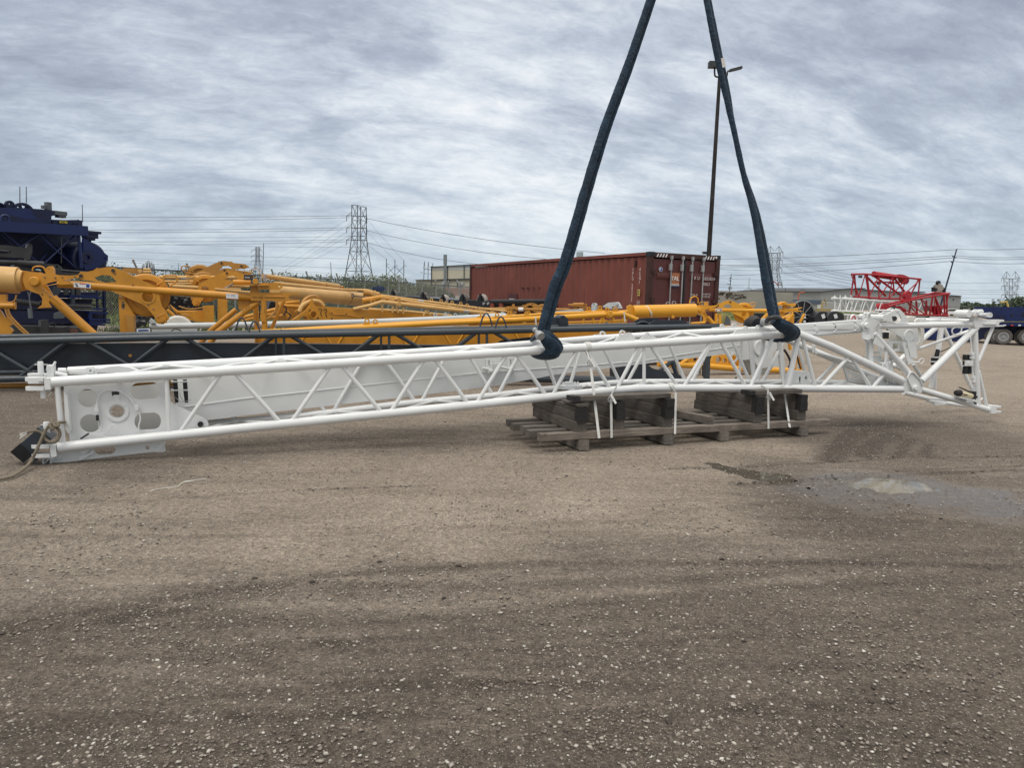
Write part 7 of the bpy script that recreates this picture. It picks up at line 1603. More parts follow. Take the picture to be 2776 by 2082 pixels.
BL = [(300,723,46,4.2,.7,2),(335,716,52,5,.8,1),(255,728,50,3,.6,1),(440,735,50,5,.7,1),(495,722,56,6,.9,2),(545,728,58,5,.8,1),(600,726,60,5,.8,1),(640,735,60,4,.6,1),(575,740,54,4,.6,2),
      (775,760,66,5,.7,1),(815,748,70,7,.9,2),(860,738,74,8,1,2),(905,745,74,7,.9,1),(950,752,76,7,.9,1),(1000,742,80,8,1,2),(1040,756,84,7,.9,2),(1080,762,88,7,.8,1),(1120,760,90,7,.8,1),(1160,766,95,6,.8,1),(700,756,64,4,.6,1),(735,762,64,4,.6,1),(380,738,52,4,.6,1),
      (1145,792,62,3,.5,1),(1180,790,62,2.5,.5,1),(1222,785,62,2.2,.5,1)]
for i, (px, py, Y, w, hh, k) in enumerate(BL):
    p_ = at(px, py, Y); h = max(1.0, p_.z*.97)
    bush('bush' if h < 4 else 'tree', ['', 'dark olive', 'pale green'][k]+' %s beyond the fence, %s in the hedge line from the left' % ('bush' if h < 4 else 'tree', ['first','second','third','fourth','fifth','sixth','seventh','eighth','ninth','tenth','eleventh','twelfth','thirteenth','fourteenth','fifteenth','sixteenth','seventeenth','eighteenth','nineteenth','twentieth','twenty-first','twenty-second','twenty-third','twenty-fourth','twenty-fifth'][sorted(range(len(BL)), key=lambda j: BL[j][0]).index(i)]),
         (p_.x, Y, 0), w, h, w*.8, LEAF1 if k == 1 else LEAF2, 20+i, 3600, .075 if Y < 64 else .11, 'bushes behind the fence', True, 'bush' if h < 4 else 'tree')
# bare tree
bt = thing('bare_tree', 'small leafless tree standing above the bushes on the left', 'tree', tuple(at(402, 740, 60)-V((0, 0, at(402, 740, 60).z)))); r9 = random.Random(3); b = M()
BT = Plane(300, 60, 500, 60); base = BT(402, 760); base.z = 0
for i in range(16):
    a = -1+2*i/15; tip = BT(402+a*16+r9.uniform(-1, 1), 705+abs(a)*10+r9.uniform(-2, 3)); b.path(smooth_pts([base, base+V((a*.25, 0, 2.0)), base.lerp(tip, .65)+V((a*.15, r9.uniform(-.3, .3), 0)), tip], 3), [.07]*3+[.05]*3+[.03]*3+[.012], 5)
obj('branches', b, BARK, bt)
# far treeline pieces on the right
for i, (px, py, w, Y) in enumerate([(2052,806,14,380),(2110,812,20,400),(2146,800,12,330),(2165,803,11,300),(2190,812,16,380),(2030,810,12,420),(2612,820,24,420),(2640,823,26,430),(2580,822,20,430),(2672,825,24,420),(2700,824,22,430),(2735,822,20,420),(2768,806,26,260),(2205,815,14,400),(2225,813,12,400)]):
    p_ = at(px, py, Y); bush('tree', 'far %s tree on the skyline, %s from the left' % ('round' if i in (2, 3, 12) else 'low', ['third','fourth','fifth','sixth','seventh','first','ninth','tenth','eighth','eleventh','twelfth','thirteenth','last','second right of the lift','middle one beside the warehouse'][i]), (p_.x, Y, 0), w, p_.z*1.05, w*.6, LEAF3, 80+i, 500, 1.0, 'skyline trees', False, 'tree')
hr = M(); 
for px0, px1, Y, zt in ((-200, 700, 600, 9), (1900, 3200, 700, 8)):
    vs, fs = [], []; n_ = 160; A_, B_ = at(px0, 800, Y), at(px1, 800, Y)
    for i in range(n_*8):
        t = rnd.random(); p_ = A_.lerp(B_, t); z = rnd.random()*zt*(.6+.6*noise.noise(V((t*30, 0, 0)))); s_ = 2.2; p_ = V((p_.x, p_.y+rnd.uniform(-10, 10), z)); m_ = len(vs)
        vs += [p_+V((-s_, 0, 0)), p_+V((0, 0, s_*.6)), p_+V((s_, 0, 0)), p_-V((0, 0, s_*.6))]; fs.append((m_, m_+1, m_+2, m_+3))
    hr.add(vs, fs)
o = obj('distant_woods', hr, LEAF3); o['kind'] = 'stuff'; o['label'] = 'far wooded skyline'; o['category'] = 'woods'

# ------------------------------------------------------------------ buildings
def sheet(name, c, seam=(.6,), rough=.6, sc=(1, 1, 1)):
    m, nt, p = new_mat(name); w = nt.nodes.new('ShaderNodeTexWave'); w.inputs['Scale'].default_value = 1.2; g = nt.nodes.new('ShaderNodeNewGeometry'); nt.links.new(g.outputs['Position'], w.inputs['Vector'])
    base = mixc(nt, rmp(nt, nz(nt, .25, 5, .6), [(.3, 0.), (.7, 1.)]), tuple(x*.88 for x in c), c); nt.links.new(base, p.inputs['Base Color']); p.inputs['Roughness'].default_value = rough; bump(nt, p, w.outputs['Fac'], .4, .03); return m
WALLW = sheet('white metal siding', (.60, .62, .60)); WALLB = sheet('beige metal siding', (.50, .47, .36)); WALLG = sheet('grey metal siding', (.30, .32, .31)); ROOFD = sheet('dark roof trim', (.05, .055, .06)); ROOFB = sheet('blue grey roof', (.075, .105, .155))
def quad_box(pl, pts, depth, mat, parent, name):
    b = M(); b.plate([pl(*p) for p in pts], pl.n*depth); return obj(name, b, mat, parent)
WBL = Plane(1120, 125, 1290, 118)
wbd = thing('factory_building', 'white and beige metal factory building with tall flue left of the container', 'building', tuple(gr(1200, 835)))
B0 = Plane(1100, 112, 1290, 106)
quad_box(WBL, [C4((930,175)), C4((1560,165)), C4((1560,320)), C4((930,320))], 12, WALLB, wbd, 'wall')
quad_box(WBL, [C4((930,135)), C4((1560,98)), C4((1560,172)), C4((930,182))], 12, WALLW, wbd, 'upper_wall')
quad_box(WBL.back(-.3), [C4((922,124)), C4((1560,88)), C4((1560,98)), C4((922,136))], 12.6, ROOFD, wbd, 'roof')
quad_box(B0, [C4((705,335)), C4((1560,318)), C4((1560,540)), C4((705,540))], 10, WALLB, wbd, 'annex_wall')
quad_box(B0.back(-.3), [C4((695,322)), C4((1560,300)), C4((1560,318)), C4((695,336))], 10.6, ROOFD, wbd, 'annex_roof')
for x in (930, 1180, 1320): quad_box(B0.back(-.15), [C4((x,330)), C4((x+8,330)), C4((x+8,540)), C4((x,540))], .1, ROOFD, wbd, 'downpipe')
for x in (930, 1170, 1420): quad_box(WBL.back(-.15), [C4((x,115)), C4((x+8,115)), C4((x+8,315)), C4((x,315))], .1, ROOFD, wbd, 'downpipe')
b = M(); p0 = B0(*C4((1144,300)), -1); p1 = B0(1207, 690, -1); b.path([V((p0.x, p0.y, 0)), p0.lerp(p1, .55), p0.lerp(p1, .6), p1], [.22, .22, .26, .26], 16); obj('flue', b, paint('flue metal', (.20, .23, .24), .5, .1, .2, scale=.5), wbd)
for x, y in ((1120,400), (1405,400)):
    b = M(); q = B0(*C4((x, y)), -1.5); b.path([V((q.x-.2, q.y, 0)), q-V((.2, 0, .1)), q+V((.15, 0, .3))], [.25, .25, .32], 12); obj('exhaust_hood', b, STEEL, wbd)
quad_box(B0.back(-6), [C4((410,440)), C4((660,440)), C4((930,455)), C4((930,560)), C4((410,560))], 2, paint('faded orange boxes', (.34, .16, .10), .8, .15, .3, scale=.4), wbd, 'lean_to') 
quad_box(B0.back(-8), [C4((1135,445)), C4((1540,450)), C4((1540,560)), C4((1135,560))], 2, paint('faded salmon wall', (.32, .17, .12), .8, .15, .3, scale=.4), wbd, 'lean_to')
quad_box(B0.back(-12), [C4((265,450)), C4((405,450)), C4((405,480)), C4((265,480))], 2, WALLW, wbd, 'white_shed')
pr = M(); pr.path([at(1455, 703, 60)]*1+[at(1455, 703, 60)+V((0, 0, -.01))], .01, 4)
tk = thing('roof_tank', 'small pale round tank top showing above the container roof behind the left sling', 'tank', tuple(at(1572, 690, 90)-V((0, 0, at(1572, 690, 90).z))))
b = M(); q = at(1572, 683, 90); b.lathe(V((q.x, q.y, 0)), V((0, 0, 1)), [(0, .35), (q.z-.6, .35), (q.z-.55, .40), (q.z, .40)], 18); obj('shell', b, paint('tank metal', (.32, .40, .43), .5, .1, .1, scale=.5), tk)
wh = thing('warehouse', 'long grey metal warehouse with shallow gable behind the red crane sections', 'building', tuple(gr(2420, 842)))
WH = Plane(2227, 265, 2606, 300)
quad_box(WH, [D1((100,505)), D1((410,473)), D1((1560,552)), D1((1535,740)), D1((100,740))], 40, WALLG, wh, 'wall')
quad_box(WH.back(-.6), [D1((98,498)), D1((410,466)), D1((1562,543)), D1((1562,551)), D1((410,473)), D1((98,505))], 41.5, ROOFD, wh, 'roof')
for x in (830, 1180): quad_box(WH.back(-.3), [D1((x,650)), D1((x+60,652)), D1((x+60,720)), D1((x,720))], .2, ROOFD, wh, 'door')
quad_box(WH.back(-.3), [D1((1476,575)), D1((1486,575)), D1((1486,588)), D1((1476,588))], .2, ROOFD, wh, 'vent')
for x, y in ((515,462), (1135,500)): quad_box(WH.back(2), [D1((x,y)), D1((x+50,y+3)), D1((x+50,y+12)), D1((x,y+10))], 3, DKGREY, wh, 'roof_vent')
lb_ = thing('blue_roof_building', 'low pale building with blue grey roof seen between the slings and the warehouse', 'building', tuple(gr(2140, 840)))
LB = Plane(2000, 195, 2330, 205)
quad_box(LB, [D2((300,1215)), D2((1850,1215)), D2((1850,1330)), D2((300,1330))], 25, sheet('pale grey block wall', (.34, .35, .33)), lb_, 'wall')
quad_box(LB.back(-.4), [D2((300,1160)), D2((1530,1178)), D2((1530,1232)), D2((300,1225))], 26, ROOFB, lb_, 'roof')
quad_box(LB.back(4), [D2((625,1140)), D2((1040,1145)), D2((1040,1165)), D2((625,1165))], 6, BLUEINK, lb_, 'roof_sign')
for x in range(560, 1500, 130): quad_box(LB.back(-.2), [D2((x,1245)), D2((x+60,1245)), D2((x+60,1310)), D2((x,1310))], .2, WALLG if x % 3 else WALLW, lb_, 'door')
# parked cars along the building, tiny
r6 = random.Random(9); cp = thing('parked_car', 'tiny dark parked car in front of the blue roofed building', 'car', (0, 0, 0), 'cars in the far lot')
def car(x, Y, col, root):
    p_ = at(x, 838, Y); p_.z = 0; b = M(); u, n = V((1, 0, 0)), V((0, 1, 0))
    b.plate([p_+u*a+V((0, 0, z)) for a, z in [(-2.2,.35),(-2.2,.8),(-1.5,.9),(-1.0,1.4),(.8,1.42),(1.4,.95),(2.2,.85),(2.25,.35)]], n*1.7); obj('body', b, col, root)
    b = M(); b.plate([p_-n*.01+u*a+V((0, 0, z)) for a, z in [(-1.3,.95),(-.9,1.32),(.7,1.34),(1.2,.97)]], n*.01); obj('window', b, INK, root)
    for a in (-1.35, 1.35): b = M(); b.lathe(p_+u*a+V((0, 0, .33)), n, [(-.03, .33), (.2, .33)], 14); obj('wheel', b, TYRE, root)
    root.location = (0, 0, 0)
CARS = [(2040,150,'white','at the left end behind the yellow sheave'),(2062,155,'red','second from the left in the far lot'),(2088,150,'grey','just left of the right sling foot'),(2110,152,'white','directly behind the right sling'),(2585,150,'white','in the far lot right of the red sections'),(2600,152,'grey','second right of the red sections'),(2618,155,'white','third right of the red sections')]
cols = {'white': LABELW, 'red': RED, 'grey': STEELD}
bpy.data.objects.remove(cp)
for x, Y, cn, w_ in CARS: car(x, Y, cols[cn], thing('parked_car', 'tiny %s parked car %s' % (cn, w_), 'car', (0, 0, 0), 'cars in the far lot'))

# ------------------------------------------------------------------ pylons
def lattice_mast(name, label, group, Y, pts_l, pts_r, arms, mat, rr_=.16, diamond=False, cat='pylon'):
    """tower traced by its left and right outline [(px, py)...] from the top down, square in plan"""
    pl = Plane(pts_l[0][0]-50, Y, pts_r[0][0]+50, Y); t = thing(name, label, cat, (0, 0, 0), group)
    bl, br = pl(*pts_l[-1]), pl(*pts_r[-1]); t.location = ((bl.x+br.x)/2, (bl.y+br.y)/2, 0)
    L_ = [pl(*p) for p in pts_l]; R_ = [pl(*p) for p in pts_r]
    def at_z(P, z):
        for a, c in zip(P, P[1:]):
            if c.z <= z <= a.z: return a.lerp(c, (a.z-z)/(a.z-c.z+1e-9))
        return P[0] if z > P[0].z else P[-1]
    ztop, zb = L_[0].z, 0.0
    a, c = L_[-2], L_[-1]; L_.append(c+(c-a)*(c.z/(a.z-c.z))) ; a, c = R_[-2], R_[-1]; R_.append(c+(c-a)*(c.z/(a.z-c.z)))
    b = M(); zs = [ztop]; z = ztop
    while z > 1:
        w = (at_z(R_, z)-at_z(L_, z)).length; z -= max(w*1.05, 2.5); zs.append(max(z, 0))
    C = []
    for z in zs:
        l, r = at_z(L_, z), at_z(R_, z); w = (r-l).length; m_ = (l+r)/2; d = pl.n*w/2; h = (r-l)/2
        C.append([m_-h, m_-d, m_+h, m_+d] if diamond else [m_-h-d, m_+h-d, m_+h+d, m_-h+d])
    for i in range(len(C)-1):
        for k in range(4):
            b.path([C[i][k], C[i+1][k]], rr_, 4, cap=False); j = (k+1) % 4
            b.path([C[i][k], C[i+1][j]], rr_*.55, 3, cap=False); b.path([C[i][j], C[i+1][k]], rr_*.55, 3, cap=False); b.path([C[i][k], C[i][j]], rr_*.5, 3, cap=False)
    obj('tower_body', b, mat, t)
    for (y, x0, x1, sk) in arms:
        b = M(); zc = pl((x0+x1)/2, y); l, r = at_z(L_, zc.z), at_z(R_, zc.z)
        for e, s_ in ((pl(x0, y), l), (pl(x1, y-sk), r)):
            if abs((e-s_).length) < .5: continue
            b.path([e, s_+V((0, 0, .2))], rr_*.8, 4); b.path([e, s_+V((0, 0, 1.6))], rr_*.6, 4)
            b.path([e, e-V((0, 0, 2.2))], rr_*.7, 5)
        b.path([l, r], rr_, 4); obj('crossarm', b, mat, t)
    return t
lattice_mast('lattice_pylon', 'large dark lattice pylon with broad legs standing behind the yellow pile', 'lattice pylons', 330, [B5((573,192)), B5((573,700)), B5((523,1000)), B5((465,1290))], [B5((790,228)), B5((792,700)), B5((835,1010)), B5((900,1340))],
    [(520+360/5.53, 850+495/5.53, 850+800/5.53, -6), (520+540/5.53, 850+495/5.53, 850+800/5.53, -5), (520+722/5.53, 850+495/5.53, 850+800/5.53, -5)], STEELD, .19, True)
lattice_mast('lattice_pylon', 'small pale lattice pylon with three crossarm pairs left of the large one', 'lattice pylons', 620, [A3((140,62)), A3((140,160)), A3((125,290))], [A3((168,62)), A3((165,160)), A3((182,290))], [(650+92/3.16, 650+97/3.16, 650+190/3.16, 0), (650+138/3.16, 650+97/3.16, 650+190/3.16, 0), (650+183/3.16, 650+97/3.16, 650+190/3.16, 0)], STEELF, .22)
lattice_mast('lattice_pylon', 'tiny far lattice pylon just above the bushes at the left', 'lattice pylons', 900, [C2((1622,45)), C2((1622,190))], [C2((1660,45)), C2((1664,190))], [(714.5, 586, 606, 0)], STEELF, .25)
def mtower(label, z, Y, geo, scale):
    """two horned pylon with three crossarms: geo = centre x, top y, base y, half widths"""
    cx, yt_, yb_, hw = geo
    t = lattice_mast('lattice_pylon', label, 'lattice pylons', Y, [(cx-hw*.55, yt_+hw*.9), (cx-hw*.40, yt_+hw*3.2), (cx-hw*.95, yb_)], [(cx+hw*.55, yt_+hw*.9), (cx+hw*.40, yt_+hw*3.2), (cx+hw*.95, yb_)],
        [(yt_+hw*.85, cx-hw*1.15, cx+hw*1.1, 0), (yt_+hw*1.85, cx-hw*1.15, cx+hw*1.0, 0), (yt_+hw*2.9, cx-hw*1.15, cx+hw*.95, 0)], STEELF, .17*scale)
    pl = Plane(cx-50, Y, cx+50, Y); b = M()
    for s_ in (-1, 1):
        tip = pl(cx+s_*hw*.55, yt_)
        for q in ((cx+s_*hw*1.1, yt_+hw*.85), (cx+s_*hw*.1, yt_+hw*.6), (cx+s_*hw*.55, yt_+hw*.85)): b.path([tip, pl(*q)], .13*scale, 4)
    obj('horn', b, STEELF, t)
mtower('pale double-horned lattice pylon directly right of the right sling', None, 420, (D2((830,370))[0], D2((830,370))[1], 806, 21), 1.2)
mtower('pale double-horned lattice pylon at the far right above the navy trailer', None, 520, (D1((2080,290))[0]-1, D1((2080,290))[1], 831, 22), 1.3)

# ------------------------------------------------------------------ wood poles, H-frames
def pole(name, label, p0, p1, Y, r, mat=POLE, group='far wooden poles', cat='pole', xtra=None):
    pl = Plane(p0[0]-20, Y, p0[0]+20, Y); a, c = pl(*p0), pl(*p1); g_ = c+(c-a)*(c.z/(a.z-c.z)); t = thing(name, label, cat, (g_.x, g_.y, 0), group)
    b = M(); b.path([a, g_], [r*.55, r], 8); obj('shaft', b, mat, t)
    for (x0, y0, x1, y1) in (xtra or []):
        b = M(); b.path([pl(x0, y0), pl(x1, y1)], r*.55, 6); obj('crossarm', b, mat, t)
    return t
h1 = thing('pole_frame', 'three-legged wooden H-frame power pole right of the large pylon', 'power pole', tuple(gr(1075, 825)), None)
HP = Plane(1000, 240, 1150, 240)
for x, y in ((1092,1000), (1220,1015), (1354,1020)):
    b = M(); a = HP(*B5((x, y))); b.path([a, V((a.x, a.y, 0))], .11, 6); obj('leg', b, POLE, h1)
for a, c in (((1092,1100),(1220,1250)), ((1220,1110),(1095,1245)), ((1225,1115),(1350,1250)), ((1350,1120),(1225,1245)), ((1095,1075),(1135,1085)), ((1235,1095),(1265,1108)), ((1360,1097),(1398,1120))):
    b = M(); b.path([HP(*B5(a)), HP(*B5(c))], .07, 5); obj('brace', b, POLE, h1)
h2 = thing('pole_frame', 'dark H-frame switch pole beside the beige factory wall', 'power pole', tuple(gr(1155, 825)), None)
for a, c, r_ in (((1662,1040),(1645,1320),.2), ((1720,1052),(1713,1320),.2), ((1790,1070),(1785,1130),.2), ((1650,1155),(1765,1168),.16), ((1600,1207),(1640,1210),.14), ((1662,1225),(1700,1225),.14), ((1735,1230),(1762,1230),.14), ((1662,1060),(1690,1160),.06), ((1720,1070),(1700,1160),.06), ((1720,1070),(1750,1160),.06), ((1660,1060),(1645,1150),.06)):
    b = M(); p_, q_ = HP(*B5(a)), HP(*B5(c)); 
    if r_ == .2 and c[1] > 1200: q_.z = 0
    b.path([p_, q_], r_*.5, 6); obj('leg' if r_ == .2 else 'crossarm', b, POLE, h2)
x_ = lambda q: D2(q)
pole('utility_pole', 'dark utility pole with transformers just right of the container', x_((178,790)), x_((152,1075)), 150, .11, POLE, None, 'pole', [(*x_((148,845)), *x_((190,850))), (*x_((140,885)), *x_((180,890))), (*x_((118,938)), *x_((170,950)))])
tr = bpy.data.objects['utility_pole']; TRp = Plane(1960, 150, 2000, 150)
for q in ((143,1000), (180,1000)): b = M(); c = TRp(*x_(q)); b.lathe(c, V((0, 0, 1)), [(-.25, .14), (.25, .14)], 12); obj('transformer', b, STEEL, tr)
pole('utility_pole', 'pale slim pole between the container and the right sling', x_((449,838)), x_((434,1200)), 90, .055, STEEL)
pole('utility_pole', 'short dark pole just right of the double-horned pylon', x_((988,990)), x_((988,1150)), 170, .09)
pole('utility_pole', 'thin dark pole left of the small pylon above the pile', A3((205,28)), A3((197,285)), 110, .075)
pole('utility_pole', 'short dark pole in the bushes left of the large pylon', A3((779,190)), A3((786,370)), 95, .06)
pole('utility_pole', 'stubby pole above the bushes behind the left sheave', C2((1012,70)), C2((1018,170)), 62, .035)
pole('leaning_pole', 'leaning dark blue pole with wires rising behind the red crane sections', D1((1510,62)), D1((1345,640)), 105, .15, paint('dark blue pole', (.012, .016, .045), .5, .1, .1), None, 'pole', [(*D1((1468,125)), *D1((1478,140))), (*D1((1495,147)), *D1((1512,144))), (*D1((1452,185)), *D1((1465,198))), (*D1((1512,62)), *D1((1516,55)))])

# ------------------------------------------------------------------ overhead wires
def wire(p0, p1, sag, Y0, Y1, r=.03, label=''):
    a, c = at(*p0, Y0), at(*p1, Y1); n = 14; pts = []
    for i in range(n+1):
        t = i/n; p_ = a.lerp(c, t); m_ = 4*t*(1-t)*sag*(p_.y/FPX); pts.append(p_-V((0, 0, m_)))
    b = M(); b.path(pts, r, 4, cap=False); solo('power_line', b, WIRE, label, 'wire', 'overhead power lines')
PY = 330
t1 = [B5((500,355)), B5((500,535)), B5((500,715)), B5((570,192))]
k = 0; ordn = ['top', 'second', 'third', 'fourth', 'fifth', 'sixth', 'seventh', 'eighth', 'ninth', 'tenth']
for i, (a, c, s_) in enumerate([(A1((560,280)), t1[0], 2), (A1((710,310)), (t1[0][0]+8, t1[0][1]+5), 3), (A1((740,388)), t1[1], 2), (A1((800,410)), (t1[1][0]+8, t1[1][1]+5), 3), (A1((840,490)), t1[2], 2), (A1((850,515)), (t1[2][0]+8, t1[2][1]+5), 3)]):
    wire(a, c, s_, 300, PY, .075, '%s wire from the top running left from the large pylon' % ordn[i])
for i, (a, c, s_) in enumerate([(B5((800,398)), B4((0,0)) and (1640, 686), 10), (B5((800,578)), (1480, 702), 10), (B5((800,758)), (1300, 716), 8)]):
    wire(a, c, s_, PY, 300, .095, '%s thick wire falling right from the large pylon to the container' % ordn[i])
for i, (a, c) in enumerate([(B5((800,400)), B5((1354,1030))), (B5((800,580)), B5((1220,1020))), (B5((800,760)), B5((1092,1005)))]):
    wire(a, c, 3, PY, 240, .06, '%s steep wire from the large pylon down to the H-frame' % ordn[i])
for i, (y0, y1) in enumerate([(575,640),(596,668),(612,690),(634,712),(655,728),(560,590)]):
    wire((0 if i > 2 else 250, y0+80), (985, y1+30+i*4), 4, 500, 450, .085, '%s faint far wire crossing the left half of the sky' % ordn[i])
for i, (a, c) in enumerate([(B5((0,700)), t1[0]), (B5((0,840)), (t1[0][0]+4, t1[0][1]+12)), (B5((0,910)), t1[1]), (B5((0,980)), (t1[1][0]+4, t1[1][1]+12)), (B5((0,1035)), t1[2])]):
    a2 = (a[0]-(c[0]-a[0])*1.2, min(a[1]+(a[1]-c[1])*.9, 745)); wire(a2, (c[0]+5, c[1]+8), 6, 620, PY, .055, '%s slanting wire rising from the small pylon to the large one' % ordn[i])
ex = D2((900,520)); tp = D1((1510,62))
for i, (a, c, s_) in enumerate([((1953,702), D1((1505,62)), 4), ((1953,719), D1((1470,125)), 5), ((1953,725), D1((1480,148)), 5), ((1953,747), D1((1460,184)), 5)]):
    wire(a, c, s_, 140, 105, .035, '%s wire between the right sling and the leaning blue pole' % ordn[i])
for i, (a, c, s_) in enumerate([(D1((1515,58)), D1((2212,55)), 2), (D1((1500,125)), D1((2212,142)), 3), (D1((1505,146)), D1((2212,162)), 3), (D1((1470,184)), D1((2212,208)), 3)]):
    wire(a, c, s_, 105, 95, .03, '%s wire running right from the leaning blue pole' % ordn[i])
for i, (a, c) in enumerate([(D2((0,650)), D2((640,668))), (D2((0,712)), D2((650,732)))]):
    wire(a, c, 2, 160, 150, .035, '%s wire in the gap between the container and the right sling' % ordn[i])
for i, (a, c) in enumerate([(D2((940,515)), D1((420,330))), (D2((940,540)), D1((415,360))), (D2((935,635)), D1((440,390))), (D2((935,660)), D1((445,425))), (D2((925,745)), D1((440,455))), (D2((925,770)), D1((430,468)))]):
    wire(a, c, 5, 420, 330, .085, '%s wire sloping from the horned pylon towards the warehouse roof' % ordn[i])
for i, (y0, y1) in enumerate([(838,880),(935,945),(975,990),(1065,1072),(1100,1108)]): wire(D2((-300, y0)), D2((1560, y1)), 3, 600, 600, .10, '%s faint horizontal wire low over the blue roofed building' % ordn[i])
for i, (y0, y1, y2) in enumerate([(390,388,0),(455,470,0),(492,500,0),(515,524,0),(550,572,0),(590,600,0)]): wire(D1((1100, y0)), D1((2300, y1)), 6 if i < 2 else 2, 520, 520, .085, '%s faint wire passing behind the far right pylon' % ordn[i])
for i, (a, c) in enumerate([(D2((455,990)), D2((650,1085))), (D2((455,1000)), D2((640,1120))), (D2((430,990)), D2((210,1040))), (D2((430,1010)), D2((260,1060)))]): wire(a, c, 8, 90, 120, .022, '%s drooping service wire at the pale slim pole' % ordn[i])

# ------------------------------------------------------------------ red crane sections, white lattices, black bins, reel
def rtruss(root, pl, top, bot, n, r, mat, depth, rb=None, name='brace', arms=True):
    """truss between two traced chords, front and back faces"""
    for off in (0, depth):
        for L_ in (top, bot): b = M(); b.path([pl(*p, off) for p in L_], r, 8); obj('chord', b, mat, root)
        xs = [top[0][0]+(top[-1][0]-top[0][0])*i/n for i in range(n+1)]
        for i in range(n):
            x0, x1 = xs[i], xs[i+1]; xb = bot[0][0]+(bot[-1][0]-bot[0][0])*(i+.5)/n
            for xt in (x0, x1): b = M(); b.path([pl(xt, yline(top, xt), off), pl(xb, yline(bot, xb), off)], (rb or r*.6), 6); obj(name, b, mat, root)
    for L_ in (top, bot):
        for p in (L_[0], L_[-1]): b = M(); b.path([pl(*p, 0), pl(*p, depth)], r*.7, 6); obj('cross_tube', b, mat, root)
RP = Plane(2300, 66, 2580, 70)
r1 = thing('crane_section', 'upper red lattice crane section with big red cylinder on the right stack', 'crane section', tuple(gr(2420, 875)), 'red crane sections')
rtruss(r1, RP, [D1((415,320)), D1((560,318)), D1((880,345)), D1((1140,372))], [D1((440,552)), D1((700,572)), D1((960,578))], 5, .085, RED, 2.0)
def rt_(root, a, c, r_, off=0, name='brace', mat=RED, pl=RP, n=8): b = M(); b.path([pl(*D1(a), off), pl(*D1(c), off)], r_, n); return obj(name, b, mat, root)
for a, c in (((440,325),(410,548)), ((448,325),(465,540)), ((1128,372),(1108,560)), ((1115,372),(1020,560)), ((850,370),(860,540)), ((870,370),(980,520)), ((560,330),(770,545)), ((640,330),(960,560)), ((575,325),(600,550)), ((660,400),(910,405))): rt_(r1, a, c, .10 if a[0] in (560,640,870,575) else .07, .2)
b = M(); b.path([RP(*D1((645,318)), .3), RP(*D1((865,352)), .3)], .27, 20); obj('cylinder', b, RED, r1)
b = M(); b.lathe(RP(*D1((975,385)), .4), RP.n, [(-.15, .32), (.15, .32)], 22); b.plate([RP(*D1(p), .2) for p in [(865,330),(920,320),(960,325),(1010,345),(1015,375),(990,425),(955,400),(940,365),(880,360)]], RP.n*.5); obj('sheave_block', b, RED, r1)
b = M()
for q in ((700,415), (825,410), (508,345), (892,410)): b.box(RP(*D1(q), .3), RP.u*.14, RP.n*.1, V((0, 0, .10)))
obj('clamp', b, DKGREY, r1)
r2_ = thing('crane_section', 'lower red lattice crane section with round end drum under the upper one', 'crane section', tuple(gr(2480, 875)), 'red crane sections')
RP2 = RP.back(-2.5)
rtruss(r2_, RP2, [D1((700,680)), D1((1090,578)), D1((1430,520))], [D1((960,735)), D1((1200,745)), D1((1420,752))], 5, .08, RED, 1.8)
for a, c in (((760,640),(1270,515)), ((1270,515),(1440,520)), ((1410,520),(1408,755)), ((1195,590),(1195,745)), ((1090,600),(1100,745)), ((1040,600),(1010,740)), ((1380,530),(1385,750)), ((1265,530),(1230,740)), ((1290,560),(1330,740)), ((700,680),(1090,580))): rt_(r2_, a, c, .085, .3, pl=RP2)
b = M(); b.path([RP2(*D1((700,700)), .4), RP2(*D1((790,655)), .4)], .30, 20); b.lathe(RP2(*D1((735,670)), .3), RP.n, [(-.4, .40), (.4, .40)], 20); obj('end_drum', b, RED, r2_)
b = M(); b.lathe(RP2(*D1((995,540)), .2), RP.n, [(-.15, .38), (.15, .38)], 24); b.plate([RP2(*D1(p), 0) for p in [(960,590),(1010,560),(1060,580),(960,620)]], RP.n*.4); obj('hinge_drum', b, RED, r2_)
b = M(); b.plate([RP2(*D1(p), .1) for p in [(1300,650),(1375,645),(1350,740),(1320,740)]], RP.n*.6); obj('sheave_block', b, RED, r2_)
b = M(); b.plate([RP2(*D1(p), .1) for p in [(930,650),(990,690),(980,720),(930,700)]], RP.n*.5); obj('sheave_block', b, RED, r2_)
b = M(); b.box((RP2(*D1((1180,770)), .8)), RP.u*4.6, RP.n*.9, V((0, 0, .10))); obj('beam', b, POLE, thing('timber_stand', 'dark timber stand of beams and blocks under the red crane sections', 'timber', tuple(gr(2500, 882))))
for x in (720, 960, 1180, 1400):
    b = M(); q = RP2(*D1((x,780)), .8); b.box(V((q.x, q.y, q.z/2-.03)), RP.u*.18, RP.n*.8, V((0, 0, q.z/2-.03))); obj('block', b, CONCRETE, bpy.data.objects['timber_stand'])
wd = thing('winch_drum', 'pale round winch drum mounted on top of the lower red section', 'winch', tuple(RP2(*D1((1320,510)))))
b = M(); b.lathe(RP2(*D1((1318,465)), .5), (RP.u+RP.n*.6).normalized(), [(-.16, .40), (-.14, .42), (-.08, .36), (.08, .36), (.14, .42), (.16, .40)], 28); obj('drum', b, WHG, wd)
b = M(); b.path([RP2(*D1((1255,475)), .5), RP2(*D1((1390,475)), .5)], .09, 12); b.path([RP2(*D1((1268,455)), .5), RP2(*D1((1268,500)), .5)], .16, 10); b.path([RP2(*D1((1378,460)), .5), RP2(*D1((1378,505)), .5)], .16, 10); b.lathe(RP2(*D1((1318,410)), .5), RP.n, [(-.1, .2), (.1, .2)], 12); obj('axle_block', b, BLKP, wd)
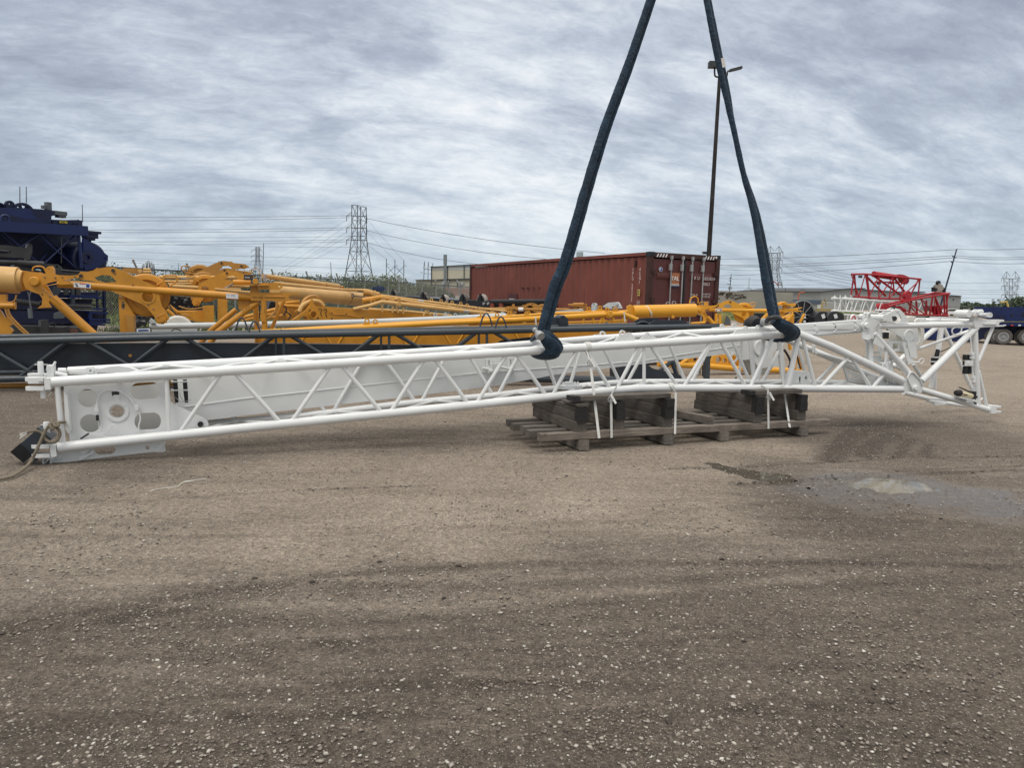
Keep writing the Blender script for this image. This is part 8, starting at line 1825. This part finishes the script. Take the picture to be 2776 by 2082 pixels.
b = M(); b.path([RP2(*D1((1335,570)), .5), RP2(*D1((1335,640)), .5)], .02, 5); obj('rope', b, STRAP, wd)
RW = Plane(2255, 60, 2450, 66)
for i, (lab, off, tp_, bt_) in enumerate([('front white lattice section of the rack at the foot of the red stack', 0, [D1((230,570)), D1((900,610))], [D1((230,700)), D1((900,735))]), ('rear white lattice section of the rack behind the front one', 2.2, [D1((340,568)), D1((1150,610))], [D1((350,705)), D1((1150,735))])]):
    r_ = thing('crane_section', lab, 'crane section', tuple(gr(2330+i*20, 873)), 'white crane sections'); rtruss(r_, RW.back(off), tp_, bt_, 8, .055, WHITE, 1.5, .038)
    for p in tp_[:1]+bt_[:1]: b = M(); b.path([RW(p[0]-4, p[1], off), RW(p[0]+6, p[1], off)], .11, 10); obj('coupling', b, WHITE, r_)
    b = M(); x0 = tp_[0][0]; b.path([RW(x0+3, tp_[0][1]-8, off), RW(bt_[0][0]+3, bt_[0][1], off)], .05, 8); b.path([RW(x0+18, tp_[0][1]-8, off), RW(bt_[0][0]+18, bt_[0][1], off)], .05, 8); obj('upright', b, WHITE, r_)
r_ = thing('steel_rack', 'low white pipe rack with striped wheel behind the black cylinders', 'rack', tuple(gr(2320, 873)))
b = M(); b.path([RW(*D1((330,740)), -1), RW(*D1((540,755)), -1)], .07, 8); obj('rail', b, WHITE, r_)
for x in (375, 520): b = M(); b.path([RW(*D1((x,738)), -1), RW(*D1((x,800)), -1)], .07, 8); obj('post', b, WHITE, r_)
b = M(); b.lathe(RW(*D1((440,790)), -1.5), RW.n, [(-.1, .42), (.1, .42)], 20); obj('wheel', b, LABELW, r_); b = M(); b.ringp(RW(*D1((440,790)), -1.65), RW.u, RW.up, .22, .30, RW.n*.03, 20); obj('red_stripe', b, REDINK, r_)
BPn = Plane(2200, 46, 2300, 48)
for i, (lab, cx, sx) in enumerate([('left black block of stacked outrigger pads with a white paper', 1515, 1), ('right black block of stacked outrigger pads with a white paper', 1700, 1)]):
    r_ = thing('outrigger_pad_stack', lab, 'machine part', tuple(gr(D2((cx, 1500))[0], 880)), 'black blocks on the ground')
    b = M(); q = [(cx-95,1655),(cx-85,1440),(cx-40,1375),(cx,1352),(cx+70,1352),(cx+170,1400),(cx+190,1500)]; b.plate([BPn(*D2(p)) for p in q[:5]]+[BPn(*D2((cx+80,1655)))], BPn.n*.5); obj('pad', b, BLKP, r_)
    for j in range(3): b = M(); b.plate([BPn(*D2((x+60+j*28, y+j*9)), .25+.3*j) for x, y in [(cx-60,1650),(cx-50,1400),(cx,1352),(cx+50,1370),(cx+60,1650)]], BPn.n*.2); obj('pad', b, BLACK, r_)
    b = M(); c = (cx+42, 1422); b.plate([BPn(*D2((c[0]+dx, c[1]+dy)), -.03) for dx, dy in ((-32,-22),(18,-38),(36,22),(-10,38))], BPn.n*.01); obj('paper', b, LABELW, r_)
rl = thing('cable_reel', 'large black cable reel with thin grey rim behind the yellow jib head', 'cable reel', tuple(gr(2160, 890)))
RLp = Plane(2100, 46.5, 2220, 47.5); c = RLp(2163, 856); R_ = 42*c.y/FPX
b = M(); b.lathe(c, RLp.n, [(-.35, R_*.95), (.35, R_*.95)], 40); obj('drum', b, BLKP, rl); b = M(); b.ringp(c-RLp.n*.45, RLp.u, RLp.up, R_*.95, R_, RLp.n*.06, 44)
for i in range(10): a = PI*i/5+.2; b.bar(c-RLp.n*.42, c-RLp.n*.42+(RLp.u*cos(a)+RLp.up*sin(a))*R_*.97, .03, .03)
obj('rim', b, STEEL, rl)
for y in (1400, 1440, 1500): b = M(); q = RLp(*D2((1278, y)), -.5); b.box(q, RLp.u*.09, RLp.n*.01, V((0, 0, .06))); obj('white_label', b, LABELW, rl)
bb = thing('black_box', 'black crate behind the foot of the right sling', 'crate', tuple(gr(2068, 900)))
b = M(); b.plate([RLp(*D2(p), -6) for p in [(565,1375),(700,1380),(690,1560),(560,1560)]], RLp.n*1.0); obj('body', b, BLKP, bb)
b = M(); b.lathe(SP(*D2((510,1550)), .9), SP.n, [(-.1, .10), (0, .14), (.1, .10)], 16); solo('cable_coil', b, BLACK, 'small coiled black hose on the white boom beside the right shackle', 'hose coil')
yp = thing('dull_yellow_panel', 'dull yellow panel with grey wedge behind the yellow sheave', 'machine part', tuple(gr(1985, 920))); YPp = Plane(1960, 27, 2010, 27)  # unidentified dull yellow panel, not known to be a guard
b = M(); b.plate([YPp(*C6(p)) for p in [(1180,620),(1240,470),(1330,500),(1330,640)]], YPp.n*.3); obj('panel', b, paint('dull yellow', (.38, .34, .12), .7), yp); b = M(); b.plate([YPp(*C6(p), -.2) for p in [(1250,630),(1290,500),(1330,560),(1330,630)]], YPp.n*.15); obj('wedge', b, STEELD, yp)

# ------------------------------------------------------------------ navy trailer at the right
TRP = Plane(2600, 37.5, 2776, 36)
tl = thing('heavy_trailer', 'navy blue heavy haul trailer with dual tyres at the right frame edge', 'trailer', tuple(gr(2700, 930)))
def tplate(name, pts, t, off=0, mat=NAVY): b = M(); b.plate([TRP(*C8(p), off) for p in pts], TRP.n*t); return obj(name, b, mat, tl)
tplate('deck_body', [(1190,232),(1550,232),(2300,232),(2300,410),(1560,410),(1420,390),(1240,360),(1190,300)], 2.4, .2)
tplate('bed', [(1495,425),(2300,425),(2300,470),(1720,468),(1495,450)], 2.8, -.3); tplate('under_frame', [(1220,440),(2300,470),(2300,600),(2250,660),(1640,640),(1240,620)], 1.6, .7, NAVYD)
tplate('front_body', [(520,490),(770,490),(1240,490),(1300,620),(1180,660),(600,630),(520,560)], 2.0, 1.4, NAVY)
for q in ((1642,332), (1782,325)): b = M(); b.box(TRP(*C8(q), .19), TRP.u*.05, TRP.n*.01, V((0, 0, .07))); obj('pocket', b, BLKP, tl)
for i in range(5): b = M(); b.box(TRP(*C8((1560+i*90, 456)), -.31), TRP.u*.05, TRP.n*.006, V((0, 0, .03))); obj('reflector', b, REDINK if i % 2 else LABELW, tl)
b = M(); b.lathe(TRP(*C8((1525,350)), .0), TRP.n, [(0, .12), (.2, .12)], 16); b.lathe(TRP(*C8((1430,350)), .0), TRP.n, [(0, .10), (.2, .10)], 16); obj('knob', b, NAVYD, tl)
R_ = 94/4.485*36.8/FPX
def tyre(c, r):
    b = M(); b.lathe(c, TRP.n, [(-.02, r*.55), (-.12, r*.60), (-.14, r*.9), (-.10, r*.99), (.10, r*.99), (.14, r*.9), (.13, r*.60)], 32); w = obj('wheel', b, TYRE, tl)
    b = M(); b.ringp(c-TRP.n*.115, TRP.u, TRP.up, r*.46, r*.60, TRP.n*.08, 26); b.lathe(c-TRP.n*.045, TRP.n, [(0, r*.47), (.02, r*.47)], 24); b.lathe(c-TRP.n*.13, TRP.n, [(0, r*.16), (.1, r*.18)], 14); obj('rim', b, STEEL, w)
for x, off in ((1545,-.05), (1480,.32), (1420,.75), (1835,-.05), (1780,.32)): tyre(TRP(*C8((x, 595)), off), R_)
# gear behind the A-frame
gm = thing('machine_parts', 'small dark machine parts on the ground behind the white column plates', 'machine parts', tuple(gr(2400, 905)))
GM = Plane(2380, 24, 2460, 24); b = M(); b.box(GM(*C8((120,570)), 0), GM.u*.18, GM.n*.2, V((0, 0, .12))); b.box(GM(*C8((185,560)), 0), GM.u*.08, GM.n*.2, V((0, 0, .16))); obj('block', b, BLKP, gm); b = M(); b.box(GM(*C8((115,530)), -.3), GM.u*.17, GM.n*.02, V((0, 0, .03))); obj('tag', b, LABELW, gm)

# ------------------------------------------------------------------ boom lifts, excavator, wood pile
def lift(label, pts, r_, basket, Y, mat, bm):
    pl = Plane(pts[0][0]-30, Y, pts[0][0]+30, Y); t = thing('boom_lift', label, 'boom lift', tuple(gr(pts[0][0], 840)), 'boom lifts far away')
    b = M(); b.path([pl(*p) for p in pts], r_, 8); obj('boom', b, mat, t)
    x0, y0, x1, y1 = basket; b = M(); A_, B_ = pl(x0, y1), pl(x1, y0); n_ = pl.n*1.0
    for off in (V((0, 0, 0)), n_):
        b.path([V((A_.x, A_.y, A_.z))+off, V((B_.x, B_.y, A_.z))+off, V((B_.x, B_.y, B_.z))+off, V((A_.x, A_.y, B_.z))+off], r_*.25, 5, closed=True)
        b.path([V((A_.x*.5+B_.x*.5, A_.y, A_.z))+off, V((A_.x*.5+B_.x*.5, A_.y, B_.z))+off], r_*.2, 5)
    b.box((A_+V((B_.x, B_.y, A_.z)))/2+n_/2, V(((B_.x-A_.x)/2, 0, 0)), n_/2, V((0, 0, r_*.2))); obj('basket', b, bm, t)
    b = M(); g_ = pl(*pts[0]); b.box(V((g_.x, g_.y, .7)), (1.4, 0, 0), (0, 1, 0), (0, 0, .5)); obj('chassis', b, mat, t)
lift('red boom lift high beside the double-horned pylon', [D2((780,1150)), D2((800,950)), D2((820,900)), D2((880,950)), D2((900,950))], .15, (*D2((890,905)), *D2((948,955))), 200, paint('lift red', (.35, .05, .02), .5), DKGREY)
lift('orange boom lift with cage rising above the blue roof', [D2((1175,1180)), D2((1200,1075)), D2((1240,1062)), D2((1280,1068))], .16, (*D2((1240,1020)), *D2((1287,1050))), 190, paint('lift orange', (.45, .10, .03), .5), DKGREY)
lift('yellow boom lift behind the navy trailer at the far right', [D1((2055,680)), D1((2030,605)), D1((1990,612)), D1((1965,610))], .09, (*D1((1950,580)), *D1((1973,608))), 70, paint('lift yellow', (.5, .38, .14), .5), BLKP)
exv = thing('excavator', 'pale yellow excavator arm in front of the grey warehouse', 'excavator', tuple(gr(2235, 845))); EX = Plane(2220, 170, 2250, 170); EXM = paint('faded excavator yellow', (.38, .28, .13), .6)
b = M(); b.path([EX(*D1((105,700))), EX(*D1((112,610))), EX(*D1((145,575))), EX(*D1((152,650)))], [.24, .26, .22, .15], 8); obj('arm', b, EXM, exv); b = M(); b.box(EX(*D1((135,720))), EX.u*1.8, EX.n*1.5, V((0, 0, .9))); obj('cab', b, EXM, exv)
wp = thing('lumber_heap', 'brown heap of scrap on a stanchion rack right of the container', 'scrap heap', tuple(gr(1990, 850))); WPp = Plane(1940, 85, 2030, 85); rw = random.Random(2); vs, fs = [], []
hb_ = M()  # random bars heaped as the wood pile
for i in range(420):
    x = rw.uniform(-40, 420); y = rw.uniform(1075+max(0, x-230)*.28-12*rw.random(), 1160); c = WPp(*D2((x, y)), rw.uniform(-1, 1)); a = rw.uniform(-.5, .5); d = V((cos(a), rw.uniform(-.5, .5), sin(a)*.5))*rw.uniform(.1, .5); hb_.bar(c-d, c+d, rw.uniform(.06, .2), rw.uniform(.06, .2))
obj('lumber', hb_, paint('brown scrap', (.075, .055, .04), .9, .4, .4, scale=2), wp)
b = M(); b.box(WPp(*D2((190,1180))), WPp.u*6.5, WPp.n*1, V((0, 0, 1.0))); obj('rack_base', b, CONCRETE, wp)
for x in (30, 100, 215, 270, 335, 378): b = M(); b.path([WPp(*D2((x,1045 if x < 300 else 1060))), WPp(*D2((x+2,1150)))], .07, 6); obj('stanchion', b, STEELD, wp)
bl = thing('tarpaulin', 'crumpled bright blue tarpaulin bundle behind the yellow pile', 'tarpaulin', tuple(gr(1030, 850))); BTp = Plane(1010, 48, 1040, 48); b = M(); rt5 = random.Random(8)
for i in range(16): b.box(BTp(*C4((rt5.uniform(85,195), rt5.uniform(455,480)))), V((rt5.uniform(.08,.25), .05, rt5.uniform(-.1,.1))), (0, .3, 0), (rt5.uniform(-.1,.1), 0, rt5.uniform(.05,.13)))
obj('folds', b, paint('blue tarp', (.015, .035, .09), .6), bl)
# bare frame shapes behind the fence posts near the factory
for i, q in enumerate([(430,262,470,400), (465,240,455,400)]): pass
b = M(); FPn = Plane(1070, 52, 1090, 52); b.path([FPn(*C4((425,265))), FPn(*C4((455,360))), FPn(*C4((455,520)))], .05, 8); b.path([FPn(*C4((465,245))), FPn(*C4((455,360)))], .05, 8); solo('fence_post', b, STEEL, 'Y-topped galvanised fence corner post in front of the H-frame', 'fence post')
b = M(); b.path([FPn(*C4((1315,325)), 12), FPn(*C4((1362,400)), 12), FPn(*C4((1362,580)), 12)], .06, 8); solo('fence_post', b, STEEL, 'galvanised fence post with slanted arm just left of the container', 'fence post')
for o in COL.objects:
    if o.parent is None and o.get('label') and not o.get('kind'): o['kind'] = 'thing'
st_ = bpy.data.objects['timber_stand']
for x in (250, 420, 600):
    b = M(); q = RW(*D1((x,745)), 1.2); b.box(V((q.x, q.y, q.z/2-.05)), RW.u*.15, RW.n*1.4, V((0, 0, q.z/2-.05))); obj('block', b, CONCRETE, st_)
